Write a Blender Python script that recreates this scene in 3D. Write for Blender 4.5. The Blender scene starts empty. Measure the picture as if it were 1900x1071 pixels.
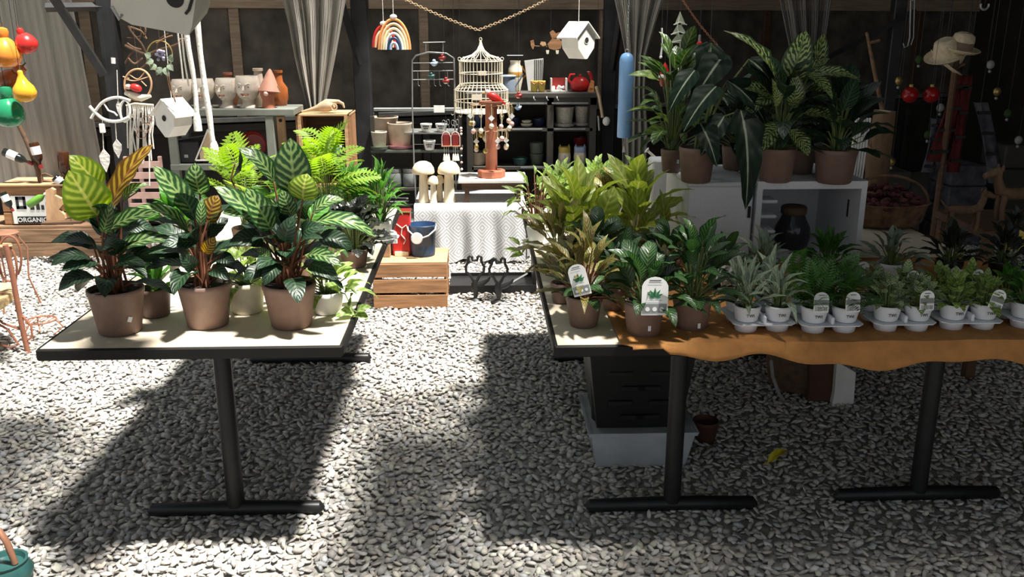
import bpy, bmesh, math, random
import numpy as np
from mathutils import Vector, Matrix, Euler
random.seed(7); np.random.seed(7)
SC = bpy.context.scene
COL = SC.collection
PI = math.pi

# ------------------------------------------------------------------ camera
F = 1679.0; CX, CY = 950.0, 535.5
CAMH = 1.667; PITCH = math.radians(16.49); YAW = math.radians(2.09)
c_f = Vector((math.sin(YAW)*math.cos(PITCH), math.cos(YAW)*math.cos(PITCH), -math.sin(PITCH)))
c_r = Vector((math.cos(YAW), -math.sin(YAW), 0)); c_u = c_r.cross(c_f)
cam = bpy.data.objects.new('camera', bpy.data.cameras.new('camera')); COL.objects.link(cam)
m = Matrix((c_r, c_u, -c_f)).transposed().to_4x4(); m.translation = (0, 0, CAMH)
cam.matrix_world = m
cam.data.sensor_width = 36; cam.data.lens = F/1900*36; cam.data.clip_start = .05
SC.camera = cam

# ------------------------------------------------------------------ light
SUNDIR = Vector((.22, -.12, .74)).normalized()       # from the scene to the sun
w = bpy.data.worlds.new('sky'); SC.world = w; w.use_nodes = True
w.node_tree.nodes['Background'].inputs[0].default_value = (.86, .93, 1, 1)
w.node_tree.nodes['Background'].inputs[1].default_value = .56
sun = bpy.data.objects.new('sun', bpy.data.lights.new('sun', 'SUN')); COL.objects.link(sun)
sun.data.energy = 15.0; sun.data.angle = math.radians(5.5); sun.data.color = (1, .965, .9)
sun.rotation_euler = SUNDIR.to_track_quat('Z', 'Y').to_euler()
SC.view_settings.view_transform = 'Standard'; SC.view_settings.look = 'None'
SC.view_settings.gamma = 1; SC.view_settings.use_curve_mapping = False
SC.view_settings.exposure = 0.0

# ------------------------------------------------------------------ helpers
def ray(px, py): return c_f + c_r*((px-CX)/F) + c_u*((CY-py)/F)
def W(px, py, Y):                       # the point seen at a pixel, Y metres in front of the camera
    d = ray(px, py); t = Y/d.y; return Vector((d.x*t, Y, CAMH+d.z*t))
def G(px, py, z=0.0):                   # the point seen at a pixel, on the level z
    d = ray(px, py); t = (z-CAMH)/d.z; return Vector((d.x*t, d.y*t, z))
def S(n, px, py, Y): return n*(Y/ray(px, py).y)/F     # n pixels there, in metres
def V(*a): return Vector(a)

def tag(o, label=None, cat=None, group=None, kind=None):
    if label: o['label'] = label
    if cat: o['category'] = cat
    if group: o['group'] = group
    if kind: o['kind'] = kind
    return o
def thing(name, label, cat, loc=(0,0,0), rz=0, group=None):
    o = bpy.data.objects.new(name, None); COL.objects.link(o); o.empty_display_size = .05
    o.location = loc; o.rotation_euler = (0, 0, rz)
    return tag(o, label, cat, group)

MATS = {}
def mat(name, c, rough=.6, metal=0., var=.18, scale=12., bump=.0, trans=0., spec=.4, alpha=1., rnd=0., stretch=(1,1,1), tcol=None):
    if name in MATS: return MATS[name]
    mt = bpy.data.materials.new(name); mt.use_nodes = True; nt = mt.node_tree; N = nt.nodes; L = nt.links
    b = N['Principled BSDF']; b.inputs['Roughness'].default_value = rough; b.inputs['Metallic'].default_value = metal
    b.inputs['Specular IOR Level'].default_value = spec
    tc = N.new('ShaderNodeTexCoord'); mp = N.new('ShaderNodeMapping'); mp.inputs['Scale'].default_value = stretch
    L.new(tc.outputs['Object'], mp.inputs[0])
    nz = N.new('ShaderNodeTexNoise'); nz.inputs['Scale'].default_value = scale; nz.inputs['Detail'].default_value = 5
    L.new(mp.outputs[0], nz.inputs['Vector'])
    rp = N.new('ShaderNodeMapRange'); rp.inputs[1].default_value = .3; rp.inputs[2].default_value = .7
    rp.inputs[3].default_value = 1-var; rp.inputs[4].default_value = 1+var
    L.new(nz.outputs['Fac'], rp.inputs[0])
    hs = N.new('ShaderNodeHueSaturation'); hs.inputs['Color'].default_value = (*c, 1)
    L.new(rp.outputs[0], hs.inputs['Value'])
    if rnd:
        oi = N.new('ShaderNodeObjectInfo'); r2 = N.new('ShaderNodeMapRange')
        r2.inputs[3].default_value = 1-rnd; r2.inputs[4].default_value = 1+rnd
        L.new(oi.outputs['Random'], r2.inputs[0]); mm = N.new('ShaderNodeMath'); mm.operation = 'MULTIPLY'
        L.new(rp.outputs[0], mm.inputs[0]); L.new(r2.outputs[0], mm.inputs[1]); L.new(mm.outputs[0], hs.inputs['Value'])
    L.new(hs.outputs[0], b.inputs['Base Color'])
    if bump:
        bp = N.new('ShaderNodeBump'); bp.inputs['Strength'].default_value = bump; bp.inputs['Distance'].default_value = .01
        L.new(nz.outputs['Fac'], bp.inputs['Height']); L.new(bp.outputs[0], b.inputs['Normal'])
    out = N['Material Output']
    if trans:
        t = N.new('ShaderNodeBsdfTranslucent'); mx = N.new('ShaderNodeMixShader'); mx.inputs[0].default_value = trans
        if tcol: t.inputs[0].default_value = (*tcol, 1)
        else: L.new(hs.outputs[0], t.inputs[0])
        L.new(b.outputs[0], mx.inputs[1]); L.new(t.outputs[0], mx.inputs[2]); L.new(mx.outputs[0], out.inputs[0])
    if alpha < 1:
        t = N.new('ShaderNodeBsdfTransparent'); mx = N.new('ShaderNodeMixShader'); mx.inputs[0].default_value = alpha
        L.new(t.outputs[0], mx.inputs[1]); L.new(b.outputs[0], mx.inputs[2]); L.new(mx.outputs[0], out.inputs[0])
    MATS[name] = mt; return mt

def leafmat(name, dark, light, k=9., slant=.9, thr=.5, soft=.12, rib=None, edge=None, trans=.35, rough=.35, rnd=.25, blotch=0., spec=.45):
    """leaf: feather stripes along the UV (u along the leaf, v across), pale midrib, optional rim"""
    mt = bpy.data.materials.new(name); mt.use_nodes = True; nt = mt.node_tree; N = nt.nodes; L = nt.links
    b = N['Principled BSDF']; b.inputs['Roughness'].default_value = rough; b.inputs['Specular IOR Level'].default_value = spec
    tc = N.new('ShaderNodeTexCoord'); sp = N.new('ShaderNodeSeparateXYZ'); L.new(tc.outputs['UV'], sp.inputs[0])
    def M(op, a, bb=None, cl=False):
        n = N.new('ShaderNodeMath'); n.operation = op; n.use_clamp = cl
        for i, x in enumerate((a, bb)):
            if x is None: continue
            if isinstance(x, (int, float)): n.inputs[i].default_value = x
            else: L.new(x, n.inputs[i])
        return n.outputs[0]
    av = M('ABSOLUTE', M('SUBTRACT', M('MULTIPLY', sp.outputs[1], 2.), 1.))
    nz = N.new('ShaderNodeTexNoise'); nz.inputs['Scale'].default_value = 7; L.new(tc.outputs['UV'], nz.inputs['Vector'])
    ph = M('ADD', M('SUBTRACT', sp.outputs[0], M('MULTIPLY', av, slant*.3)), M('MULTIPLY', nz.outputs['Fac'], .03+blotch))
    wv = M('MULTIPLY', M('ADD', M('SINE', M('MULTIPLY', ph, k*2*PI)), 1.), .5)
    st = N.new('ShaderNodeMapRange'); st.inputs[1].default_value = thr-soft; st.inputs[2].default_value = thr+soft; L.new(wv, st.inputs[0])
    # stripes stop short of the rim
    fac = st.outputs[0]
    if edge is not None:
        en = N.new('ShaderNodeMapRange'); en.inputs[1].default_value = .75; en.inputs[2].default_value = .9; en.inputs[3].default_value = 1; en.inputs[4].default_value = 0
        L.new(av, en.inputs[0]); fac = M('MULTIPLY', fac, en.outputs[0])
    mx = N.new('ShaderNodeMixRGB'); mx.inputs[1].default_value = (*dark, 1); mx.inputs[2].default_value = (*light, 1); L.new(fac, mx.inputs[0])
    col = mx.outputs[0]
    if rib is not None:
        rn = N.new('ShaderNodeMapRange'); rn.inputs[1].default_value = .04; rn.inputs[2].default_value = .1; rn.inputs[3].default_value = 1; rn.inputs[4].default_value = 0
        L.new(av, rn.inputs[0]); m2 = N.new('ShaderNodeMixRGB'); m2.inputs[2].default_value = (*rib, 1); L.new(rn.outputs[0], m2.inputs[0]); L.new(col, m2.inputs[1]); col = m2.outputs[0]
    hs = N.new('ShaderNodeHueSaturation'); L.new(col, hs.inputs['Color'])
    oi = N.new('ShaderNodeObjectInfo'); r2 = N.new('ShaderNodeMapRange'); r2.inputs[3].default_value = 1-rnd; r2.inputs[4].default_value = 1+rnd
    L.new(oi.outputs['Random'], r2.inputs[0]); L.new(r2.outputs[0], hs.inputs['Value'])
    L.new(hs.outputs[0], b.inputs['Base Color'])
    bp = N.new('ShaderNodeBump'); bp.inputs['Strength'].default_value = .25; bp.inputs['Distance'].default_value = .004
    L.new(wv, bp.inputs['Height']); L.new(bp.outputs[0], b.inputs['Normal'])
    t = N.new('ShaderNodeBsdfTranslucent'); h2 = N.new('ShaderNodeHueSaturation'); h2.inputs['Saturation'].default_value = 1.15; h2.inputs['Value'].default_value = 1.5
    L.new(hs.outputs[0], h2.inputs['Color']); L.new(h2.outputs[0], t.inputs[0])
    ms = N.new('ShaderNodeMixShader'); ms.inputs[0].default_value = trans; L.new(b.outputs[0], ms.inputs[1]); L.new(t.outputs[0], ms.inputs[2])
    L.new(ms.outputs[0], N['Material Output'].inputs[0]); MATS[name] = mt; return mt

class MB:
    """collects shapes for ONE mesh part"""
    def __init__(s): s.v = []; s.f = []; s.uv = None
    def add(s, vs, fs):
        o = len(s.v); s.v += [tuple(p) for p in vs]; s.f += [tuple(i+o for i in f) for f in fs]; return s
    def box(s, c, size, rot=None, bev=0.):
        hx, hy, hz = [x/2 for x in size]; R = Euler(rot).to_matrix() if rot else None
        if bev > 0:
            b = min(bev, hx*.9, hy*.9, hz*.9); vs = []; 
            for sx in (-1,1):
                for sy in (-1,1):
                    for sz in (-1,1):
                        vs += [V(sx*hx, sy*(hy-b), sz*(hz-b)), V(sx*(hx-b), sy*hy, sz*(hz-b)), V(sx*(hx-b), sy*(hy-b), sz*hz)]
            bm = bmesh.new()
            for p in vs: bm.verts.new(p)
            bmesh.ops.convex_hull(bm, input=bm.verts[:]); bm.verts.index_update()
            pts = [v.co.copy() for v in bm.verts]; fs = [[v.index for v in f.verts] for f in bm.faces]; bm.free()
        else:
            pts = [V(x, y, z) for x in (-hx,hx) for y in (-hy,hy) for z in (-hz,hz)]
            fs = [(0,1,3,2), (4,6,7,5), (0,4,5,1), (2,3,7,6), (0,2,6,4), (1,5,7,3)]
        if R: pts = [R @ p for p in pts]
        return s.add([p+Vector(c) for p in pts], fs)
    def tube(s, pts, r, seg=6, cap=True, close=False):
        pts = [Vector(p) for p in pts]; n = len(pts); rs = r if isinstance(r, (list, tuple)) else [r]*n
        vs = []; up = V(0,0,1)
        for i, p in enumerate(pts):
            if close: d = pts[(i+1) % n]-pts[i-1]
            else: d = pts[min(i+1, n-1)]-pts[max(i-1, 0)]
            if d.length < 1e-9: d = V(0,0,1)
            d.normalize()
            if i == 0: a = d.cross(V(0,0,1) if abs(d.z) < .95 else V(1,0,0)).normalized()
            else:
                a = a - d*a.dot(d)
                a = a.normalized() if a.length > 1e-6 else d.orthogonal().normalized()
            b = d.cross(a)
            for k in range(seg):
                t = 2*PI*k/seg; vs.append(p + (a*math.cos(t)+b*math.sin(t))*rs[i])
        fs = []
        for i in range(n if close else n-1):
            j = (i+1) % n
            for k in range(seg):
                k2 = (k+1) % seg; fs.append((i*seg+k, i*seg+k2, j*seg+k2, j*seg+k))
        if cap and not close: fs += [tuple(range(seg))[::-1], tuple((n-1)*seg+k for k in range(seg))]
        return s.add(vs, fs)
    def lathe(s, prof, seg=20, c=(0,0,0), sx=1., sy=1., rot=None, a0=0, cap=True):
        c = Vector(c); R = Euler(rot).to_matrix() if rot else Matrix.Identity(3)
        vs = [c + R @ V(r*math.cos(a0+2*PI*k/seg)*sx, r*math.sin(a0+2*PI*k/seg)*sy, z) for (r, z) in prof for k in range(seg)]
        fs = [(i*seg+k, i*seg+(k+1) % seg, (i+1)*seg+(k+1) % seg, (i+1)*seg+k) for i in range(len(prof)-1) for k in range(seg)]
        if cap and prof[0][0] > 1e-5: fs.append(tuple(range(seg))[::-1])
        if cap and prof[-1][0] > 1e-5: fs.append(tuple((len(prof)-1)*seg+k for k in range(seg)))
        return s.add(vs, fs)
    def ball(s, c, r, seg=12, rings=8, rot=None):
        r3 = r if isinstance(r, (tuple, list)) else (r, r, r); c = Vector(c); R = Euler(rot).to_matrix() if rot else Matrix.Identity(3)
        vs = []
        for i in range(rings+1):
            t = PI*i/rings; rr = max(math.sin(t), 1e-4)
            for k in range(seg):
                a = 2*PI*k/seg; vs.append(c + R @ V(rr*math.cos(a)*r3[0], rr*math.sin(a)*r3[1], -math.cos(t)*r3[2]))
        fs = [(i*seg+k, i*seg+(k+1) % seg, (i+1)*seg+(k+1) % seg, (i+1)*seg+k) for i in range(rings) for k in range(seg)]
        return s.add(vs, fs)
    def prism(s, poly, M4, t):
        """poly [(x,y)] extruded by t along local z, placed by M4"""
        n = len(poly); vs = [M4 @ V(x, y, -t/2) for x, y in poly] + [M4 @ V(x, y, t/2) for x, y in poly]
        fs = [tuple(range(n))[::-1], tuple(range(n, 2*n))] + [(i, (i+1) % n, n+(i+1) % n, n+i) for i in range(n)]
        return s.add(vs, fs)
    def build(s, name, mt, parent=None, smooth=False, loc=None, rot=None):
        me = bpy.data.meshes.new(name); me.from_pydata(s.v, [], s.f); me.materials.append(MATS[mt] if isinstance(mt, str) else mt)
        if smooth:
            me.polygons.foreach_set('use_smooth', [True]*len(me.polygons))
            try: me.set_sharp_from_angle(angle=math.radians(50))
            except Exception: pass
        me.update(); o = bpy.data.objects.new(name, me); COL.objects.link(o)
        if parent: o.parent = parent
        if loc is not None: o.location = loc
        if rot is not None: o.rotation_euler = rot
        return o
def put(name, me, parent, loc=(0,0,0), rot=(0,0,0), scale=(1,1,1)):      # another object of the same mesh
    o = bpy.data.objects.new(name, me); COL.objects.link(o); o.parent = parent
    o.location = loc; o.rotation_euler = rot; o.scale = scale; return o
def copy_tree(o, parent=None):
    c = o.copy(); COL.objects.link(c); c.parent = parent
    for ch in o.children: copy_tree(ch, c)
    return c
def frame(o, x, y, z):                  # matrix with these axes at o
    mm = Matrix((x, y, z)).transposed().to_4x4(); mm.translation = o; return mm
def facing(o, rz=0, tilt=0):            # local xy plane upright, z towards the camera side (-Y)
    return Matrix.Translation(Vector(o)) @ Matrix.Rotation(rz, 4, 'Z') @ Matrix.Rotation(PI/2+tilt, 4, 'X')
def arc(cx, cy, r, a0, a1, n, sy=1.): return [(cx+r*math.cos(math.radians(a0+(a1-a0)*i/(n-1))), cy+sy*r*math.sin(math.radians(a0+(a1-a0)*i/(n-1)))) for i in range(n)]
def text_mesh(txt, size, mt, parent, M4, name='lettering', depth=.0006, bold=0.):
    cu = bpy.data.curves.new('t', 'FONT'); cu.body = txt; cu.size = size; cu.align_x = 'CENTER'; cu.align_y = 'CENTER'; cu.extrude = depth; cu.offset = bold
    cu.resolution_u = 2
    o = bpy.data.objects.new('t', cu); COL.objects.link(o)
    bpy.context.view_layer.update(); me = bpy.data.meshes.new_from_object(o.evaluated_get(bpy.context.evaluated_depsgraph_get()))
    bpy.data.objects.remove(o); me.materials.clear(); me.materials.append(MATS[mt]); me.name = name
    q = bpy.data.objects.new(name, me); COL.objects.link(q); q.parent = parent; q.matrix_basis = M4; return q
def catenary(a, b, sag, n):
    a, b = Vector(a), Vector(b); return [a.lerp(b, i/(n-1)) + V(0, 0, -sag*4*(i/(n-1))*(1-i/(n-1))) for i in range(n)]

def crv(pts, n=5):                      # smooth curve through points
    P = [Vector(p) for p in pts]; out = []
    for i in range(len(P)-1):
        a, b, c, d = P[max(i-1, 0)], P[i], P[i+1], P[min(i+2, len(P)-1)]
        for k in range(n):
            t = k/n; out.append(.5*((2*b)+(c-a)*t+(2*a-5*b+4*c-d)*t*t+(3*b-a-3*c+d)*t**3))
    return out+[P[-1]]
# ------------------------------------------------------------------ materials
mat('gravel_bed', (.30, .285, .265), .95, var=.35, scale=45, bump=.5)
mat('timber_beam', (.36, .27, .19), .8, var=.25, scale=4, stretch=(1,12,12), bump=.2)
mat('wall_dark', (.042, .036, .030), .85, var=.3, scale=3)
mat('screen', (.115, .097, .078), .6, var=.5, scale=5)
mat('steel_dark', (.035, .035, .037), .45, metal=.3, var=.3, scale=8)
mat('rail_metal', (.30, .31, .30), .45, metal=.5)
mat('black_metal', (.012, .012, .012), .45, var=.3)
mat('black_plastic', (.010, .010, .010), .4)
mat('laminate', (.66, .57, .44), .55, var=.10, scale=9, stretch=(1,.15,1))
mat('edge_black', (.008, .007, .006), .6, spec=.25)
mat('pot_brown', (.18, .115, .090), .55, var=.10, scale=30, rnd=.12)
mat('soil', (.018, .012, .008), .95, var=.5, scale=60, bump=.8)
mat('white', (.78, .77, .74), .6, var=.06)
mat('white_paint', (.76, .74, .69), .5, var=.08)
mat('grey_white', (.50, .48, .42), .6, var=.06)
mat('cream', (.72, .66, .52), .6, var=.08)
mat('paper', (.80, .80, .78), .55, var=.05)
mat('ink', (.02, .02, .02), .6)
mat('ink_green', (.03, .16, .07), .6)
mat('ink_grey', (.22, .24, .23), .6)
mat('cotton', (.74, .71, .65), .95, var=.12, scale=60, bump=.4)
mat('lace', (.62, .62, .63), .9, var=.15, scale=40)
mat('pine', (.33, .165, .075), .7, var=.28, scale=5, stretch=(1,9,9), bump=.15)
mat('hat_clay', (.34, .16, .11), .7, var=.2)
mat('pine_pale', (.50, .31, .16), .7, var=.25, scale=5, stretch=(1,9,9), bump=.15)
mat('wood_dark', (.10, .055, .03), .7, var=.3, scale=6, stretch=(1,8,8))
mat('wood_tan', (.50, .31, .17), .65, var=.2, scale=8, stretch=(4,4,1))
mat('wood_raw', (.78, .66, .46), .7, var=.12, scale=9, stretch=(5,5,1))
mat('wood_brown', (.15, .09, .05), .75, var=.25, scale=8, stretch=(4,4,1))
mat('ball_red', (.26, .008, .008), .12)
mat('pale_green', (.46, .52, .36), .7)
mat('dim_white', (.30, .29, .28), .6)
mat('wood_weather', (.28, .17, .10), .8, var=.35, scale=5, stretch=(1,9,9), bump=.3)
mat('grey_paint', (.17, .18, .15), .6, var=.12)
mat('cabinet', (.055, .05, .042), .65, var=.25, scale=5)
mat('red', (.52, .025, .022), .3); mat('dark_red', (.22, .02, .018), .35); mat('orange', (.75, .26, .04), .22, var=.3, scale=7)
mat('gourd_brown', (.34, .10, .03), .22, var=.4, scale=6); mat('yellow', (.80, .38, .03), .2, var=.3, scale=6)
mat('green_glaze', (.02, .22, .10), .15, var=.3, scale=6); mat('frog_green', (.05, .17, .14), .3)
mat('sage', (.10, .13, .10), .5); mat('teal', (.02, .07, .065), .35)
mat('blue', (.22, .42, .74), .35, var=.06); mat('blue_dark', (.025, .045, .12), .4); mat('navy', (.02, .025, .07), .35)
mat('bucket_blue', (.016, .045, .10), .4); mat('bucket_inside', (.30, .45, .72), .5)
mat('chain_tan', (.46, .33, .20), .5, metal=.2)
mat('copper', (.34, .16, .10), .4, metal=.4); mat('rust', (.30, .12, .07), .6)
mat('gold', (.42, .30, .10), .35, metal=.7)
mat('glass_brown', (.05, .018, .008), .12); mat('glass_green', (.12, .28, .04), .15); mat('glass_dark', (.012, .014, .012), .12)
mat('clay', (.62, .54, .45), .8, var=.2, scale=18, bump=.2); mat('terracotta', (.38, .13, .07), .75, var=.2)
mat('bone', (.60, .44, .28), .7, var=.25, scale=14)
mat('pot_beige', (.66, .53, .40), .6); mat('pot_pink', (.62, .28, .33), .6); mat('pot_cream', (.62, .57, .44), .6)
mat('glaze_white', (.55, .52, .46), .3, var=.2, scale=70, bump=.9)
mat('cloth_tan', (.42, .19, .055), .9, var=.15, scale=25, bump=.3)
mat('foam', (.66, .66, .68), .8, var=.04, scale=80, bump=.1)
mat('foam_tray', (.74, .76, .80), .5, var=.05)
mat('dark_slot', (.02, .02, .02), .8)
mat('straw', (.62, .52, .36), .85, var=.2, scale=40, bump=.4); mat('straw_band', (.20, .14, .10), .8)
mat('wicker', (.58, .42, .22), .8, var=.35, scale=50, bump=.6)
mat('clear_plastic', (.62, .66, .70), .2, alpha=.55, var=.1)
mat('jar_glass', (.03, .03, .035), .1)
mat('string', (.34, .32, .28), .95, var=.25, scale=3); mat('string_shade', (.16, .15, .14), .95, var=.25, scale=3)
mat('drape', (.36, .335, .29), .95, var=.12, scale=6, trans=.25, stretch=(20,1,1))
mat('plaid_red', (.11, .014, .014), .95, var=.5, scale=14); mat('plaid_grey', (.075, .075, .09), .95, var=.5, scale=14)
mat('bark', (.16, .09, .05), .9, var=.5, scale=25, bump=.8)
mat('mum', (.11, .03, .03), .8, var=.5, scale=40, rnd=.3)
mat('face_pink', (.66, .42, .36), .6); mat('purple_grey', (.32, .30, .42), .6)
mat('hedge', (.03, .06, .015), .8, var=.6, scale=6)
mat('yellow_glaze', (.62, .48, .10), .35); mat('orange_fabric', (.72, .30, .10), .85); mat('peach', (.78, .50, .30), .85); mat('pale_yellow', (.80, .72, .40), .85)
mat('pale_blue', (.35, .45, .60), .8); mat('tin_grey', (.20, .24, .30), .4, metal=.3); mat('tile_amber', (.45, .22, .04), .3)
mat('stem_green', (.10, .14, .04), .6, rnd=.2); mat('stem_red', (.16, .06, .03), .6); mat('stem_pale', (.42, .40, .20), .6)
leafmat('calathea', (.016, .058, .016), (.24, .34, .12), k=7, thr=.70, soft=.38, rib=(.20, .28, .10), edge=1, trans=.34, rnd=.35, blotch=.05)
leafmat('calathea_young', (.14, .23, .025), (.42, .49, .09), k=7, thr=.6, soft=.4, rib=(.50, .52, .14), edge=1, trans=.5, rnd=.2)
leafmat('calathea_back', (.12, .06, .015), (.40, .28, .05), k=7, thr=.6, soft=.2, rib=(.28, .12, .05), edge=1, trans=.55, rnd=.2)
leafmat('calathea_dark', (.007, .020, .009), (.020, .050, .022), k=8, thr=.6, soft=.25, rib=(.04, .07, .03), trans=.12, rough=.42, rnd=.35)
leafmat('rattle', (.010, .034, .012), (.055, .115, .034), k=9, thr=.5, soft=.25, rib=(.06, .10, .03), edge=1, trans=.22, rnd=.35)
leafmat('yellow_green', (.20, .27, .045), (.31, .36, .08), k=6, thr=.5, soft=.5, rib=(.46, .46, .16), trans=.38, rnd=.25)
leafmat('croton', (.06, .10, .03), (.30, .22, .07), k=8, thr=.6, soft=.3, rib=(.30, .12, .07), trans=.3, rnd=.35)
leafmat('pothos', (.12, .22, .05), (.34, .42, .14), k=3, thr=.6, soft=.5, rib=(.28, .34, .12), trans=.4, rnd=.35, blotch=.3)
leafmat('mid_green', (.045, .15, .025), (.09, .22, .04), k=5, thr=.5, soft=.5, rib=(.16, .26, .08), trans=.4, rnd=.3)
leafmat('bright_fern', (.15, .28, .025), (.27, .40, .06), k=4, thr=.5, soft=.5, rib=(.36, .46, .10), trans=.5, rnd=.2)
leafmat('olive', (.020, .052, .012), (.065, .11, .03), k=5, thr=.5, soft=.5, rib=(.20, .24, .09), trans=.3, rnd=.4)
leafmat('fallen', (.62, .50, .02), (.70, .60, .05), k=3, trans=.3, rnd=.1)
mat('hamper_brown', (.085, .035, .02), .7)
leafmat('deep_fern', (.035, .11, .018), (.07, .17, .03), k=4, thr=.5, soft=.5, trans=.3, rnd=.3)
leafmat('alocasia', (.006, .014, .008), (.009, .022, .011), k=5, thr=.5, soft=.5, rib=(.24, .28, .20), trans=.05, rough=.5, rnd=.3, spec=.12)
leafmat('dieffen', (.022, .058, .014), (.36, .42, .17), k=10, thr=.55, soft=.2, rib=(.14, .22, .06), edge=1, trans=.3, rnd=.25, blotch=.14)
leafmat('sage_leaf', (.15, .20, .14), (.26, .32, .23), k=6, thr=.5, soft=.4, rib=(.36, .40, .30), trans=.25, rough=.6, rnd=.3)
leafmat('variegated', (.10, .17, .07), (.40, .46, .26), k=4, thr=.55, soft=.3, rib=(.3, .36, .2), trans=.3, rnd=.3, blotch=.3)
leafmat('purple_leaf', (.012, .014, .012), (.03, .035, .025), k=6, thr=.5, soft=.4, rib=(.05, .05, .04), trans=.08, rough=.3, rnd=.4)

# ------------------------------------------------------------------ ground of pebbles
def ground():
    m_ = bpy.data.materials.new('pebble'); m_.use_nodes = True; N = m_.node_tree.nodes; L = m_.node_tree.links
    b = N['Principled BSDF']; b.inputs['Roughness'].default_value = .75; b.inputs['Specular IOR Level'].default_value = .3
    at = N.new('ShaderNodeAttribute'); at.attribute_name = 'Col'; nz = N.new('ShaderNodeTexNoise'); nz.inputs['Scale'].default_value = 60
    tc = N.new('ShaderNodeTexCoord'); L.new(tc.outputs['Object'], nz.inputs['Vector'])
    mx = N.new('ShaderNodeMixRGB'); mx.blend_type = 'OVERLAY'; mx.inputs[0].default_value = .35
    L.new(at.outputs['Color'], mx.inputs[1]); L.new(nz.outputs['Fac'], mx.inputs[2]); L.new(mx.outputs[0], b.inputs['Base Color'])
    MATS['pebble'] = m_
    bed = MB().box((0, 7, -.06), (40, 40, .12)).build('floor', 'gravel_bed'); tag(bed, kind='structure')
    bm = bmesh.new(); bmesh.ops.create_icosphere(bm, subdivisions=1, radius=1.0)
    base = np.array([v.co[:] for v in bm.verts]); tri = np.array([[v.index for v in f.verts] for f in bm.faces]); bm.free()
    sp = .0252; rng = np.random.RandomState(3)
    ys = np.arange(2.15, 7.1, sp); P = []
    for y in ys:
        hw = .60*(y*.96+.47)+.15; xs = np.arange(-hw-.35, hw+.85, sp*1.15)
        P.append(np.stack([xs, np.full_like(xs, y)], 1))
    P = np.concatenate(P); P += rng.uniform(-.5, .5, P.shape)*sp*1.1
    n = len(P)
    def quat_rot(yaw, rx, ry):
        cz, sz, cx, sx, cy, sy = np.cos(yaw), np.sin(yaw), np.cos(rx), np.sin(rx), np.cos(ry), np.sin(ry)
        Rz = np.zeros((len(yaw),3,3)); Rz[:,0,0]=cz; Rz[:,0,1]=-sz; Rz[:,1,0]=sz; Rz[:,1,1]=cz; Rz[:,2,2]=1
        Rx = np.zeros_like(Rz); Rx[:,0,0]=1; Rx[:,1,1]=cx; Rx[:,1,2]=-sx; Rx[:,2,1]=sx; Rx[:,2,2]=cx
        Ry = np.zeros_like(Rz); Ry[:,1,1]=1; Ry[:,0,0]=cy; Ry[:,0,2]=sy; Ry[:,2,0]=-sy; Ry[:,2,2]=cy
        return Rz @ Rx @ Ry
    R = quat_rot(rng.uniform(0, 6.28, n), rng.normal(0, .33, n), rng.normal(0, .36, n))
    size = np.stack([rng.uniform(.0145, .026, n), rng.uniform(.0095, .0155, n), rng.uniform(.0040, .0072, n)], 1)
    z = rng.uniform(.003, .015, n)
    pal = np.array([(.50,.475,.44), (.42,.40,.375), (.57,.545,.51), (.47,.43,.385), (.40,.40,.40), (.54,.49,.42), (.36,.335,.31), (.48,.47,.40)])
    col = pal[rng.randint(0, len(pal), n)]*rng.uniform(.9, 1.28, (n,1))
    # which show largest: the nearest ones inside the frame
    t = (P[:,1]*math.cos(PITCH)+CAMH*math.sin(PITCH)); up = (P[:,1]*math.sin(PITCH)-CAMH*math.cos(PITCH)); py = CY-up/t*F
    px = CX+(P[:,0]*math.cos(YAW)-P[:,1]*math.sin(YAW))/t*F
    vis = np.where((py < 1062) & (px > 10) & (px < 1890))[0]; near = vis[np.argsort(-py[vis])[:300]]
    rest = np.setdiff1d(np.arange(n), near)
    jit = base[None]*(1+rng.uniform(-.24, .2, (64,)+base.shape[:1])[:,:,None])
    jj = jit[rng.randint(0, 64, len(rest))]
    vs = np.einsum('nij,nvj->nvi', R[rest], jj*size[rest][:,None,:]) + np.concatenate([P[rest], z[rest,None]], 1)[:,None,:]
    nv = base.shape[0]; fs = (tri[None]+ (np.arange(len(rest))*nv)[:,None,None]).reshape(-1, 3)
    me = bpy.data.meshes.new('pebbles'); me.vertices.add(len(rest)*nv); me.vertices.foreach_set('co', vs.reshape(-1).astype(np.float32))
    me.loops.add(fs.size); me.loops.foreach_set('vertex_index', fs.reshape(-1).astype(np.int32))
    me.polygons.add(len(fs)); me.polygons.foreach_set('loop_start', (np.arange(len(fs))*3).astype(np.int32)); me.polygons.foreach_set('loop_total', np.full(len(fs), 3, np.int32))
    me.polygons.foreach_set('use_smooth', np.ones(len(fs), bool)); me.update(calc_edges=True)
    ca = me.color_attributes.new('Col', 'FLOAT_COLOR', 'POINT')
    cc = np.ones((len(rest), nv, 4), np.float32); cc[:,:,:3] = col[rest][:,None,:]; ca.data.foreach_set('color', cc.reshape(-1))
    me.materials.append(m_); o = bpy.data.objects.new('loose_pebbles', me); COL.objects.link(o); o.parent = bed
    tag(o, 'loose grey and beige pebbles covering the ground', kind='stuff')
    meshes = []
    for k in range(10):
        mk = bpy.data.meshes.new('pebble'); mk.from_pydata((jit[k]*np.array([.0185,.011,.006])).tolist(), [], tri.tolist()); mk.polygons.foreach_set('use_smooth', [True]*20)
        ca = mk.color_attributes.new('Col', 'FLOAT_COLOR', 'POINT'); cc = np.ones((nv, 4), np.float32); cc[:,:3] = pal[k % 8]*(.9+.02*k); ca.data.foreach_set('color', cc.reshape(-1))
        mk.materials.append(m_); meshes.append(mk)
    for i, q in enumerate(near):
        put('pebble', meshes[i % 10], bed, (P[q,0], P[q,1], z[q]), Matrix(R[q].tolist()).to_euler(), tuple(size[q]/np.array([.0185,.011,.006])))
    return bed
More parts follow.
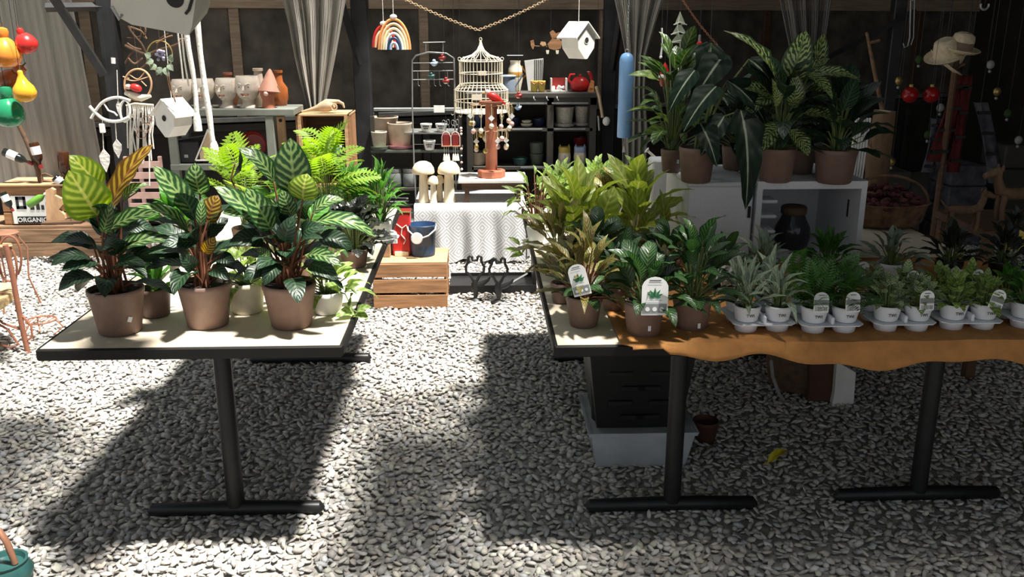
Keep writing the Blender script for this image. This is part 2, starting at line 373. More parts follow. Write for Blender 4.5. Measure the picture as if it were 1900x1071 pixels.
FLOOR = ground()

# ------------------------------------------------------------------ unseen roof added to shape the sunlight: opaque right, translucent patches, open left
SH = SUNDIR*(3.0/SUNDIR.z)              # where a ground point's sunray meets the roof level
mat('solid_sun_blocker', (.10, .085, .07), .8)
def shade_mat(name, a):
    return mat(name, (.05, .06, .05), .9, alpha=a)
shade_mat('sun_blocker', .70); shade_mat('sun_blocker_thin', .42); shade_mat('sun_blocker_fine', .2); shade_mat('sun_blocker_dense', .80)  # see-through grades of the added overhead patches, dimming the sun region by region
roof = tag(bpy.data.objects.new('added_roof', None), kind='structure'); COL.objects.link(roof)
def blocker_piece(name, x0, x1, y0, y1, mt, z=3.0):
    MB().box(((x0+x1)/2+SH.x, (y0+y1)/2+SH.y, z), (x1-x0, y1-y0, .03)).build(name, mt, roof)
blocker_piece('solid_sun_blocker', .72, 6.9, 2.5, 13.2, 'solid_sun_blocker')  # opaque sheet added out of frame to keep the right side dark
blocker_piece('sun_blocker', .36, 6.9, 2.25, 2.5, 'sun_blocker_dense', 3.03)
blocker_piece('sun_blocker', .36, 6.9, -1.0, 2.25, 'sun_blocker', 3.03)
blocker_piece('sun_blocker', .36, .72, 2.5, 10.2, 'sun_blocker', 3.03)
blocker_piece('sun_blocker', -.52, -.02, 2.60, 3.45, 'sun_blocker_dense', 3.03)
blocker_piece('sun_blocker', -.02, .36, 3.02, 3.45, 'sun_blocker_dense', 3.03)
blocker_piece('sun_blocker', -.02, .36, -2.0, 2.62, 'sun_blocker_thin', 3.03)
blocker_piece('sun_blocker', -.02, .36, 2.62, 3.02, 'sun_blocker_fine', 3.03)
blocker_piece('sun_blocker', -.70, .36, 3.45, 3.95, 'sun_blocker_thin', 3.05)
blocker_piece('sun_blocker', -1.35, -.55, -2.0, 2.42, 'sun_blocker_thin', 3.03)
blocker_piece('sun_blocker', -.55, -.02, -2.0, 2.45, 'sun_blocker_thin', 3.03)
blocker_piece('sun_blocker', -.55, -.02, 2.45, 2.60, 'sun_blocker', 3.03)
blocker_piece('sun_blocker', -1.72, -1.42, 2.70, 3.55, 'sun_blocker_thin', 3.03)
blocker_piece('sun_blocker', -6.0, -1.72, -2.0, 3.75, 'sun_blocker', 3.03)
blocker_piece('sun_blocker', -2.95, -1.80, 6.1, 7.2, 'sun_blocker_thin', 3.03)
blocker_piece('sun_blocker', -6.0, -2.9, 6.98, 7.2, 'sun_blocker', 3.03)
blocker_piece('sun_blocker', -1.3, .36, 7.7, 10.2, 'sun_blocker_dense', 3.03)
blocker_piece('sun_blocker', -6.0, -1.3, 7.2, 10.2, 'sun_blocker_dense', 3.03)
for y in (4.2, 5.15, 6.15, 6.85):
    MB().box((0, y, 2.62), (9, .035, .05)).build('rafter', 'steel_dark', roof)

# ------------------------------------------------------------------ rear wall: dark screens in timber frames, turned a little
WA, WB = W(160, 228, 7.45), W(1150, 190, 8.95)
wd = (WB-WA); wd.z = 0; wd.normalize(); wn = V(wd.y, -wd.x, 0)           # along the wall, and towards the camera
WROT = math.atan2(wd.y, wd.x)
def wall_s(px, py):                     # along-wall distance and height of a pixel on the wall plane
    d = ray(px, py); o = V(0,0,CAMH); t = (V(WA.x,WA.y,0)-V(0,0,0)).dot(wn)/d.dot(wn); p = d*t+o
    return (p-WA).dot(wd), p.z
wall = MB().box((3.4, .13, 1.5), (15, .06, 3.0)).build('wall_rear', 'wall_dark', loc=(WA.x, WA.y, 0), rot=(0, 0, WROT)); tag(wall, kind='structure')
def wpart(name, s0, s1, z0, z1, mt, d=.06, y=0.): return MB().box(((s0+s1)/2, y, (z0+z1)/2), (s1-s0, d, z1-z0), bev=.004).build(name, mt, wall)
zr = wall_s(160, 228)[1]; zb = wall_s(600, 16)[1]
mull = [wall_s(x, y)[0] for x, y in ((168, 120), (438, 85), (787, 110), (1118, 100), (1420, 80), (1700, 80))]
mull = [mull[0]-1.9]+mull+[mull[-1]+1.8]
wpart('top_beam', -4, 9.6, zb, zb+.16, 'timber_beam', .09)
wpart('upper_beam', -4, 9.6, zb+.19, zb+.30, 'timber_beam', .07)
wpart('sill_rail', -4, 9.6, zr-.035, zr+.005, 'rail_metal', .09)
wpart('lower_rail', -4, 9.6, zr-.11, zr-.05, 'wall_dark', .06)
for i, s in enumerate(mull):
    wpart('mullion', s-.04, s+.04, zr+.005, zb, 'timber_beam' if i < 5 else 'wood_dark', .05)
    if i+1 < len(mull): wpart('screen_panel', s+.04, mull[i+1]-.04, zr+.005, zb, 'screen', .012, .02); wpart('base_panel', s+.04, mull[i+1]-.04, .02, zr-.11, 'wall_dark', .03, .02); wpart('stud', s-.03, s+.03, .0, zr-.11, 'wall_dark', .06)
tag(MB().box((5.6, 4.2, 1.5), (.08, 14, 3.0)).build('wall_right', 'wall_dark'), kind='structure')  # its unseen near stretch is added to cut ambient light from the right
def beam(name, a, b, wdt, mt='steel_dark', lab=None):
    o = MB().tube([a, b], wdt, 4).build(name, mt); return tag(o, kind='structure')
def vpost(n, px, py, Y, wpx):
    p = W(px, py, Y); tag(MB().box((p.x, p.y, 1.5), (S(wpx, px, py, Y),)*2+(3.0,), bev=.006).build('trim_%d' % n, 'steel_dark'), kind='structure')
vpost(1, 211, 120, 6.6, 30); vpost(2, 672, 120, 7.35, 30); vpost(3, 1130, 120, 7.7, 24); vpost(4, 1655, 120, 7.0, 22)
beam('trim_5', W(70, -50, 6.2), W(192, 138, 6.5), .034); beam('trim_6', W(625, -25, 7.2), W(668, 120, 7.3), .028); beam('trim_7', W(1160, -30, 7.5), W(1136, 130, 7.65), .03)
beam('trim_8', W(1700, 20, 6.8), W(1530, 110, 7.2), .02); beam('trim_9', W(85, 14, 6.5), W(230, 12, 6.6), .03)

# ------------------------------------------------------------------ curtains of strings
def string_curtain(name, label, tl, tr, bl, br, n, mt, r=.0022, waist=None, folds=4):
    """strings from the top edge down to the (narrow) bottom edge; corners are world points"""
    b = MB(); root = (bl+br)/2
    for i in range(n):
        t = i/(n-1); a = tl.lerp(tr, t)+V(0, .05*math.sin(t*folds*2*PI)+random.uniform(-.012,.012), 0); e = bl.lerp(br, t)+V(0, .03*math.sin(t*folds*2*PI), 0)
        pts = []
        for k in range(7):
            u = k/6; p = a.lerp(e, u)
            if waist:
                q, wu, pinch = waist; f = math.exp(-((u-wu)/.28)**2)*pinch; p = p.lerp(V(q.x, p.y, p.z), f)
            p += V(random.uniform(-.003,.003), 0, 0); pts.append(p-root)
        b.tube(pts, r*random.uniform(.8, 1.3), 3, cap=False)
    o = b.build(name, mt, loc=root); return tag(o, label, 'curtain', kind='stuff')
def up(px, Y, z=2.9):                   # straight above the top of the frame
    p = W(px, 0, Y); return V(p.x, p.y, z)
def ctop(px, Y, f=1.0):
    return W(px, 0, Y)
string_curtain('string_curtain', 'striped grey string curtain gathered to a point above the horned skull', W(478, -120, 6.9), W(668, -120, 6.9), W(574, 208, 6.9), W(601, 208, 6.9), 110, 'string', .0036, (W(620, 0, 6.9), .38, .12))
string_curtain('string_curtain', 'grey string curtain hanging behind the pale blue cylinder', W(1120, -120, 6.9), W(1262, -120, 6.9), W(1156, 308, 6.9), W(1200, 308, 6.9), 90, 'string', .0034, (W(1180, 0, 6.9), .55, .62))
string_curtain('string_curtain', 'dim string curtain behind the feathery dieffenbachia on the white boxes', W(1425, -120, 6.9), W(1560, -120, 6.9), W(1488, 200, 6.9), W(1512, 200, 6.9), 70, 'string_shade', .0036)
def drape():
    a, b = W(-90, -40, 6.93), W(150, -40, 6.93); root = V((a.x+b.x)/2, a.y, 0); zt, zb_ = 2.2, W(60, 345, 6.93).z
    n, mz = 90, 10; vs = []; fs = []
    for j in range(mz+1):
        f = j/mz
        for i in range(n+1):
            u = i/n; x = a.x+(b.x-a.x)*(u*(.88+.12*f))
            y = .010*math.sin(u*34)+.006*math.sin(u*91+1)+.012*math.sin(u*9+f*2); vs.append((x-root.x, y, zt+(zb_-zt)*f))
    for j in range(mz):
        for i in range(n): fs.append((j*(n+1)+i, j*(n+1)+i+1, (j+1)*(n+1)+i+1, (j+1)*(n+1)+i))
    o = MB().add(vs, fs).build('drape_curtain', 'drape', smooth=True, loc=root); tag(o, 'pale grey gauze drape behind the hanging gourds', 'curtain')
drape()
# ------------------------------------------------------------------ folding tables
TZ = .74
def folding_table(label, x0, x1, y0, y1, top='laminate'):
    xc, yc = (x0+x1)/2, (y0+y1)/2; t = thing('folding_table', label, 'table', (xc, yc, 0))
    hx, hy = (x1-x0)/2, (y1-y0)/2
    MB().box((0, 0, TZ-.004), (2*hx-.012, 2*hy-.012, .008)).build('table_top', top, t)
    MB().box((0, 0, TZ-.022), (2*hx-.02, 2*hy-.02, .030)).build('core_board', 'edge_black', t)
    for s in (-1, 1):
        MB().box((0, s*hy, TZ-.018), (2*hx+.008, .012, .036), bev=.004).build('edge_band', 'edge_black', t)
        MB().box((s*hx, 0, TZ-.018), (.012, 2*hy-.012, .036), bev=.004).build('edge_band', 'edge_black', t)
    for s in (-1, 1):
        y = s*(hy-.30)
        lg = MB().tube([V(0, y, TZ-.05), V(0, y, .045)], .030, 14).build('leg', 'black_metal', t, smooth=True)
        ft = MB().tube([V(-.30, y, .022), V(-.29, y, .030), V(0, y, .034), V(.29, y, .030), V(.30, y, .022)], [.012, .024, .027, .024, .012], 10).build('foot', 'black_metal', lg, smooth=True)
        MB().box((0, y, TZ-.052), (.26, .09, .028), bev=.01).box((0, y, TZ-.075), (.12, .07, .03), bev=.008).build('bracket', 'black_metal', lg)
    MB().tube([V(0, -(hy-.34), TZ-.065), V(0, 0, TZ-.06), V(0, hy-.34, TZ-.065)], .009, 6).build('brace', 'black_metal', t)
    return t
lx0, lx1 = G(72, 646, TZ).x, G(632, 643, TZ).x; ly0 = G(350, 645, TZ).y; tw = lx1-lx0; TL = 2.07
folding_table('wood-topped folding table with black edges holding three striped calatheas', lx0, lx1, ly0, ly0+TL)
rx0 = G(1031, 641, TZ).x; ry0 = G(1100, 641, TZ).y
folding_table('folding table with bare wood strip beside the tan cloth', rx0, rx0+tw, ry0, ry0+TL)
folding_table('folding table wholly under the tan cloth at the right edge', rx0+tw+.012, rx0+2*tw+.012, ry0+.04, ry0+.04+TL)

def tan_cloth():
    xa, xb = G(1172, 640, TZ).x, rx0+2*tw+.03; xa2 = G(1118, 540, TZ).x-.02
    n, mY = 70, 14; vs = []; fs = []; yb = 3.50
    for i in range(n+1):
        u = i/n; x = xa+(xb-xa)*u; drop = .012+.055*min(1, u*2.6)+.012*math.sin(u*17)+.008*math.sin(u*41+1)
        if u < .06: drop = .01
        for j in range(mY+1):
            f = j/mY; xx = xa2+(xb-xa2)*u if f > .3 else xa+(xb-xa)*u+(xa2-xa)*(1-u)*f/.3
            vs.append((xx, yb+(ry0-.010-yb)*f, TZ+.0045+.0015*math.sin(xx*23+f*5)))
        for dz in (.35, .7, 1.):
            vs.append((x, ry0-.014-.012*dz*(1+.6*math.sin(x*21)), TZ+.003-drop*dz))
    m_ = mY+4
    for i in range(n):
        for j in range(m_-1): fs.append((i*m_+j, (i+1)*m_+j, (i+1)*m_+j+1, i*m_+j+1))
    b = MB().add(vs, fs); root = V((xa+xb)/2, ry0+.6, TZ); b.v = [tuple(Vector(p)-root) for p in b.v]
    o = b.build('tablecloth', 'cloth_tan', smooth=True, loc=root); tag(o, 'tan orange cloth draped over the shaded right tables', 'tablecloth')
    sm = o.modifiers.new('thick', 'SOLIDIFY'); sm.thickness = .002
tan_cloth()

# ------------------------------------------------------------------ leaves
def leaf_mesh(name, mt, width_at, nl=9, arch=.12, fold=.25, wav=.0, droop=.0):
    """unit leaf from (0,0,0) to (0,1,0), full width 1 where width_at is 1; face +z"""
    vs = []; uv = []; fs = []; cols = (-1, -.5, 0, .5, 1)
    for i in range(nl+1):
        t = i/nl; hw = max(width_at(t), .004)*.5; z0 = arch*4*t*(1-t)-droop*t*t+droop*t
        for c in cols:
            vs.append((c*hw, t, z0+fold*abs(c)*hw*.5+wav*math.sin(t*17+c*2)*abs(c)*hw)); uv.append((t, (c+1)/2))
    for i in range(nl):
        for k in range(4): a = i*5+k; fs.append((a, a+1, a+6, a+5))
    me = bpy.data.meshes.new(name); me.from_pydata(vs, [], fs); ul = me.uv_layers.new(name='UVMap')
    for lp in me.loops: ul.data[lp.index].uv = uv[lp.vertex_index]
    me.polygons.foreach_set('use_smooth', [True]*len(fs)); me.materials.append(MATS[mt]); return me
def ovate(t): return (math.sin(PI*min(1, t**.78)))**.62 if 0 < t < 1 else 0.
def lance(t): return (math.sin(PI*t**.7))**.9 if 0 < t < 1 else 0.
def heart(t): return (1-t)**.55*min(1, (t+.06)*5)**.5*1.05 if t < 1 else 0.
def strap(t): return min(1, t*6+.25)*(1-t**3.)
def arrow(t): return min(1, .30+t*4)*(1-t)**.62*1.18
SH_ = dict(ovate=ovate, lance=lance, heart=heart, strap=strap, arrow=arrow)
LM = {}
def lm(mt, shape='ovate', arch=.12, fold=.25, wav=.04):
    k = (mt, shape, arch, fold, wav)
    if k not in LM: LM[k] = leaf_mesh('leaf_'+mt, mt, SH_[shape], arch=arch, fold=fold, wav=wav)
    return LM[k]
def set3(mt, shape='ovate', arches=(.06, .14, .24), fold=.25, wav=.04): return [lm(mt, shape, a, fold, wav) for a in arches]
def place_leaf(root, me, A, B, wd, n, name='leaf'):
    A, B = Vector(A), Vector(B); y = B-A; L_ = y.length; y.normalize(); x = y.cross(n)
    if x.length < 1e-4: x = y.orthogonal()
    x.normalize(); z = x.cross(y)
    o = bpy.data.objects.new(name, me); COL.objects.link(o); o.parent = root
    o.matrix_basis = frame(A-root.location, x*wd, y*L_, z*L_); return o
def fern_mesh(name, mt, pairs=13, width=.36, arch=.2, lw=.055, slope=.35):
    vs = []; uv = []; fs = []
    def sp(t): return V(0, t, arch*4*t*(1-t))
    for i in range(pairs):
        t = .08+.9*i/(pairs-1); p = sp(t); ln = width*(math.sin(PI*(t*.86+.1))**.7)
        for s in (-1, 1):
            d = V(s, slope+.3*t, -.12).normalized(); w_ = V(-d.y*s, abs(d.x), 0)*lw*.5; o = len(vs)
            for q, c in ((p, (0,.5)), (p+d*ln*.45+w_, (.5,0)), (p+d*ln, (1,.5)), (p+d*ln*.45-w_, (.5,1))): vs.append(tuple(q)); uv.append(c)
            fs.append((o, o+1, o+2, o+3) if s > 0 else (o+3, o+2, o+1, o))
    for i in range(8):
        a, b_ = sp(i/8), sp((i+1)/8); o = len(vs)
        for q in (a-V(.006,0,0), a+V(.006,0,0), b_+V(.005,0,0), b_-V(.005,0,0)): vs.append(tuple(q)); uv.append((.2, .5))
        fs.append((o, o+1, o+2, o+3))
    me = bpy.data.meshes.new(name); me.from_pydata(vs, [], fs); ul = me.uv_layers.new(name='UVMap')
    for lp in me.loops: ul.data[lp.index].uv = uv[lp.vertex_index]
    me.materials.append(MATS[mt]); return me

# ------------------------------------------------------------------ pots and plants
POTS = {}
def pot(root, rt, rb, h, mt='pot_brown', rim=.018, soil=True, name='pot', z=0., sq=False):
    k = (round(rt,3), round(rb,3), round(h,3), mt, rim, sq)
    if k not in POTS:
        b = MB(); seg = 4 if sq else 28
        q = .004+.02*rt
        prof = [(rb-.006, .0), (rb, .005), (rb+(rt-rb)*.86, h-rim), (rt*.985+.001, h-rim+.003), (rt, h-.003), (rt-.002, h), (rt-q, h), (rt-q-.003, h-.02), (0.0005, h-.021)]
        b.lathe(prof, seg, a0=PI/4 if sq else 0)
        o = b.build(name, mt, root, smooth=not sq); POTS[k] = o.data
    else: o = put(name, POTS[k], root)
    o.location.z = z
    if soil:
        ks = ('soil', round(rt, 3))
        if ks not in POTS:
            b = MB(); n = 18; vs = [(0, 0, .006)]; 
            for rr in (.5, 1.):
                for i in range(n): a = 2*PI*i/n; vs.append((rr*rt*.93*math.cos(a), rr*rt*.93*math.sin(a), random.uniform(-.004,.006)*(1.3-rr)))
            fs = [(0, 1+i, 1+(i+1) % n) for i in range(n)]+[(1+i, 1+n+i, 1+n+(i+1) % n, 1+(i+1) % n) for i in range(n)]
            s_ = b.add(vs, fs).build('soil', 'soil', root, smooth=True); POTS[ks] = s_.data
        else: s_ = put('soil', POTS[ks], root)
        s_.location.z = z+h-.014
    return o
def bush(root, meshes, n, z0, L, ratio, elev=(0, 70), stem=(.3, 1.), h=(.05, .2), spread=(.02, .1), stemmat='stem_green', sr=.0022, az=None, name='leaf', c=(0,0), seed=None, jit=25):
    """n leaves on stalks rising from the soil; low ones spread flat, high ones stand up"""
    rg = random.Random(seed if seed is not None else hash(root.name) % 9999); b = MB(); loc = root.location
    for i in range(n):
        f = (i+.5)/n; a = (i*2.39996+rg.uniform(-.4,.4)) if az is None else math.radians(rg.uniform(*az))
        e = math.radians(elev[0]+(elev[1]-elev[0])*f+rg.uniform(-jit*.5, jit*.5)); hh = h[0]+(h[1]-h[0])*f*rg.uniform(.8,1.1); rr = spread[1]+(spread[0]-spread[1])*f
        rr *= rg.uniform(.6, 1.15)
        d = V(math.cos(a)*math.cos(e), math.sin(a)*math.cos(e), math.sin(e))
        A = V(c[0]+math.cos(a)*rr, c[1]+math.sin(a)*rr, z0+hh); ll = L[0]+(L[1]-L[0])*rg.random()
        n_ = V(0,0,1)-d*d.z+V(rg.uniform(-.35,.35), rg.uniform(-.35,.35)-.15, 0)
        if e < 0: n_ = V(0,0,1)
        place_leaf(root, rg.choice(meshes), loc+A, loc+A+d*ll, ll*ratio*rg.uniform(.85,1.12), n_, name)
        s0 = V(c[0]+math.cos(a)*.012, c[1]+math.sin(a)*.012, z0-.005)
        b.tube([s0, s0.lerp(A, .5)+V(-math.cos(a)*rr*.12, -math.sin(a)*rr*.12, hh*.08), A, A+d*ll*.06], [sr*1.3, sr*1.1, sr, sr*.7], 5)
    if b.v: b.build('stems', stemmat, root, smooth=True)
def arch_plate(w, h): return [(-w/2, 0), (w/2, 0), (w/2, h-w*.42)]+arc(0, h-w*.42, w/2, 12, 168, 9, .84)+[(-w/2, h-w*.42)]
def plant_tag(root, p, w, h, rz=0., tilt=0., roll=0., kind=0):
    """upright printed card; p is the bottom centre, in world space"""
    M4 = facing(Vector(p)-root.location, rz, tilt) @ Matrix.Rotation(roll, 4, 'Z')
    pl = MB().prism(arch_plate(w, h), M4, .0012).build('plant_tag', 'paper', root)
    Mf = M4 @ Matrix.Translation((0, 0, .0016))
    if kind == 0:
        b = MB()
        for a, ln in ((90, .26), (125, .24), (55, .24), (155, .22), (25, .22), (100, .17), (180, .15), (0, .15)):
            t = math.radians(a); d = (math.cos(t)*h*ln, math.sin(t)*h*ln); q = (-math.sin(t)*h*.035, math.cos(t)*h*.035); cx, cy = 0, h*.47
            b.prism([(cx, cy), (cx+d[0]*.5+q[0], cy+d[1]*.5+q[1]), (cx+d[0], cy+d[1]), (cx+d[0]*.5-q[0], cy+d[1]*.5-q[1])], Mf, .0004)
        b.build('printed_leaf', 'ink_green', pl)
        MB().prism([(-w*.46, h*.06), (w*.46, h*.06), (w*.46, h*.30), (-w*.46, h*.30)], Mf, .0003).build('printed_band', 'ink_grey', pl)
        Mg = Mf @ Matrix.Translation((0,0,.0006))
        for x in (-.27, 0, .27): MB().prism(arc(x*w, h*.16, w*.09, 0, 340, 9), Mg, .0003).build('printed_dot', 'paper', pl)
        for y in (.38, .84): MB().prism([(-w*.26, h*y), (w*.26, h*y), (w*.26, h*(y+.012)), (-w*.26, h*(y+.012))], Mg, .0003).build('printed_line', 'ink_grey', pl)
        MB().prism([(-w*.22, h*.90), (w*.22, h*.90), (w*.22, h*.92), (-w*.22, h*.92)], Mf, .0004).build('printed_line', 'ink', pl)
    else:
        b = MB(); x = -w*.4; rg = random.Random(5)
        while x < w*.38:
            q = rg.choice((.03, .05, .025))*w; b.prism([(x, h*.06), (x+q, h*.06), (x+q, h*.27), (x, h*.27)], Mf, .0004); x += q+rg.choice((.03, .05))*w
        b.build('barcode', 'ink_grey', pl)
        MB().prism([(-w*.48, h*.36), (w*.48, h*.36), (w*.48, h*.62), (-w*.48, h*.62)], Mf, .0004).build('printed_band', 'ink_grey', pl)
        MB().prism([(-w*.2, h*.84), (w*.2, h*.84), (w*.2, h*.87), (-w*.2, h*.87)], Mf, .0004).build('printed_line', 'ink', pl)
    return pl
def price_sticker(root, p, w, h, ang=0):
    p = Vector(p)-root.location; MB().box((0,0,0), (w, .0015, h)).build('price_sticker', 'paper', root, loc=p, rot=(0, ang, math.atan2(p.x, -p.y)))

# --- hero calatheas: leaves laid by hand (base, tip as image position and depth beside the pot; width)
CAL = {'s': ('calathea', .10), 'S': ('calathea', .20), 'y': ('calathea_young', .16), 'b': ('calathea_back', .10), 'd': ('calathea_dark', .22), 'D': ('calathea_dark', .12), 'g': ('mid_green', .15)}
def hero(label, px, py, leaves, n_low, seed, tiltpot=0):
    base = G(px, py, TZ); Y = base.y+.075; root = thing('potted_calathea', label, 'potted plant', (base.x, Y, TZ), group='calatheas along the front of the left table')
    pot(root, .084, .063, .142)
    rg = random.Random(seed); b = MB()
    for (x0, y0, d0, x1, y1, d1, wp, k, *nh) in leaves:
        A = W(x0, y0, Y+d0); B = W(x1, y1, Y+d1); wd = S(wp, x0, y0, Y+d0)
        n_ = Vector(nh[0]) if nh else V(0, -.75, .65)
        mt, ar = CAL[k]; place_leaf(root, lm(mt, 'ovate', ar, .22, .05), A, B, wd, n_)
        a = A-root.location; s0 = V(rg.uniform(-.03,.03), rg.uniform(-.03,.03), .13)
        dirn = (B-A).normalized()
        b.tube([s0, s0.lerp(a, .55)+V(0,0,.02), a, a+dirn*.05], [.0042, .0036, .0028, .002], 6)
    b.build('stems', 'stem_red', root, smooth=True)
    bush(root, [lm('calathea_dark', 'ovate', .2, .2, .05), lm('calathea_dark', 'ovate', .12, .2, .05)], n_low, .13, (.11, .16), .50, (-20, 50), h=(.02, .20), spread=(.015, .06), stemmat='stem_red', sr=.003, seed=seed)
    return root
hA = hero('leftmost calathea with two yellow-green upright leaves in a brown pot', 207, 630, [
    (180,402,-.03, 127,316,-.09, 84,'y',(.25,-.8,.45)), (186,352,.06, 128,288,.02, 52,'y',(.2,-.7,.6)), (206,388,.03, 284,268,.08, 46,'b',(-.35,-.8,.3)),
    (196,432,-.06, 293,396,-.10, 44,'s',(.1,-.6,.8)), (228,374,.03, 276,342,.06, 26,'S',(0,-.5,.8)), (172,453,0, 106,449,-.04, 34,'d',(0,-.5,.9)),
    (168,480,-.05, 94,494,-.12, 40,'d',(-.1,-.55,.85)), (176,514,-.06, 108,541,-.12, 42,'d',(-.2,-.6,.7)), (217,476,-.02, 328,450,.0, 44,'S',(0,-.45,.9)),
    (213,500,-.06, 275,494,-.12, 32,'d',(.1,-.6,.8)), (190,432,-.08, 206,374,-.10, 24,'s',(.5,-.7,.3)), (184,528,-.10, 205,541,-.13, 16,'s'),
    (232,470,.04, 300,486,.02, 34,'d'), (225,420,.05, 285,425,.10, 36,'D'), (222,445,.05, 262,430,.12, 30,'S'), (190,470,-.04, 240,452,-.10, 26,'d')], 16, 11)
price_sticker(hA, W(241, 593, hA.location.y-.05), .013, .016, .4)
hB = hero('middle calathea of the left table with a curled bronze leaf', 374, 617, [
    (359,395,-.02, 283,308,-.06, 46,'s',(.45,-.8,.4)), (371,360,.04, 362,302,.02, 46,'S',(.1,-.9,.3)), (384,414,0, 404,362,.02, 44,'b',(-.1,-.9,.2)),
    (350,430,-.02, 246,386,-.06, 32,'S',(.1,-.45,.9)), (350,476,-.02, 254,480,-.08, 30,'d'), (343,516,-.06, 313,516,-.12, 28,'d',(0,-.7,.5)),
    (405,476,0, 440,500,-.04, 30,'d'), (372,420,-.06, 374,368,-.05, 20,'s',(.3,-.9,.2)), (366,450,-.04, 300,455,-.1, 34,'D'), (388,440,.03, 424,405,.06, 34,'d'),
    (352,455,.06, 295,425,.12, 34,'g'), (380,470,-.06, 400,440,-.08, 26,'b',(.2,-.8,.3)), (360,500,-.08, 332,470,-.12, 30,'d'), (392,500,-.04, 428,520,-.1, 30,'d')], 16, 12)
hC = hero('rightmost large calathea with a tall striped leaf at its crown', 533, 618, [
    (550,364,.02, 539,256,.03, 70,'s',(.0,-.95,.25)), (508,340,-.02, 440,274,-.05, 38,'S',(.5,-.6,.6)), (428,332,.04, 444,276,.03, 16,'D',(.9,-.3,.2)),
    (503,430,-.04, 397,346,-.08, 46,'s',(.4,-.7,.6)), (503,428,-.06, 456,348,-.10, 48,'s',(.3,-.85,.4)), (562,372,-.05, 570,322,-.05, 58,'y',(0,-.85,.5)),
    (584,412,-.02, 697,440,-.02, 38,'S',(0,-.55,.8)), (580,397,.0, 638,370,.02, 32,'S',(-.1,-.6,.8)), (480,406,-.05, 412,396,-.10, 44,'S',(0,-.6,.8)),
    (568,476,-.06, 634,494,-.12, 32,'S',(0,-.6,.8)), (500,480,-.08, 476,462,-.1, 24,'s'), (576,410,.05, 610,380,.1, 34,'g'), (540,400,-.04, 522,352,-.06, 34,'s',(.2,-.9,.3)),
    (590,440,.02, 655,462,.02, 38,'d'), (490,450,-.04, 425,450,-.1, 40,'d'), (500,500,-.08, 452,520,-.14, 36,'d'), (560,440,-.08, 600,420,-.12, 32,'d'), (530,450,-.1, 545,400,-.12, 36,'d',(0,-.9,.3)),
    (575,490,-.06, 628,520,-.12, 36,'d'), (520,490,-.1, 490,530,-.16, 34,'d')], 24, 13)

# --- the plants behind them
def plain_plant(name, label, p, pr, group=None, mt='pot_brown', cat='potted plant', **kw):
    root = thing(name, label, cat, p, group=group)
    if pr: pot(root, *pr, mt=mt, **kw)
    return root
def at_table(px, py): return G(px, py, TZ)
p = at_table(281, 594); p.y += .05
r = plain_plant('potted_plant', 'small green plant in a brown pot between the two left calatheas', p, (.052, .043, .095))
bush(r, set3('mid_green', 'lance'), 16, .085, (.08, .13), .26, (10, 75), h=(.0, .04), spread=(.005, .03), seed=3)
p = at_table(450, 590); p.y += .07
r = plain_plant('potted_pothos', 'trailing pothos in a pale pot left of the tall calathea', p, (.062, .05, .105), mt='pot_cream')
bush(r, set3('pothos', 'heart'), 30, .095, (.05, .085), .62, (-40, 60), h=(.0, .10), spread=(.02, .085), seed=4)
p = at_table(603, 590); p.y += .06
r = plain_plant('potted_pothos', 'trailing pothos in a white pot at the right edge of the left table', p, (.055, .045, .075), mt='white')
bush(r, set3('pothos', 'heart'), 26, .07, (.055, .085), .60, (-35, 60), h=(.0, .10), spread=(.02, .09), seed=5)
YP = p.y
b = MB(); pts = [p+V(0,0,.08), W(640, 545, YP-.02), W(655, 575, YP-.05), W(668, 582, YP-.08)]; b.tube([q-r.location for q in pts], .0025, 5); b.build('runner', 'stem_green', r, smooth=True)
for (x0,y0,x1,y1,wp) in ((652,562,656,545,24), (655,578,622,588,26), (662,580,690,570,22), (660,582,684,592,24), (640,545,668,528,22), (630,540,600,528,24)):
    place_leaf(r, lm('pothos', 'heart', .14, .25, .04), W(x0,y0,YP-.05), W(x1,y1,YP-.09), S(wp,x0,y0,YP), V(0,-.6,.7))
def fernish(label, px, py, top_px, top_py, n, mt, seed, L=(.14, .2), pairs=11):
    p = at_table(px, py); p.y += .05; r = plain_plant('potted_fern', label, p, (.06, .05, .10)); me = [fern_mesh('frond', mt, pairs, .40, a_, .10) for a_ in (.12, .25)]
    zt = W(top_px, top_py, p.y).z-TZ
    bush(r, me, n, .09, L, 1.0, (5, 55), h=(zt*.35, zt*.78), spread=(.01, .06), name='frond', seed=seed, jit=40); return r
fernish('bright yellow-green fern between the middle and tall calathea', 455, 470, 470, 325, 16, 'bright_fern', 21)
fernish('bright lime fern sticking up behind the tall calathea', 610, 470, 612, 285, 24, 'bright_fern', 22, (.13, .19))
p = at_table(655, 500); p.y += .05
r = plain_plant('potted_plant', 'dark purple-leaved plant at the right edge of the left table', p, (.055, .045, .07), mt='pot_brown')
bush(r, set3('purple_leaf', 'ovate', wav=.15), 44, .06, (.06, .10), .66, (-25, 55), h=(.02, .17), spread=(.02, .10), seed=6)
p = at_table(650, 452); p.y += .05
r = plain_plant('potted_plant', 'bushy mid-green plant behind the dark purple plant', p, (.055, .045, .09))
bush(r, set3('mid_green', 'ovate'), 60, .08, (.06, .10), .45, (-20, 65), h=(.04, .20), spread=(.02, .11), seed=7)
p = at_table(706, 448); p.y += .04
r = plain_plant('potted_plant', 'fine-leaved green plant in a white pot on a white saucer', p+V(0,0,.0), (.052, .043, .075), mt='white', z=.012)
MB().lathe([(.03, .0), (.075, .002), (.08, .012), (.076, .012), (.05, .006), (.0005, .006)], 24).build('saucer', 'white', r, smooth=True)
bush(r, set3('mid_green', 'lance'), 60, .08, (.06, .10), .28, (-10, 75), h=(.04, .20), spread=(.015, .09), seed=8)
plant_tag(r, W(727, 452, r.location.y-.05), .05, .06, .1, -.2, kind=1)
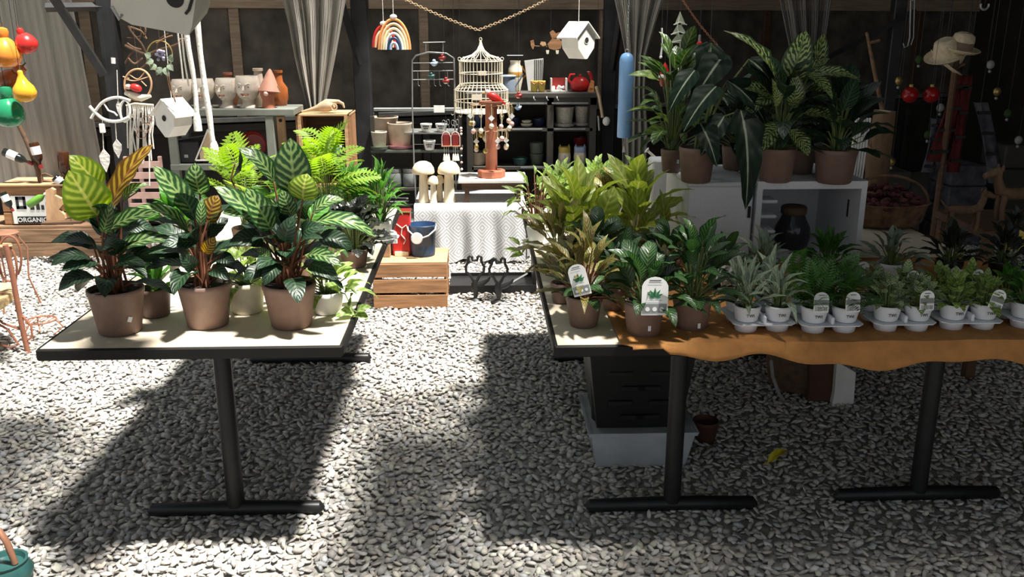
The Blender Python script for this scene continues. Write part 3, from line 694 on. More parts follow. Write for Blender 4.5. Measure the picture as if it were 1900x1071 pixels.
for k, (x, y, dd) in enumerate(((520, 440, 'mid_green'), (330, 470, 'mid_green'), (560, 520, 'rattle'))):
    p = at_table(x, y); p.y += .06
    r = plain_plant('potted_plant', ('leafy green plant behind the tall calathea and lime fern', 'leafy green plant half hidden behind the middle calathea', 'low dark plant right behind the tall calathea')[k], p, (.06, .05, .10))
    bush(r, set3(dd, 'ovate'), 34, .09, (.08, .13), .48, (-10, 65), h=(.02, .18 if k != 1 else .10), spread=(.02, .08), seed=30+k)
# ------------------------------------------------------------------ right tables: front row
p = at_table(1086, 613); p.y += .05
r = plain_plant('potted_plant', 'slender bronze-leaved plant with a tilted tag in the frontmost brown pot', p, (.058, .044, .10))
bush(r, set3('croton', 'lance'), 34, .09, (.07, .12), .30, (-20, 75), h=(.0, .16), spread=(.02, .10), stemmat='stem_red', seed=41)
bush(r, set3('rattle', 'ovate'), 10, .09, (.06, .10), .5, (-20, 20), h=(.0, .03), spread=(.02, .07), seed=42)
plant_tag(r, W(1082, 548, p.y-.12), .054, .096, -.25, -.1, .30)
p = at_table(1199, 631); p.y += .055
r = plain_plant('potted_plant', 'brown pot of patterned dark leaves with a large upright arched tag', p, (.062, .050, .105))
bush(r, set3('rattle', 'ovate'), 34, .095, (.08, .125), .46, (-15, 55), h=(.0, .12), spread=(.02, .10), seed=43)
plant_tag(r, W(1214, 585, p.y-.125), .077, .114, -.03, -.08)
price_sticker(r, W(1205, 610, p.y-.055), .009, .016)
p = at_table(1290, 621); p.y += .06
r = plain_plant('potted_plant', 'patterned dark plant in a brown pot left of the first white tray', p, (.060, .050, .10))
bush(r, set3('rattle', 'ovate'), 44, .09, (.08, .13), .44, (-15, 60), h=(.0, .20), spread=(.02, .10), seed=44)
price_sticker(r, W(1297, 605, p.y-.055), .009, .016)
for k, (px, py, n, hh, lab) in enumerate(((1150, 585, 26, .12, 'dark leafy plant in a brown pot left behind the arched tag'), (1046, 570, 18, .10, 'reddish plant in a small brown pot at the left edge of the right table'))):
    p = at_table(px, py); p.y += .06; r = plain_plant('potted_plant', lab, p, (.055, .045, .09) if k == 0 else (.042, .034, .07))
    bush(r, set3('rattle' if k == 0 else 'croton', 'ovate'), n, .08, (.07, .11), .42, (-15, 60), h=(.0, hh), spread=(.02, .08), seed=50+k)
# upright yellow-green plants, and the ones around them
def upright(label, px, py, n, seed, L, hh, mt='yellow_green', dx=0, ratio=.40, pr=(.065, .052, .11), elev=(0, 68), sp=(.02, .10)):
    p = at_table(px, py); p.y += .06; r = plain_plant('potted_plant', label, p, pr)
    bush(r, set3(mt, 'lance' if ratio <= .4 else 'ovate'), n, pr[2]-.01, L, ratio, elev, h=(.02, hh), spread=sp, stemmat='stem_pale', seed=seed); return r
r = upright('yellow-green plant with tall pointed leaves nearest the black iron figures', 1072, 500, 22, 61, (.13, .20), .19)
Y = r.location.y-.04
for (x0,y0,x1,y1,wp) in ((1045,400,1008,338,26), (1050,420,1040,350,24), (1112,412,1140,345,52), (1060,430,1005,398,26), (1085,430,1078,370,28), (1100,440,1060,395,34)):
    place_leaf(r, lm('yellow_green', 'lance', .12, .3, .04), W(x0,y0,Y), W(x1,y1,Y-.03), S(wp,x0,y0,Y), V(.1,-.8,.5))
r = upright('yellow-green plant with broad arching leaves in front of the white foam box', 1180, 492, 24, 62, (.13, .20), .19)
Y = r.location.y-.04
for (x0,y0,x1,y1,wp) in ((1175,410,1126,340,26), (1180,400,1178,330,30), (1165,430,1128,400,30), (1190,430,1215,380,28), (1205,440,1235,400,24), (1160,440,1148,395,30), (1230,420,1224,350,22)):
    place_leaf(r, lm('yellow_green', 'lance', .12, .3, .04), W(x0,y0,Y), W(x1,y1,Y-.03), S(wp,x0,y0,Y), V(.1,-.8,.5))
upright('bronze-tinged leafy plant below the yellow-green leaves at the table edge', 1040, 512, 34, 63, (.08, .13), .15, 'croton', ratio=.3, pr=(.05,.042,.08))
upright('low dark patterned plant behind the tilted tag', 1115, 535, 34, 64, (.08, .12), .12, 'rattle', ratio=.46, pr=(.05,.042,.08), elev=(-10, 55))
upright('dark patterned plant against the corner of the white foam box', 1240, 530, 34, 65, (.08, .11), .07, 'rattle', ratio=.42, pr=(.055,.045,.09), elev=(-5, 60))
upright('dusky green plant behind the broad yellow-green leaves', 1140, 460, 34, 66, (.10, .15), .16, 'croton', ratio=.36, pr=(.055,.045,.09))
for k, (px, py) in enumerate(((1040, 425), (1110, 418), (1185, 420))):
    p = at_table(px, py); p.y += .06
    r = plain_plant('potted_pothos', ('pale pothos at the far left corner of the right table', 'pale pothos in the middle of the far row on the right table', 'pale pothos of the far row beside the white foam box')[k], p, (.06, .05, .09), mt='white' if k == 0 else 'pot_brown')
    bush(r, set3('pothos', 'heart'), 46, .08, (.055, .09), .58, (-30, 60), h=(.02, .18), spread=(.03, .14), seed=70+k)
p = at_table(996, 458); p.y += .05
r = plain_plant('potted_plant', 'leggy plant in a white pot standing on a white saucer at the table corner', p, (.042, .034, .07), mt='white', z=.012)
MB().lathe([(.03, 0), (.06, .002), (.064, .014), (.060, .014), (.045, .006), (.0005, .006)], 24).build('saucer', 'white', r, smooth=True)
bush(r, set3('pothos', 'lance'), 30, .07, (.05, .08), .34, (-40, 55), h=(.05, .24), spread=(.03, .10), stemmat='stem_red', seed=75)
Y = r.location.y
for (x0,y0,x1,y1,wp) in ((968,470,935,462,12), (972,472,945,478,10), (965,455,942,440,10), (985,440,968,472,8), (960,360,930,345,10), (958,365,940,385,10)):
    place_leaf(r, lm('pothos', 'lance', .1, .25, .04), W(x0,y0,Y), W(x1,y1,Y), S(wp,x0,y0,Y), V(.1,-.6,.7))

# ------------------------------------------------------------------ trays of little white pots
def tray(which, label, px, py, wpx, leaf, desc, seed, kind='bush'):
    a = G(px-wpx/2, py, TZ); b_ = G(px+wpx/2, py, TZ); wd = b_.x-a.x; c = (a+b_)/2; dp = wd*.98; c.y += dp/2
    z0 = TZ+.005
    t = thing('carrier_tray', label, 'tray', (c.x, c.y, z0), group='white carrier trays of small pots')
    b = MB(); hz = .030; h = wd/2
    poly = [(-h, -h+.02), (-h+.02, -h), (h-.02, -h), (h, -h+.02), (h, h-.02), (h-.02, h), (-h+.02, h), (-h, h-.02)]
    b.prism(poly, Matrix.Translation((0, 0, hz)), .003); b.build('deck', 'foam_tray', t)
    q = wd*.25
    for sx in (-1, 1):
        for sy in (-1, 1):
            MB().lathe([(.030, 0), (.033, .003), (.038, hz)], 18, c=(sx*q, sy*q, 0)).build('cup', 'foam_tray', t, smooth=True)
    MB().box((0, 0, hz+.012), (.010, wd*.86, .024), bev=.003).build('ridge', 'foam_tray', t)
    for sy, fb in ((-1, 'front'), (1, 'back')):
        for sx, lr in ((-1, 'left'), (1, 'right')):
            r = thing('small_potted_plant', '%s in the %s %s cell of the %s tray' % (desc, fb, lr, which), 'potted plant', (c.x+sx*q, c.y+sy*q, z0+hz+.002), group='little plants in white carrier trays')
            pot(r, .043, .034, .050, mt='foam_tray', rim=.006, soil=True)
            if fb == 'front':
                text_mesh('TWI', .013, 'ink', r, facing((0, -.0415, .026), 0, -.12))
            sd = seed+sx*3+sy*7
            if kind == 'bush': bush(r, set3(leaf, 'lance'), 17, .045, (.08, .125), .22, (-20, 75), h=(.0, .06), spread=(.005, .035), seed=sd)
            elif kind == 'fern': bush(r, [fern_mesh('frond', leaf, 12, .34, a_, .07) for a_ in (.15, .3)], 22, .045, (.07, .12), 1., (-5, 75), h=(.0, .05), spread=(.005, .03), name='frond', seed=sd)
            else: bush(r, set3(leaf, 'heart'), 34, .045, (.028, .045), .8, (-25, 70), h=(.0, .08), spread=(.01, .055), seed=sd)
            if fb == 'front' and kind != 'bush' and (sx == 1 or kind == 'fern'):
                plant_tag(r, r.location+V(.0, -.052, .045), .045, .062, .05*sx, -.12, -.35 if which == 'fourth' else 0., kind=1)
            if fb == 'back' and sx == 1: plant_tag(r, r.location+V(.02, -.02, .075), .045, .06, .25, -.1, .2, kind=1)
    return t
tray('first', 'white carrier tray under the grey-green lance-leaved plants', 1420, 624, 118, 'sage_leaf', 'grey-green lance-leaved plant', 100)
tray('second', 'white carrier tray under the feathery green ferns', 1546, 626, 118, 'deep_fern', 'feathery green fern', 130, 'fern')
tray('third', 'white carrier tray under the cream-variegated plants', 1682, 623, 118, 'variegated', 'cream-variegated plant', 160, 'var')
tray('fourth', 'white carrier tray under the round-leaved green plants', 1806, 620, 118, 'pothos', 'round-leaved green plant', 190, 'var')
tray('rightmost', 'white carrier tray cut off by the right frame edge', 1940, 617, 118, 'mid_green', 'small dark plant', 220, 'var')
# a dim row behind the trays
for k, (px, py, mt, lab) in enumerate(((1345, 545, 'rattle', 'dim patterned plant left behind the grey-green tray'), (1420, 535, 'sage_leaf', 'grey-green plant behind the first tray below the foam box'), (1540, 528, 'deep_fern', 'bushy green plant behind the feathery fern tray'),
        (1660, 525, 'sage_leaf', 'dim grey-leaved plant behind the third tray'), (1770, 520, 'purple_leaf', 'dark plant with a pale tag behind the fourth tray'), (1870, 520, 'purple_leaf', 'near-black plant in the back row at the right edge'))):
    p = at_table(px, py); p.y += .05; r = plain_plant('potted_plant', lab, p+V(0,0,.005), (.05, .042, .06), mt='foam_tray' if k in (1, 3) else 'black_plastic')
    bush(r, set3(mt, 'lance' if k in (1, 2) else 'ovate'), 34, .05, (.05, .10), .36, (-15, 70), h=(.0, .09), spread=(.01, .08), seed=80+k)
    if k in (0, 3, 4): plant_tag(r, W((1352, 0, 0, 1605, 1772)[k], (530, 0, 0, 522, 532)[k], p.y-.06), .055, .075, .2, -.1, .25 if k != 4 else 0, kind=1)

# ------------------------------------------------------------------ white foam boxes with the tall plants on them
FB = .31
def foam_boxes():
    fy = G(1500, 490, TZ).y; zt = TZ+FB
    x0 = W(1275, 400, fy).x; x1 = W(1399, 400, fy).x; x2 = W(1603, 400, fy).x; dp = .46
    # closed box, its slotted side towards the left
    c = V((x0+x1)/2, fy+dp/2, TZ+.002); t = thing('foam_box', 'white foam box with slotted left side under the dark alocasia', 'box', c); wx = x1-x0
    b = MB().box((0, 0, FB/2), (wx-.012, dp-.012, FB), bev=.006); b.build('body', 'foam', t)
    MB().box((-.01, -dp/2, .085), (.055, .006, .12)).build('front_recess', 'foam', t)
    MB().box((wx/2-.02, -dp/2, .21), (.010, .008, .045)).build('latch_mark', 'dark_slot', t)
    for (yy, zz) in ((-.02, .21), (-.02, .15), (.12, .21), (.12, .15)): MB().box((-wx/2, yy, zz), (.004, .028, .016)).build('vent_slot', 'cream', t)
    MB().box((0, 0, FB+.008), (wx, dp, .016), bev=.005).build('lid', 'foam', t)
    # open box lying on its side
    c = V((x1+x2)/2+.004, fy+dp/2, TZ+.002); t = thing('foam_box', 'open white foam box lying on its side with a dark jar inside', 'box', c); wx = x2-x1-.004; th = .022
    MB().box((0, 0, th/2), (wx, dp, th)).build('bottom_panel', 'foam', t); MB().box((0, 0, FB+.004), (wx, dp, th+.008)).build('top_panel', 'foam', t)
    MB().box((-wx/2+th/2, 0, FB/2), (th, dp-.002, FB-th)).build('side_panel', 'foam', t); MB().box((wx/2-th/2, 0, FB/2), (th, dp-.002, FB-th)).build('side_panel', 'foam', t)
    MB().box((0, dp/2-th/2, FB/2), (wx-2*th, th, FB-th)).build('back_panel', 'foam', t)
    for z in (.055, .115, .175, .235): MB().box((-wx/2+.055, -dp/2+.07, z+.01), (.075, .10, .014), bev=.005).build('moulded_rib', 'foam', t)
    MB().box((wx/2-th-.001, -.12, .20), (.003, .012, .07)).build('slot', 'dark_slot', t); MB().box((.06, dp/2-th-.002, .23), (.05, .003, .012)).build('slot', 'dark_slot', t)
    jp = c+V(-.005, -.06, th); j = thing('storage_jar', 'round dark jar with a brown lid inside the open foam box', 'jar', jp)
    MB().lathe([(.05, 0), (.066, .012), (.074, .05), (.070, .09), (.052, .125), (.046, .14), (.044, .145)], 26).build('glass', 'jar_glass', j, smooth=True)
    MB().lathe([(.050, .145), (.052, .150), (.052, .172), (.046, .178), (.0005, .178)], 24).build('lid', 'wood_dark', j, smooth=True)
    c = W(1232, 330, fy+dp+.08); b = MB().box((0, 0, (FB+.03)/2), (.16, .12, FB+.03), bev=.008)
    tag(b.build('foam_block', 'foam', loc=(c.x+.02, fy+dp+.10, TZ+.002)), 'pale foam block standing behind the slotted foam box', 'box')
    return fy, zt+.018
FY, FZ = foam_boxes()
def on_box(px, py): return G(px, py, FZ)
def boxpot(name, label, px, py, pr, **k):
    p = on_box(px, py); p.y += pr[1]; return plain_plant(name, label, p, pr, **k)
# alocasia
r = boxpot('potted_alocasia', 'dark alocasia with one long drooping leaf in a brown pot', 1297, 342, (.070, .056, .135)); Y = r.location.y
b = MB(); rl = r.location
for (x0,y0,d0,x1,y1,d1,wp,n_) in ((1330,160,0, 1268,245,-.1,52,(-.3,-.7,.6)), (1345,100,.1, 1280,200,.02,62,(-.2,-.8,.5)), (1375,205,-.03, 1383,390,-.22,62,(.1,-.95,.25)), (1300,230,-.04, 1330,310,-.14,46,(.0,-.9,.4)),
        (1350,150,.05, 1420,230,.0,60,(.3,-.7,.6)), (1290,130,.05, 1240,210,0,44,(-.3,-.7,.5)), (1320,80,.12, 1300,170,.08,58,(0,-.8,.5)), (1390,110,.12, 1450,190,.1,56,(.3,-.7,.5)), (1345,215,-.02, 1300,290,-.1,46,(-.1,-.8,.5))):
    A, B = W(x0,y0,Y+d0), W(x1,y1,Y+d1); place_leaf(r, lm('alocasia', 'arrow', .10, .25, .08), A, B, S(wp,x0,y0,Y), Vector(n_))
    a = A-rl; s0 = V(random.uniform(-.02,.02), random.uniform(-.02,.02), .12); b.tube([s0, s0.lerp(a, .5)+V(0,0,.05), a, a+(B-A)*.04], [.006, .005, .0035, .002], 6)
b.build('stems', 'stem_green', r, smooth=True)
# leafy pothos-like plant left
r = boxpot('potted_plant', 'leafy green plant with pale tips at the left end of the foam boxes', 1248, 322, (.045, .036, .095))
bush(r, set3('olive', 'ovate'), 46, .085, (.08, .14), .46, (-30, 60), h=(.04, .40), spread=(.03, .12), seed=90)
Y = r.location.y
for (x0,y0,x1,y1,wp) in ((1225,150,1165,140,22), (1235,245,1190,250,26), (1215,205,1160,208,7), (1235,220,1195,228,6), (1240,230,1215,210,16)):
    place_leaf(r, lm('pothos', 'lance', .12, .25, .05), W(x0,y0,Y-.03), W(x1,y1,Y-.06), S(wp,x0,y0,Y), V(0,-.6,.7))
price_sticker(r, W(1258, 300, Y-.04), .010, .016)
# dieffenbachia
r = boxpot('potted_dieffenbachia', 'tall dieffenbachia with cream-feathered leaves in a brown pot', 1447, 341, (.074, .060, .13)); Y = r.location.y; rl = r.location; b = MB()
for (x0,y0,d0,x1,y1,d1,wp,n_) in ((1462,165,0, 1496,56,.0,54,(-.2,-.9,.3)), (1440,150,.03, 1340,56,.06,34,(.5,-.6,.6)), (1500,140,-.02, 1597,150,-.08,34,(0,-.6,.8)), (1495,135,-.02, 1545,185,-.1,36,(.3,-.8,.5)), (1480,150,.0, 1540,108,.03,30,(0,-.7,.6)),
        (1470,200,-.03, 1475,130,-.05,36,(0,-.95,.2)), (1450,170,.03, 1380,215,.0,44,(-.2,-.6,.7)), (1445,190,.02, 1370,160,.05,40,(.1,-.6,.8)), (1490,210,0, 1580,240,-.05,44,(.1,-.5,.8)), (1450,230,-.04, 1400,285,-.1,44,(-.1,-.7,.6)), (1480,190,.08, 1530,60,.15,40,(0,-.9,.3)),
        (1490,180,.03, 1590,195,.05,40,(0,-.6,.8)), (1440,200,-.05, 1432,145,-.06,24,(.3,-.9,.2)), (1465,240,-.06, 1500,290,-.1,40,(.1,-.7,.6))):
    A, B = W(x0,y0,Y+d0), W(x1,y1,Y+d1); place_leaf(r, lm('dieffen', 'ovate' if wp > 38 else 'lance', .12, .25, .06), A, B, S(wp,x0,y0,Y), Vector(n_))
    a = A-rl; s0 = V(random.uniform(-.02,.02), random.uniform(-.02,.02), .12); b.tube([s0, s0.lerp(a, .5)+V(0,0,.02), a, a+(B-A)*.05], [.006, .005, .004, .002], 6)
b.build('stems', 'stem_green', r, smooth=True)
bush(r, set3('calathea_dark', 'ovate'), 24, .12, (.12, .18), .45, (-25, 60), h=(.02, .28), spread=(.02, .09), seed=91)
for k, (px, py, pr, lab) in enumerate(((1558, 344, (.080, .066, .13), 'dark bushy plant in the large brown pot at the right end of the foam boxes'), (1490, 326, (.060, .050, .10), 'dark green plant in a brown pot behind the dieffenbachia'), (1370, 318, (.06, .05, .10), 'dim leafy plant between the alocasia and dieffenbachia'))):
    r = boxpot('potted_plant', lab, px, py, pr); bush(r, set3('calathea_dark', 'ovate'), 30, pr[2]-.01, (.10, .16), .48, (-20, 65), h=(.0, .20), spread=(.02, .10), seed=92+k)
    if k == 2: plant_tag(r, W(1420, 268, r.location.y-.02), .08, .055, 0, -.1, 0, kind=1)
# ------------------------------------------------------------------ far left: hanging gourds, bottle tree, crate
ZR = 2.60                                # rafters that the hanging things are tied to
def cord(root, p, mt='steel_dark', r=.0012, top=ZR):
    a = Vector(p)-root.location; MB().tube([a, V(a.x, a.y, top-root.location.z)], r, 5).build('cord', mt, root)
def axis_rot(a, b): return (Vector(b)-Vector(a)).to_track_quat('Z', 'Y').to_euler()
def gourd(label, mt, bot, top, rb, rs, Y, tie):
    A, B = W(*bot, Y), W(*top, Y); L_ = (B-A).length; R, r_ = S(rb, *bot, Y), S(rs, *top, Y)
    t = thing('gourd_ornament', label, 'ornament', A, group='painted gourds on the left')
    prof = [(.0005, 0), (R*.55, R*.10), (R*.9, R*.42), (R, R*.85), (R*.85, R*1.35), (R*.5, R*1.8), (max(r_*.75, R*.22), L_-r_*1.7), (r_, L_-r_*.9), (r_*.8, L_-r_*.25), (.003, L_)]
    o = MB().lathe(prof, 22).build('body', mt, t, smooth=True, rot=axis_rot(A, B))
    MB().tube([B-A-(B-A).normalized()*.004, (B-A)+(B-A).normalized()*.018+V(.004, 0, 0)], [.004, .0025], 6).build('stalk', 'wood_dark', t)
    cord(t, B+(B-A).normalized()*.014); return t
GY = 4.2
gourd('large orange gourd cut off by the left frame edge', 'orange', (14, 126), (3, 50), 28, 11, GY, 0)
gourd('small red gourd hanging tilted above the orange ones', 'red', (58, 99), (34, 52), 20, 7, GY+.03, 0)
gourd('dark orange-brown gourd below the large orange one', 'gourd_brown', (8, 166), (42, 122), 23, 12, GY+.08, 0)
gourd('yellow pear-shaped gourd with a glossy side', 'yellow', (50, 190), (36, 130), 21, 5, GY-.05, 0)
gourd('green glazed gourd lowest of the hanging gourds', 'green_glaze', (20, 236), (8, 158), 28, 14, GY-.02, 0)

BY = 6.52
bz = W(60, 420, BY).z
a, b_ = W(-120, 420, BY), W(232, 420, BY)
t = thing('timber_platform', 'low weathered timber platform under the lettered crate', 'platform', ((a.x+b_.x)/2, BY+.20, 0))
wdt = b_.x-a.x
for z0, z1 in ((.0, bz*.5-.004), (bz*.5, bz-.02)): MB().box((0, -.19, (z0+z1)/2), (wdt, .03, z1-z0), bev=.004).build('side_board', 'wood_weather', t)
for k in range(3): MB().box((0, -.135+k*.134, bz-.008), (wdt+.03, .126, .022), bev=.003).build('top_plank', 'wood_weather', t)
def bottle(label, neck, base, Y, rpx, mt, lab=True, dY=0, group='bottles round the bottle tree'):
    A, B = W(*base, Y), W(*neck, Y+dY); L_ = (B-A).length; R = S(rpx, *base, Y)
    t = thing('glass_bottle', label, 'bottle', A, group=group); t.rotation_euler = axis_rot(A, B)
    MB().lathe([(.0005, 0), (R*.9, .002), (R, .01), (R, L_*.58), (R*.8, L_*.68), (R*.36, L_*.78), (R*.33, L_*.94), (R*.42, L_*.95), (R*.42, L_), (.0005, L_)], 18).build('glass', mt, t, smooth=True)
    if lab: MB().lathe([(R*1.015, L_*.16), (R*1.02, L_*.17), (R*1.02, L_*.46), (R*1.015, L_*.47)], 18).build('paper_label', 'paper', t, smooth=True)
    MB().lathe([(R*.45, L_*.86), (R*.46, L_*.87), (R*.46, L_+.002), (.0005, L_+.003)], 14).build('cap', 'dark_red' if mt != 'glass_green' else 'white', t, smooth=True)
    return t
Yt = 6.62
t0 = W(78, 345, Yt); t = thing('bottle_tree', 'brown branching stand that holds wine bottles on the lettered crate', 'bottle stand', t0)
b = MB()
for path, r_ in ((((78,345), (72,318), (60,288), (46,255), (30,222)), .022), (((74,325), (84,322), (98,328)), .008), (((72,320), (64,306), (58,300)), .008), (((76,330), (70,318), (74,308)), .007), (((78,335), (96,338), (118,344)), .008)):
    pts = [W(x, y, Yt)-t0 for x, y in path]; b.tube(pts, [r_*(1-.35*i/len(pts)) for i in range(len(pts))], 8)
b.build('branches', 'wood_dark', t, smooth=True)
MB().box((0, 0, .006), (.16, .12, .012), bev=.003).build('base', 'wood_dark', t)
bottle('dark bottle with a white label lying outward at the far left', (60, 304), (6, 281), Yt-.03, 8, 'glass_dark')
bottle('brown bottle standing neck down beside the tree trunk', (76, 312), (62, 264), Yt-.05, 8.5, 'glass_brown', True)
bottle('tall brown bottle upside down right of the trunk', (122, 342), (116, 281), Yt-.02, 10, 'glass_brown', False)
bottle('black bottle leaning beside the tan wooden silhouette', (128, 352), (101, 329), Yt-.06, 8, 'glass_dark')
bottle('blue-black bottle standing behind the tan wooden silhouette', (126, 350), (128, 404), Yt-.01, 9, 'glass_dark', False)
bottle('green bottle lying across the lettered crate', (88, 358), (53, 381), 6.40, 7, 'glass_green', False)
bottle('white-labelled bottle leaning at the left frame edge', (24, 392), (4, 357), 6.42, 7, 'glass_dark')
# lettered crate
cy = 6.55; a, b_ = W(10, 416, cy), W(126, 346, cy); cw, chh = b_.x-a.x, b_.z-bz
t = thing('wooden_crate', 'wooden crate with black and white ORGANIC lettering', 'crate', ((a.x+b_.x)/2, cy+.16, bz+.004)); zc = chh
for k in range(3):
    z = zc*(k+.5)/3; MB().box((0, -.155, z), (cw, .014, zc/3-.008), bev=.002).build('front_slat', 'pine', t); MB().box((0, .155, z), (cw, .014, zc/3-.008), bev=.002).build('back_slat', 'pine', t)
    for s in (-1, 1): MB().box((s*(cw/2-.008), 0, z), (.014, .29, zc/3-.008), bev=.002).build('side_slat', 'pine', t)
MB().box((0, -.02, zc+.008), (cw+.03, .33, .014), bev=.003).build('lid', 'pine_pale', t)
pn = W(62, 390, cy-.015)-t.location
pl = MB().box((pn.x, -.169, zc*.40), (S(78, 60, 390, cy), .006, zc*.72)).build('sign_panel', 'paper', t); px_ = S(1, 60, 390, cy)
b = MB().box((pn.x+3*px_, -.173, zc*.135), (68*px_, .003, zc*.19)); b.build('black_band', 'ink', pl)
b = MB()
for (x0, x1, z0, z1) in ((-30, -12, .42, .50), (-30, -12, .66, .74), (-30, -25, .42, .74), (-17, -12, .42, .74), (-5, 2, .40, .52), (6, 12, .40, .58), (15, 20, .40, .52), (24, 32, .40, .60)): MB().box((pn.x+(x0+x1)/2*px_, -.1735, zc*(z0+z1)/2), ((x1-x0)*px_, .003, zc*(z1-z0))).build('printed_mark', 'ink', pl)
text_mesh('ORGANIC', zc*.165, 'paper', pl, facing((pn.x-4*px_, -.1755, zc*.135)), bold=.0006)
def slab(name, label, cat, pix, Y, th, mt, smooth=False):
    P = [W(x, y, Y) for x, y in pix]; c = sum(P, V(0,0,0))/len(P); zb = min(q.z for q in P); root = V(c.x, Y, zb)
    b = MB().prism([(q.x-root.x, q.z-root.z) for q in P], facing((0,0,0)), th)
    return tag(b.build(name, mt, loc=root, smooth=smooth), label, cat)
slab('wooden_silhouette', 'tan wavy wooden silhouette standing before the lettered crate', 'wooden figure', ((88,411), (86,352), (96,348), (103,352), (103,362), (115,368), (117,380), (111,388), (121,398), (123,406), (118,411)), 6.38, .03, 'wood_tan')
slab('wooden_block', 'small brown wooden block right of the tan silhouette', 'block', ((136,410), (134,388), (142,386), (145,410)), 6.36, .05, 'wood_tan')
t = slab('tray_board', 'thin dark board lying on the platform before the crate', 'board', ((82,415), (82,411), (155,409), (155,413)), 6.33, .10, 'wood_dark')
# wooden slatted rack in front of the wall, left of the grey shelf
Y = 6.2; a, b_ = W(246, 405, Y), W(296, 290, Y); t = thing('slatted_rack', 'pinkish wooden slatted rack behind the white macrame', 'rack', ((a.x+b_.x)/2, Y, 0)); rw = b_.x-a.x
for s in (-1, 1):
    for yy in (0, .25): MB().box((s*rw/2, yy, b_.z/2), (.024, .024, b_.z), bev=.003).build('post', 'face_pink', t)
for py in (305, 325, 343, 362, 382, 402): z = W(270, py, Y).z; MB().box((0, -.014, z), (rw, .012, .045), bev=.002).build('slat', 'face_pink', t)
# wire chair and plant stands at the left edge
Y = 3.9
t0 = W(45, 655, 3.45); t0 = V(G(50, 655).x, G(50, 655).y, 0); Y = t0.y
t = thing('wicker_chair', 'wire and wicker chair cut off by the left frame edge', 'chair', t0)
def wp(x, y, d=0): return W(x, y, Y+d)-t0
MB().tube([wp(52, 655), wp(42, 612), wp(32, 560), wp(22, 505), wp(14, 470), wp(10, 455)], .014, 8).build('leg', 'rust', t, smooth=True)
MB().tube([wp(-60, 640, .1), wp(-52, 560, .1), wp(-46, 470, .1)], .014, 8).build('leg', 'rust', t, smooth=True)
b = MB(); q = [wp(-60, 600, .0), wp(8, 560, -.05), wp(31, 540, .1), wp(26, 528, .2), wp(-20, 530, .28), wp(-70, 560, .25)]
b.add([p_+V(0,0,.012) for p_ in q]+[p_-V(0,0,.03) for p_ in q], [tuple(range(6)), tuple(range(11, 5, -1))]+[(i, i+6, (i+1) % 6+6, (i+1) % 6) for i in range(6)]); b.build('seat', 'wicker', t)
b = MB()
for c_, r_ in (((8, 490), 26), ((18, 470), 24)): b.tube([wp(c_[0]+r_*math.cos(k*PI/12)*.9, c_[1]-r_*1.75*math.sin(k*PI/12)+10, .05) for k in range(-3, 20)], .006, 6)
b.tube([wp(-5, 600), wp(15, 612), wp(35, 640), wp(20, 645), wp(0, 640)], .006, 6); b.tube([wp(28, 575), wp(45, 590), wp(58, 605), wp(60, 625), wp(50, 632)], .006, 6); b.tube([wp(-20, 575), wp(5, 600), wp(40, 612)], .006, 6)
b.build('scrollwork', 'rust', t, smooth=True)
MB().lathe([(.0005, 0), (.05, 0), (.055, .006), (.05, .012), (.0005, .012)], 18, c=wp(4, 458, .05), sx=1., sy=.7).build('arm_pad', 'wood_tan', t, smooth=True)
c = W(10, 432, 5.3); t = thing('wire_stand', 'copper wire stand with a flat round top behind the wicker chair', 'plant stand', (c.x, c.y, 0))
MB().lathe([(.0005, c.z-.008), (.068, c.z-.008), (.072, c.z), (.066, c.z+.004), (.0005, c.z+.004)], 26).build('top', 'copper', t, smooth=True)
for k in range(3):
    a = 2.09*k+.4; MB().tube([V(math.cos(a)*.05, math.sin(a)*.05, c.z-.01), V(math.cos(a)*.10, math.sin(a)*.10, c.z*.8), V(math.cos(a)*.085, math.sin(a)*.085, c.z*.4), V(math.cos(a)*.13, math.sin(a)*.13, 0.01)], .006, 6).build('leg', 'copper', t, smooth=True)
c = W(76, 594, 4.75); t = thing('wire_stand', 'low copper wire stand with an open round ring beside the chair leg', 'plant stand', (c.x, c.y, 0))
MB().tube([V(.075*math.cos(k*PI/12), .075*math.sin(k*PI/12), c.z) for k in range(24)], .005, 6, close=True).build('ring', 'copper', t, smooth=True)
b = MB()
for k in range(-2, 3): hw_ = math.sqrt(.075**2-(k*.025)**2); b.tube([V(k*.025, -hw_, c.z), V(k*.025, hw_, c.z)], .0025, 5)
b.build('grid', 'copper', t)
for k in range(3): a = 2.09*k+2.2; MB().tube([V(math.cos(a)*.075, math.sin(a)*.075, c.z), V(math.cos(a)*.11, math.sin(a)*.11, c.z*.6), V(math.cos(a)*.06, math.sin(a)*.06, c.z*.25), V(math.cos(a)*.10, math.sin(a)*.10, .012)], .0045, 6).build('leg', 'rust', t, smooth=True)
p = G(18, 1090); t = thing('handled_pot', 'dark teal pot with a copper handle at the bottom left corner', 'pot', p); q = p.y
MB().lathe([(.05, 0), (.068, .02), (.075, .06), (.060, .085), (.064, .095), (.056, .095), (.05, .08), (.0005, .08)], 22).build('body', 'teal', t, smooth=True)
MB().tube([W(28, 1046, q)-p, W(22, 1030, q)-p, W(12, 1005, q)-p, W(-2, 985, q)-p, W(-20, 982, q)-p, W(-34, 1000, q)-p, W(-30, 1050, q)-p], .010, 8).build('handle', 'copper', t, smooth=True)

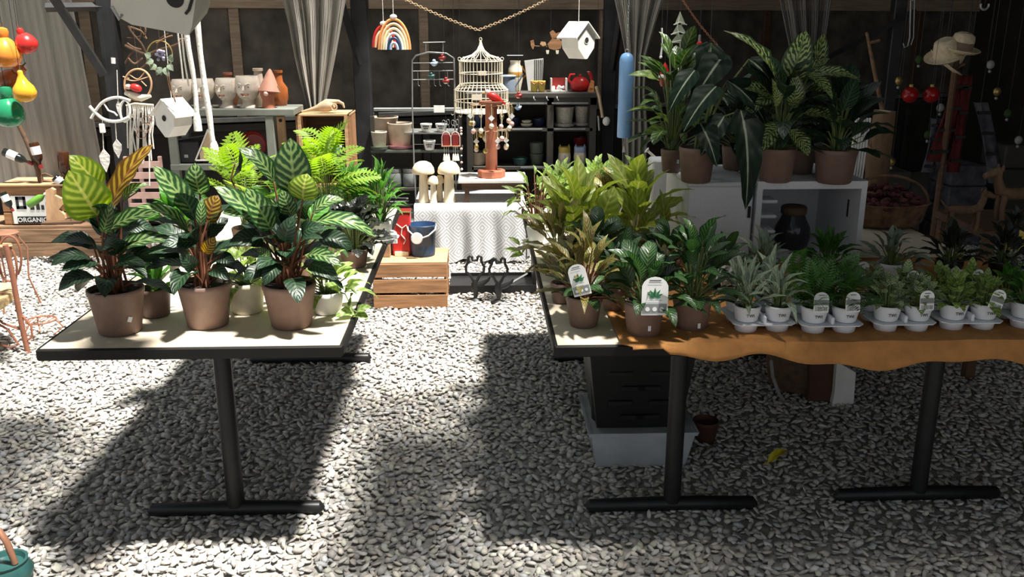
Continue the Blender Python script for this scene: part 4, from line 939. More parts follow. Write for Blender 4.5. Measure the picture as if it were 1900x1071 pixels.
# ------------------------------------------------------------------ birdhouses
def birdhouse(label, px, py, Y, hpx, rz, tie=True):
    """hexagon-fronted birdhouse hanging from a cord; px,py is the middle of its front"""
    c = W(px, py, Y); h = S(hpx, px, py, Y); w_ = h*.86; d = h*.62
    t = thing('birdhouse', label, 'birdhouse', (c.x, c.y, c.z-h/2), rz)
    fr = [(0, h), (w_*.46, h*.66), (w_*.40, h*.30), (w_*.06, 0), (-w_*.06, 0), (-w_*.40, h*.30), (-w_*.46, h*.66)]
    MB().prism(fr, facing((0, 0, 0)), d).build('body', 'white_paint', t)
    M4 = facing((0, 0, 0)); th = h*.035
    for s in (-1, 1):
        poly = [(0, h+.002), (s*w_*.60, h*.555), (s*w_*.60, h*.555+th*1.3), (0, h+th*1.3)]
        MB().prism(poly if s > 0 else poly[::-1], M4, d*1.22).build('roof_panel', 'white_paint', t)
    MB().prism(arc(0, h*.52, h*.085, 0, 345, 20), facing((0, -d/2-.001, 0)), .002).build('entrance_hole', 'dark_slot', t)
    MB().tube([V(h*.092*math.cos(k*PI/10), -d/2-.001, h*.52+h*.092*math.sin(k*PI/10)) for k in range(20)], h*.010, 5, close=True).build('hole_rim', 'white_paint', t)
    b = MB().tube([V(0, 0, h+th), V(0, 0, ZR-t.location.z)], .0022, 5); b.build('cord', 'cotton', t)
    return t
birdhouse('white birdhouse hanging left of the grey shelf of heads', 322, 219, 5.15, 67, -.55)
birdhouse('white birdhouse hanging above the red kettle', 1073, 76, 5.15, 64, .75)
Y = 2.3; c = W(290, 0, Y); t = thing('large_birdhouse', 'large pale grey birdhouse nearest the camera cut off by the top edge', 'birdhouse', c); t.rotation_euler = (.30, 0, 0)
q = lambda x, y: W(x, y, Y)-c
P = [q(x, y) for x, y in ((204,14), (214,32), (240,48), (345,69), (352,52), (364,-4), (352,-60), (285,-110), (212,-60))]
MB().prism([(p_.x, p_.z) for p_ in P], facing((0, .09, 0)), .18).build('body', 'grey_white', t)
MB().prism([(q(x, y).x, q(x, y).z) for x, y in ((285,-124), (382,-44), (376,-36), (285,-108), (202,-50), (194,-58))], facing((0, .08, 0)), .26).build('roof_panel', 'white_paint', t)
MB().prism(arc(q(325,-2).x, q(325,-2).z, S(16, 325, 0, Y), 0, 345, 22), facing((0, -.001, 0)), .003).build('entrance_hole', 'dark_slot', t)
MB().tube([q(358,-4)+V(0,-.003,0), q(350,18)+V(0,-.003,0), q(343,26)+V(0,-.003,0)], .004, 6).build('slot', 'dark_slot', t); MB().tube([q(206,12), q(218,38), q(224,28)], .004, 6).build('wire_loop', 'rail_metal', t, smooth=True)
MB().tube([q(285,-118), q(285,-118)+V(0,0,.7)], .003, 5).build('cord', 'cotton', t)

# ------------------------------------------------------------------ white hangings at the left
def feather(b, top, L_, w_):
    b.prism([(0, 0), (w_*.5, -L_*.3), (w_*.42, -L_*.6), (0, -L_), (-w_*.42, -L_*.6), (-w_*.5, -L_*.3)], facing(top), .006)
Y = 5.15
c = W(205, 205, Y); t = thing('fish_hanging', 'white fish-shaped driftwood hanging with feather pendants', 'wall hanging', c)
q = lambda x, y, d=0: W(x, y, Y+d)-c
MB().tube(crv([q(166,197), q(177,209), q(190,220), q(206,225), q(224,224), q(240,217)]), .009, 8).build('lower_curve', 'white_paint', t, smooth=True)
MB().tube(crv([q(169,220), q(177,206), q(189,191), q(204,183), q(222,181), q(242,187)]), .008, 8).build('upper_curve', 'white_paint', t, smooth=True)
MB().tube([q(232+9*math.cos(k*PI/8), 206+20*math.sin(k*PI/8)) for k in range(16)], .007, 6, close=True).build('head_ring', 'white_paint', t, smooth=True)
for (x, y0, y1, fl, fw) in ((190, 222, 276, 44, 19), (214, 225, 258, 36, 16), (217, 130, 186, 30, 9)):
    MB().tube([q(x, y0), q(x+2, y1)], .0025, 5).build('string', 'cotton', t); b = MB(); feather(b, q(x+2, y1), S(fl, x, y1, Y), S(fw, x, y1, Y)); b.build('feather', 'cotton', t)
MB().box(q(190, 238), (S(10, 190, 238, Y), .02, S(17, 190, 238, Y)), bev=.004).build('bead', 'white', t)
cord(t, W(205, 183, Y))
# white antler-like twig on its own wire
c = W(207, 118, Y); t = thing('twig_hook', 'small white twig ornament hanging beside the dark post', 'ornament', c)
MB().tube([q(195,105)-c+W(205,205,Y), q(203,118)-c+W(205,205,Y), q(214,122)-c+W(205,205,Y), q(220,128)-c+W(205,205,Y)], .005, 6).build('twig', 'white_paint', t, smooth=True)
MB().tube([V(.01,0,0), V(.012,0,.03)], .012, 7).build('bulb', 'white_paint', t, smooth=True); cord(t, c+V(.012,0,.028))
# macrame with ring
Y = 5.3; c = W(264, 190, Y); t = thing('macrame_hanging', 'white knotted macrame hanging below the ring with a red bird', 'wall hanging', c)
q = lambda x, y, d=0: W(x, y, Y+d)-c
MB().tube([q(234,196), q(250,192), q(285,195)], .006, 6).build('rod', 'wood_raw', t)
for k in range(15):
    x = 236+k*3.4; y1 = 275+30*abs(math.sin(k*.9))+ (40 if k in (2, 3, 12) else 0)
    MB().tube([q(x,194), q(x+random.uniform(-3,3),225), q(x+random.uniform(-5,5),250), q(x+random.uniform(-4,4), y1)], .0045, 5).build('strand', 'cotton', t, smooth=True)
for (x, y) in ((245,215), (262,222), (278,212), (252,240), (270,244), (262,205)): MB().ball(q(x, y, -.012), .011, 8, 6).build('knot', 'cotton', t, smooth=True)
b = MB()
for (cx_, cy_, r_) in ((268,236,10), (272,222,8), (262,250,9)): b.tube([q(cx_+r_*math.cos(k*PI/6), cy_+r_*.8*math.sin(k*PI/6), -.02) for k in range(12)], .002, 4, close=True)
b.build('wire_loops', 'copper', t); cord(t, W(260, 193, Y), top=ZR)
Y = 5.25; c = W(259, 158, Y); t = thing('ring_ornament', 'brown ring with a red and white bird among twigs', 'ornament', c)
q = lambda x, y, d=0: W(x, y, Y+d)-c
MB().tube([q(256+25*math.cos(k*PI/14), 157+29*math.sin(k*PI/14)) for k in range(28)], .006, 6, close=True).build('ring', 'wood_tan', t, smooth=True)
b = MB().ball(q(252,163,-.01), (.035,.02,.022), 12, 8, (0,.3,0)); b.build('bird_body', 'red', t, smooth=True); MB().ball(q(238,161,-.01), (.018,.015,.015)).build('bird_head', 'face_pink', t, smooth=True)
MB().tube([q(232,172), q(250,178), q(262,182), q(280,178)], [.012,.02,.02,.008], 8).build('moss', 'cream', t, smooth=True)
b = MB()
for pth in (((232,146),(250,150),(276,142)), ((240,138),(256,147),(268,134)), ((228,142),(240,146)), ((262,150),(272,160))): MB().tube(crv([q(*u) for u in pth], 4), .0035, 5).build('twig', 'wood_tan', t)
cord(t, W(256, 128, Y), 'wood_dark')
Y = 5.05; c = W(305, 110, Y); t = thing('floral_ring', 'gold ring with grey-blue berries and leaves hanging below the pale birdhouse', 'wreath', c)
q = lambda x, y, d=0: W(x, y, Y+d)-c
MB().tube([q(296+24*math.cos(k*PI/16), 103+28*math.sin(k*PI/16)) for k in range(32)], .0035, 6, close=True).build('ring', 'gold', t, smooth=True)
b = MB()
for k in range(22): b.ball(q(298+random.uniform(-9,9), 103+random.uniform(-9,9), random.uniform(-.02,.02)), .009, 7, 5)
b.build('berries', 'purple_grey', t, smooth=True)
for (x0,y0,x1,y1) in ((285,112,270,118), (290,120,278,130), (300,125,290,140), (306,125,312,142), (312,118,322,132), (295,125,300,140), (316,115,320,100), (280,105,268,100)): place_leaf(t, lm('sage_leaf','lance',.1,.25,.04), W(x0,y0,Y-.02), W(x1,y1,Y-.03), .035, V(0,-1,.3))
b = MB()
for pth in (((272,72),(262,58),(242,50)), ((268,70),(270,56),(268,48)), ((262,92),(248,88),(236,80)), ((264,108),(250,118),(238,108)), ((330,74),(342,72),(348,80)), ((290,80),(308,70),(320,66)), ((310,125),(318,165),(326,190)), ((306,128),(312,150),(316,170))): MB().tube(crv([q(*u) for u in pth], 4), .0045, 5).build('twig', 'bark', t)
cord(t, W(296, 75, Y), 'wood_dark')
Y = 5.35; c = W(272, 100, Y); t = thing('twig_bundle', 'dark bare branch hanging behind the gold ring', 'branch', c); q = lambda x, y, d=0: W(x, y, Y+d)-c
for pth, r_ in ((((352,70),(325,84),(296,92),(272,100),(248,92),(232,84)), .008), (((272,100),(262,80),(246,62),(238,48)), .006), (((258,76),(262,62),(260,50)), .004), (((250,92),(240,104),(232,118)), .005), (((290,94),(296,74),(312,62)), .005), (((262,66),(250,70),(236,70)), .003), (((284,97),(270,120),(256,130)), .006)):
    MB().tube(crv([q(*u) for u in pth], 4), r_, 6).build('twig', 'wood_dark', t, smooth=True)
cord(t, W(272, 100, Y)); cord(t, W(330, 82, Y))
# ropes with tassel ends
def rope(label, pix, Y, wpx, n=5):
    pts = [W(x, y, Y) for x, y in pix]; c = pts[-1]; t = thing('rope_tassel', label, 'rope', c)
    L_ = [p_-c for p_ in pts]; r_ = S(wpx/2, *pix[0], Y)
    MB().tube(L_, [r_*(1+.12*math.sin(i*2.1)) for i in range(len(L_))], 8).build('rope', 'cotton', t, smooth=True)
    b = MB().lathe([(r_*.9, .05), (r_*1.4, .03), (r_*1.7, .0), (r_*1.8, -.05), (.0005, -.05)], 10); b.build('tassel', 'cotton', t, smooth=True)
    MB().tube([L_[0], V(L_[0].x, L_[0].y, ZR-c.z)], r_*.8, 6).build('rope_top', 'cotton', t); return t
rope('thick white cotton rope with a flared end before the grey shelf', [(358,-20), (366,40), (372,100), (380,160), (388,210), (393,250), (398,280)], 4.75, 11)
rope('shorter white cotton rope left of the thick one', [(344,40), (350,90), (358,130), (363,175), (366,225)], 4.85, 9)
for k, pix in enumerate(([(337,60), (342,110), (350,160)], [(341,55), (350,110), (358,150)], [(331,70), (337,120), (340,150)])):
    pts = [W(x, y, 4.8) for x, y in pix]; c = pts[-1]
    o = MB().tube([V(pts[0].x-c.x, 0, ZR-c.z)]+[p_-c for p_ in pts], .0045, 6).build('cotton_string', 'cotton', loc=c); tag(o, ('thin white string in the middle beside the white ropes', 'thin white string nearest the shorter white rope', 'leftmost thin white string beside the white ropes')[k], 'string')

# ------------------------------------------------------------------ grey shelf with head planters
SY = 6.2
za, zb2 = W(450, 202, SY).z, W(450, 304, SY).z; a, b_ = W(306, 200, SY), W(546, 200, SY)
t = thing('grey_shelf', 'grey-green painted open shelf carrying the row of heads', 'shelf', ((a.x+b_.x)/2, SY+.15, 0)); sw = b_.x-a.x
MB().box((0, 0, za-.022), (sw, .34, .044), bev=.004).build('top_board', 'grey_paint', t); MB().box((0, 0, zb2-.02), (sw, .34, .04), bev=.004).build('lower_board', 'grey_paint', t); MB().box((0, 0, .30), (sw, .34, .04), bev=.004).build('bottom_board', 'grey_paint', t)
for x in (-sw/2+.03, sw/2-.17):
    for y in (-.14, .14): MB().box((x, y, (za-.044)/2), (.055, .05, za-.046), bev=.004).build('post', 'grey_paint', t)
def head(label, px, hpx, rz, mt='clay', seed=0):
    c = W(px, 199, SY+.04); h = S(hpx, px, 180, SY); t = thing('head_planter', label, 'planter', (c.x, SY+.10, za+.001), rz, group='face planters on the grey shelf')
    R = h*.40
    b = MB().lathe([(h*.30, 0), (h*.28, h*.04), (h*.20, h*.12), (h*.19, h*.24), (h*.30, h*.34), (R*.98, h*.52), (R*1.02, h*.72), (R*.96, h*.88), (R*.86, h), (R*.78, h), (R*.74, h*.93), (.0005, h*.92)], 24, sy=.95); b.build('head', mt, t, smooth=True)
    f = -R*.95
    MB().tube([V(0, f+.004, h*.70), V(0, f-.012, h*.56), V(0, f-.006, h*.53)], [h*.025, h*.055, h*.04], 8).build('nose', mt, t, smooth=True)
    for s in (-1, 1):
        MB().ball((s*h*.15, f+.014, h*.67), (h*.055, h*.03, h*.035), 10, 6).build('eye', mt, t, smooth=True); MB().ball((s*h*.15, f+.007, h*.67), (h*.028, h*.02, h*.018), 8, 6).build('pupil', 'cabinet', t, smooth=True)
        MB().tube([V(s*h*.06, f-.002, h*.74), V(s*h*.15, f+.004, h*.78), V(s*h*.24, f+.022, h*.74)], h*.022, 6).build('brow', mt, t, smooth=True)
        MB().ball((s*R*.98, 0, h*.60), (h*.035, h*.06, h*.09), 8, 6).build('ear', mt, t, smooth=True)
        MB().ball((s*h*.19, f+.03, h*.52), (h*.09, h*.05, h*.08), 10, 6).build('cheek', mt, t, smooth=True)
    MB().tube([V(-h*.15, f+.022, h*.46), V(-h*.06, f+.004, h*.415), V(h*.06, f+.004, h*.415), V(h*.15, f+.022, h*.46)], h*.022, 6).build('mouth', 'terracotta', t, smooth=True)
    MB().tube([V(-h*.10, f+.014, h*.40), V(0, f+.002, h*.375), V(h*.10, f+.014, h*.40)], h*.024, 6).build('lip', mt, t, smooth=True)
    MB().ball((0, f+.03, h*.31), (h*.11, h*.07, h*.06), 10, 6).build('chin', mt, t, smooth=True)
    return t
head('smiling clay head planter at the left end of the grey shelf', 337, 52, -.25); head('clay head planter mostly behind the white ropes', 376, 53, -.1); head('grinning clay head planter tilted left in the middle of the row', 419, 54, -.4); head('frowning clay head planter beside the red-brown gnome', 458, 58, -.1)
c = W(495, 200, SY); t = thing('clay_gnome', 'red-brown clay head under a tall pointed hat', 'ornament', (c.x, SY+.06, za+.001)); h = S(72, 495, 165, SY)
MB().lathe([(h*.17, 0), (h*.15, h*.2), (h*.20, h*.34), (h*.19, h*.5), (h*.1, h*.58)], 18).build('head', 'terracotta', t, smooth=True)
MB().lathe([(h*.27, h*.40), (h*.29, h*.42), (h*.20, h*.62), (h*.11, h*.84), (h*.04, h*.97), (.0005, h)], 20, rot=(-.1, .08, 0)).build('hat', 'hat_clay', t, smooth=True)
MB().ball((0, -h*.20, h*.38), h*.065).build('nose', 'face_pink', t, smooth=True); MB().tube([V(h*.24+.02*math.cos(k*PI/5), 0, h*.46+.025*math.sin(k*PI/5)) for k in range(10)], .004, 5, close=True).build('ring', 'gold', t)
for k, (px, hp, mt, lab) in enumerate(((409, 62, 'terracotta', 'brown bottle vase behind the grinning clay head'), (467, 70, 'pot_beige', 'beige bottle vase behind the frowning clay head'), (505, 66, 'gourd_brown', 'brown glazed vase behind the pointed hat'))):
    c = W(px, 199, SY); h = S(hp, px, 170, SY); t = thing('bottle_vase', lab, 'vase', (c.x, SY+.25, za+.001)); MB().lathe([(h*.2, 0), (h*.26, h*.2), (h*.25, h*.5), (h*.13, h*.68), (h*.11, h*.92), (h*.14, h*.93), (h*.14, h), (h*.09, h), (h*.09, h*.9), (.0005, h*.9)], 18).build('body', mt, t, smooth=True)
# lower level
c = W(345, 300, SY); t = thing('black_case', 'black case with cutlery on top on the lower grey shelf', 'case', (c.x, SY+.13, zb2+.001)); MB().box((0, 0, .075), (.19, .22, .15), bev=.008).build('body', 'black_plastic', t); MB().box((0, -.112, .05), (.025, .004, .02)).build('clasp', 'rail_metal', t)
b = MB()
for k in range(4): b.tube([V(-.09+.03*k, -.08, .153+.004*k), V(.06+.02*k, .02*k, .160+.004*k)], .004, 6)
b.build('cutlery', 'rail_metal', t)
Y = SY+.02; c = W(383, 299, Y); t = thing('triangle_frame', 'white-edged triangular frame leaning on the lower grey shelf', 'frame', (c.x, Y, zb2+.001)); q = lambda x, y: V(W(x, y, Y).x-c.x, 0, max(W(x, y, Y).z-zb2, .006))
MB().tube([q(363,298), q(386,240)], .006, 6).tube([q(386,240), q(410,298)], .006, 6).tube([q(363,298), q(410,298)], .006, 6).build('edge', 'white_paint', t); MB().prism([(q(366,297).x, q(366,297).z), (q(407,297).x, q(407,297).z), (q(386,244).x, q(386,244).z)], facing((0, .006, 0)), .006).build('panel', 'bone', t)
c = W(462, 299, SY); t = thing('glazed_bowl', 'red and grey glazed bowl on its side on the lower grey shelf', 'bowl', (c.x, SY+.16, zb2+.10)); MB().lathe([(.0005, -.05), (.05, -.05), (.09, -.01), (.098, .04), (.092, .045), (.08, 0), (.0005, -.03)], 24, rot=(1.3, 0, 0)).build('bowl', 'dark_red', t, smooth=True); MB().lathe([(.055, -.06), (.06, -.052), (.0005, -.05)], 20, rot=(1.3,0,0)).build('foot_ring', 'gourd_brown', t, smooth=True); MB().box((0, .0, -.09), (.07, .1, .02), bev=.004).build('cradle', 'wood_dark', t)
c = W(515, 299, SY); o = thing('carved_board', 'tan wooden board leaning at the right of the lower grey shelf', 'board', (c.x, SY+.2, zb2+.001)); MB().box((0, 0, .15), (.06, .03, .30), bev=.008).build('board', 'wood_tan', o); MB().lathe([(.012, -.02), (.012, .02)], 12, c=(0, 0, .27), rot=(PI/2, 0, 0)).build('hole', 'dark_slot', o)

# ------------------------------------------------------------------ open crate with skull and frogs
Y = 6.35; a, b_ = W(555, 330, Y), W(648, 212, Y); cw, zt_ = b_.x-a.x, b_.z; z0 = W(600, 346, Y).z; xc = (a.x+b_.x)/2
st = thing('wooden_stand', 'dark wooden stand under the upright crate of green frogs', 'stand', (xc, Y+.16, 0)); MB().box((0, 0, z0-.02), (cw+.06, .36, .04), bev=.004).build('top', 'wood_dark', st)
for sx in (-1, 1):
    for sy in (-1, 1): MB().box((sx*(cw/2), sy*.14, (z0-.04)/2), (.04, .04, z0-.04)).build('leg', 'wood_dark', st)
t = thing('upright_crate', 'reddish pine crate standing open under the horned skull', 'crate', (xc, Y+.16, z0+.001)); H_ = zt_-z0
for s in (-1, 1):
    for k in range(2): MB().box((s*(cw/2-.008), -.08+.16*k, H_/2), (.016, .152, H_), bev=.002).build('side_plank', 'pine', t)
    MB().box((s*(cw/2-.026), -.15, H_/2), (.022, .022, H_-.03)).build('corner_post', 'pine_pale', t)
for k in range(2): MB().box((0, -.08+.16*k, H_-.007), (cw+.004, .152, .014), bev=.002).build('top_plank', 'pine_pale', t); MB().box((0, -.08+.16*k, .007), (cw-.034, .152, .014)).build('bottom_plank', 'pine', t)
for k in range(3): MB().box((0, .155, H_*(k+.5)/3), (cw-.034, .012, H_/3-.006)).build('back_plank', 'wood_dark', t)
zs = W(610, 291, Y).z
MB().box((0, 0, zs-z0-.008), (cw-.034, .28, .012)).build('shelf', 'pine', t)
def frog(label, px, w_px, dy):
    c = W(px, 290, Y+dy); w_ = S(w_px, px, 280, Y); t = thing('frog_planter', label, 'planter', (c.x, Y+dy, zs-.001), group='green frog pots in the crate')
    MB().lathe([(w_*.34, 0), (w_*.46, w_*.14), (w_*.5, w_*.30), (w_*.44, w_*.42), (w_*.38, w_*.42), (w_*.36, w_*.34), (.0005, w_*.34)], 20).build('body', 'frog_green', t, smooth=True)
    for s in (-1, 1): MB().ball((s*w_*.30, -w_*.30, w_*.46), w_*.12).build('eye', 'frog_green', t, smooth=True); MB().ball((s*w_*.30, -w_*.40, w_*.48), w_*.06).build('eyeball', 'white', t, smooth=True); MB().ball((s*w_*.30, -w_*.45, w_*.48), w_*.028).build('pupil', 'ink', t, smooth=True)
    MB().tube([V(w_*.505*math.cos(math.radians(x)), w_*.505*math.sin(math.radians(x)), w_*.27-.02*w_*abs(x+90)/40) for x in range(-150, -29, 15)], w_*.012, 5).build('mouth', 'ink', t)
frog('green frog planter facing out at the right inside the crate', 624, 38, .07); frog('green frog planter partly behind the crate post at the left', 590, 36, .16)
zk = zt_+.001; c = W(600, 210, Y); t = thing('horned_skull', 'tan horned animal skull lying on the upright crate', 'skull', (c.x, Y+.08, zk)); q = lambda x, y, d=0: V(W(x, y, Y).x-c.x, d, W(x, y, Y).z-zk+.006)
MB().tube([q(556,211), q(570,208), q(584,205), q(594,202), q(604,200), q(612,201), q(618,204)], [.006, .012, .022, .036, .042, .036, .018], 10).build('snout', 'bone', t, smooth=True)
MB().tube([q(590,196), q(602,192), q(612,193), q(625,192), q(633,196), q(636,204)], [.006, .018, .02, .013, .010, .005], 8).build('horn_base', 'bone', t, smooth=True)
MB().tube([q(618+5*math.cos(k*PI/6), 202+6*math.sin(k*PI/6), -.03) for k in range(12)], .006, 6, close=True).build('eye_socket', 'bone', t, smooth=True)
# ------------------------------------------------------------------ chains and the things hung in the middle
def chain(name, label, a, b_, c_, Y, mt, n, r=.0035):
    """links from a down to b_ and up to c_ (image positions)"""
    P = [W(*a, Y), W(*b_, Y), W(*c_, Y)] if c_ else [W(*a, Y), W(*b_, Y)]
    pts = []
    for i in range(len(P)-1):
        L_ = catenary(P[i], P[i+1], .012, 24); pts += L_ if i == 0 else L_[1:]
    t = thing(name, label, 'chain', P[1]); ln = [0]
    for i in range(len(pts)-1): ln.append(ln[-1]+(pts[i+1]-pts[i]).length)
    def at(s):
        for i in range(len(ln)-1):
            if ln[i+1] >= s: return pts[i].lerp(pts[i+1], (s-ln[i])/(ln[i+1]-ln[i])), (pts[i+1]-pts[i]).normalized()
        return pts[-1], (pts[-1]-pts[-2]).normalized()
    st = ln[-1]/n; me = None
    lk = MB().tube([V(.42*math.cos(k*PI/6), .68*math.sin(k*PI/6), 0) for k in range(12)], .15, 6, close=True).build('link', mt, t, smooth=True); me = lk.data
    for i in range(n):
        p_, d = at((i+.5)*st); o = lk if i == 0 else put('link', me, t); x = d.cross(V(0,1,0)).normalized(); z = x.cross(d)
        if i % 2: x, z = z, -x
        o.matrix_basis = frame(p_-P[1], x*st, d*st, z*st)
    MB().tube([P[0]-P[1], V(P[0].x-P[1].x, 0, ZR-P[1].z)], .003, 5).build('wire', 'steel_dark', t)
    if c_: MB().tube([P[2]-P[1], V(P[2].x-P[1].x, 0, ZR-P[1].z)], .003, 5).build('wire', 'steel_dark', t)
    return t
CY_ = 6.85
chain('hanging_chain', 'tan chain looped across the top and carrying the birdcage', (742, -6), (887, 56), (1024, -6), CY_, 'chain_tan', 62)
chain('hanging_chain', 'dark rusty chain at the upper right above the christmas tree ornament', (1262, -8), (1332, 84), None, 4.2, 'rust', 30)

def birdcage():
    Y = CY_; cx_, z0 = W(893, 206, Y).x, W(893, 207, Y).z; t = thing('birdcage', 'white two-tier wire birdcage hanging from the tan chain', 'birdcage', (cx_, Y, z0))
    u = S(1, 893, 150, Y); R1, R2 = 50*u, 40*u; h1, h2, h3, h4 = 40*u, 50*u, 92*u, 100*u
    def ring(b, r, z, th=.0028): b.tube([V(r*math.cos(k*PI/16), r*math.sin(k*PI/16), z) for k in range(32)], th, 5, close=True)
    for z in (0, 20*u, h1): b = MB(); ring(b, R1, z, .0035); b.build('ring', 'cream', t, smooth=True)
    for z in (h2, 70*u, h3): b = MB(); ring(b, R2, z, .0035); b.build('ring', 'cream', t, smooth=True)
    b = MB()
    bar = None
    def bars(nm, n, f):
        me = None
        for k in range(n):
            if me is None: o = MB().tube(f(0), .0022, 4).build(nm, 'cream', t); me = o.data
            else: put(nm, me, t, rot=(0, 0, 2*PI*k/n))
    bars('wire', 36, lambda a: [V(R1, 0, 0), V(R1, 0, h1), V(R2, 0, h2), V(R2, 0, h3)])
    bars('roof_wire', 24, lambda a: [V(R2, 0, h3), V(R2*.82, 0, h3+6*u), V(R2*.42, 0, h3+11*u), V(R2*.18, 0, h3+19*u), V(R2*.08, 0, h3+27*u), V(.003, 0, h3+37*u)])
    MB().lathe([(.0005, 0), (R1, 0), (R1, .004), (.0005, .004)], 32).build('floor_tray', 'cream', t)
    bars('scroll', 10, lambda a: [V(R2*.98+.012*math.cos(q*PI/5), .0, h3+.014+.012*math.sin(q*PI/5)) for q in range(-2, 9)])
    bars('hook', 8, lambda a: [V(R1, 0, 0), V(R1+.004, 0, -.02), V(R1+.018, 0, -.026), V(R1+.026, 0, -.014)])
    MB().box((-.03, -R1-.003, 30*u), (.07, .004, .04), bev=.001).build('name_plate', 'cream', t); MB().box((.01, -R2-.003, 72*u), (.06, .004, .03), bev=.001).build('latch_plate', 'cream', t)
    MB().tube([V(.009*math.cos(k*PI/8), 0, h4+30*u+.014*math.sin(k*PI/8)) for k in range(16)], .003, 5, close=True).build('hanging_ring', 'cream', t, smooth=True)
    zt_ = W(887, 60, Y).z-z0; MB().tube([V(0, 0, h4+32*u), V(W(887, 60, Y).x-cx_, 0, zt_)], .0025, 5).build('hook_wire', 'steel_dark', t)
birdcage()
# rainbow
def rainbow(label, px, py, Y, cols, r0, dpx, thick, dy=0, ):
    c = W(px, py, Y); u = S(1, px, py, Y); t = thing('rainbow_hanging', label, 'wall hanging', c)
    for k, m_ in enumerate(cols):
        r_ = (r0-k*dpx)*u; MB().tube([V(r_*math.cos(a_)*.92, -.004*k, r_*1.75*math.sin(a_)) for a_ in [PI*i/18 for i in range(19)]], thick*u*.5, 8).build('arch', m_, t, smooth=True)
    MB().ball((0, 0, r0*1.75*u+.012), (.02, .012, .014), 10, 6).build('bow', 'white', t, smooth=True)
    MB().tube([V(0, 0, r0*1.75*u+.01), V(0, 0, ZR-c.z)], .0018, 5).build('cord', 'cotton', t); return t
rainbow('cord rainbow with orange, peach, yellow and blue arches', 732, 92, 5.15, ('orange_fabric', 'peach', 'pale_yellow', 'white', 'bucket_blue', 'pale_blue'), 31, 4.8, 5.2)
rainbow('red cord rainbow half hidden behind the orange one', 713, 88, 5.25, ('red', 'peach', 'dark_red'), 22, 5, 5.5)
# orange fish and leaf mobile, beside the white birdhouse
Y = 6.15; c = W(1020, 80, Y); t = thing('fish_mobile', 'orange wooden fish and leaf mobile left of the right birdhouse', 'mobile', c); q = lambda x, y: W(x, y, Y)-c
def flat(t, nm, pix, mt, th=.012): P = [q(x, y) for x, y in pix]; MB().prism([(p_.x, p_.z) for p_ in P], facing((0, 0, 0)), th).build(nm, mt, t)
flat(t, 'fish_body', ((1016,82), (1024,72), (1034,70), (1044,78), (1040,90), (1028,93), (1019,90)), 'pine'); flat(t, 'fish_tail', ((1024,72), (1020,60), (1026,56), (1032,62), (1038,60), (1044,66), (1034,72)), 'pine'); flat(t, 'leaf_piece', ((985,85), (984,76), (990,74), (992,84), (989,92)), 'pine'); flat(t, 'leaf_piece', ((1002,82), (1004,77), (1012,78), (1014,84), (1007,86)), 'pine_pale')
for x in (1016, 1034): flat(t, 'drop_piece', ((x-3,93), (x+3,93), (x+2,100), (x-2,100)), 'cream')
MB().tube([q(986,85), q(1018,87)], .003, 5).build('rod', 'wood_dark', t); cord(t, W(1022, 60, Y), 'steel_dark')

# wire rack hung with glass birds
Y = 6.91; a, b_ = W(766, 300, Y), W(842, 104, Y); zf = 0; t = thing('wire_rack', 'tall thin wire rack with hooks for small ornaments', 'display rack', ((a.x+b_.x)/2, Y, 0)); q = lambda x, y: V(W(x, y, Y).x-t.location.x, 0, W(x, y, Y).z)
MB().tube([V(q(768,200).x, 0, 0), q(768,300), q(765,200), q(765,112), q(772,103), q(795,97), q(828,99), q(842,108), q(843,140), q(845,300), V(q(845,200).x, 0, 0)], .006, 7).build('frame', 'rail_metal', t, smooth=True)
for py in (117, 132, 148): MB().tube([q(765, py), q(843, py-1)], .0035, 6).build('cross_wire', 'rail_metal', t)
MB().tube([q(785, 79), q(826, 78)], .004, 6).build('top_bar', 'rail_metal', t)
for x in (775, 795, 805, 815, 830): MB().tube([q(x, 132), q(x+1, 158), V(q(x+4, 160).x, -.01, q(x+4, 160).z)], .0022, 5).build('hook', 'rail_metal', t)
for x in (790, 822): MB().tube([q(x, 79), q(x, 99)], .003, 5).build('stay', 'rail_metal', t)
MB().box(tuple(q(815, 202)+V(0,-.01,0)), (S(20, 815, 200, Y), .004, S(13, 815, 200, Y))).build('price_card', 'paper', t)
def glass_bird(label, px, py, Y, wpx, mt, belly, cordto):
    c = W(px, py, Y); u = S(wpx, px, py, Y); t = thing('bird_ornament', label, 'ornament', c, group='little hanging birds')
    MB().tube([V(-u*.45, 0, u*.02), V(-u*.15, 0, 0), V(u*.15, 0, 0), V(u*.35, 0, u*.1), V(u*.5, 0, u*.22)], [u*.06, u*.26, u*.30, u*.2, u*.03], 9).build('body', mt, t, smooth=True)
    MB().ball((u*.02, 0, u*.30), u*.24, 9, 7).build('head', mt, t, smooth=True); MB().ball((0, -u*.02, -u*.16), (u*.28, u*.22, u*.16), 9, 6).build('belly', belly, t, smooth=True)
    MB().tube([V(0, 0, u*.5), W(*cordto, Y)-c], .0012, 4).build('thread', 'steel_dark', t)
glass_bird('red and pink bird ornament near the top of the wire rack', 820, 108, Y-.02, 15, 'dark_red', 'face_pink', (822, 80))
glass_bird('blue bird ornament on the left of the wire rack', 805, 118, Y-.02, 15, 'pale_blue', 'white', (803, 99)); glass_bird('green bird ornament below the blue one', 800, 142, Y-.02, 15, 'teal', 'sage', (800, 132)); glass_bird('red bird ornament on the lowest rack wire', 827, 151, Y-.02, 15, 'dark_red', 'white', (827, 132))
glass_bird('pink bird ornament hanging right of the birdcage', 962, 178, 6.84, 15, 'dark_red', 'face_pink', (962, -170)); glass_bird('blue bird ornament hanging low right of the birdcage', 961, 200, 6.86, 14, 'pale_blue', 'blue', (966, -170))
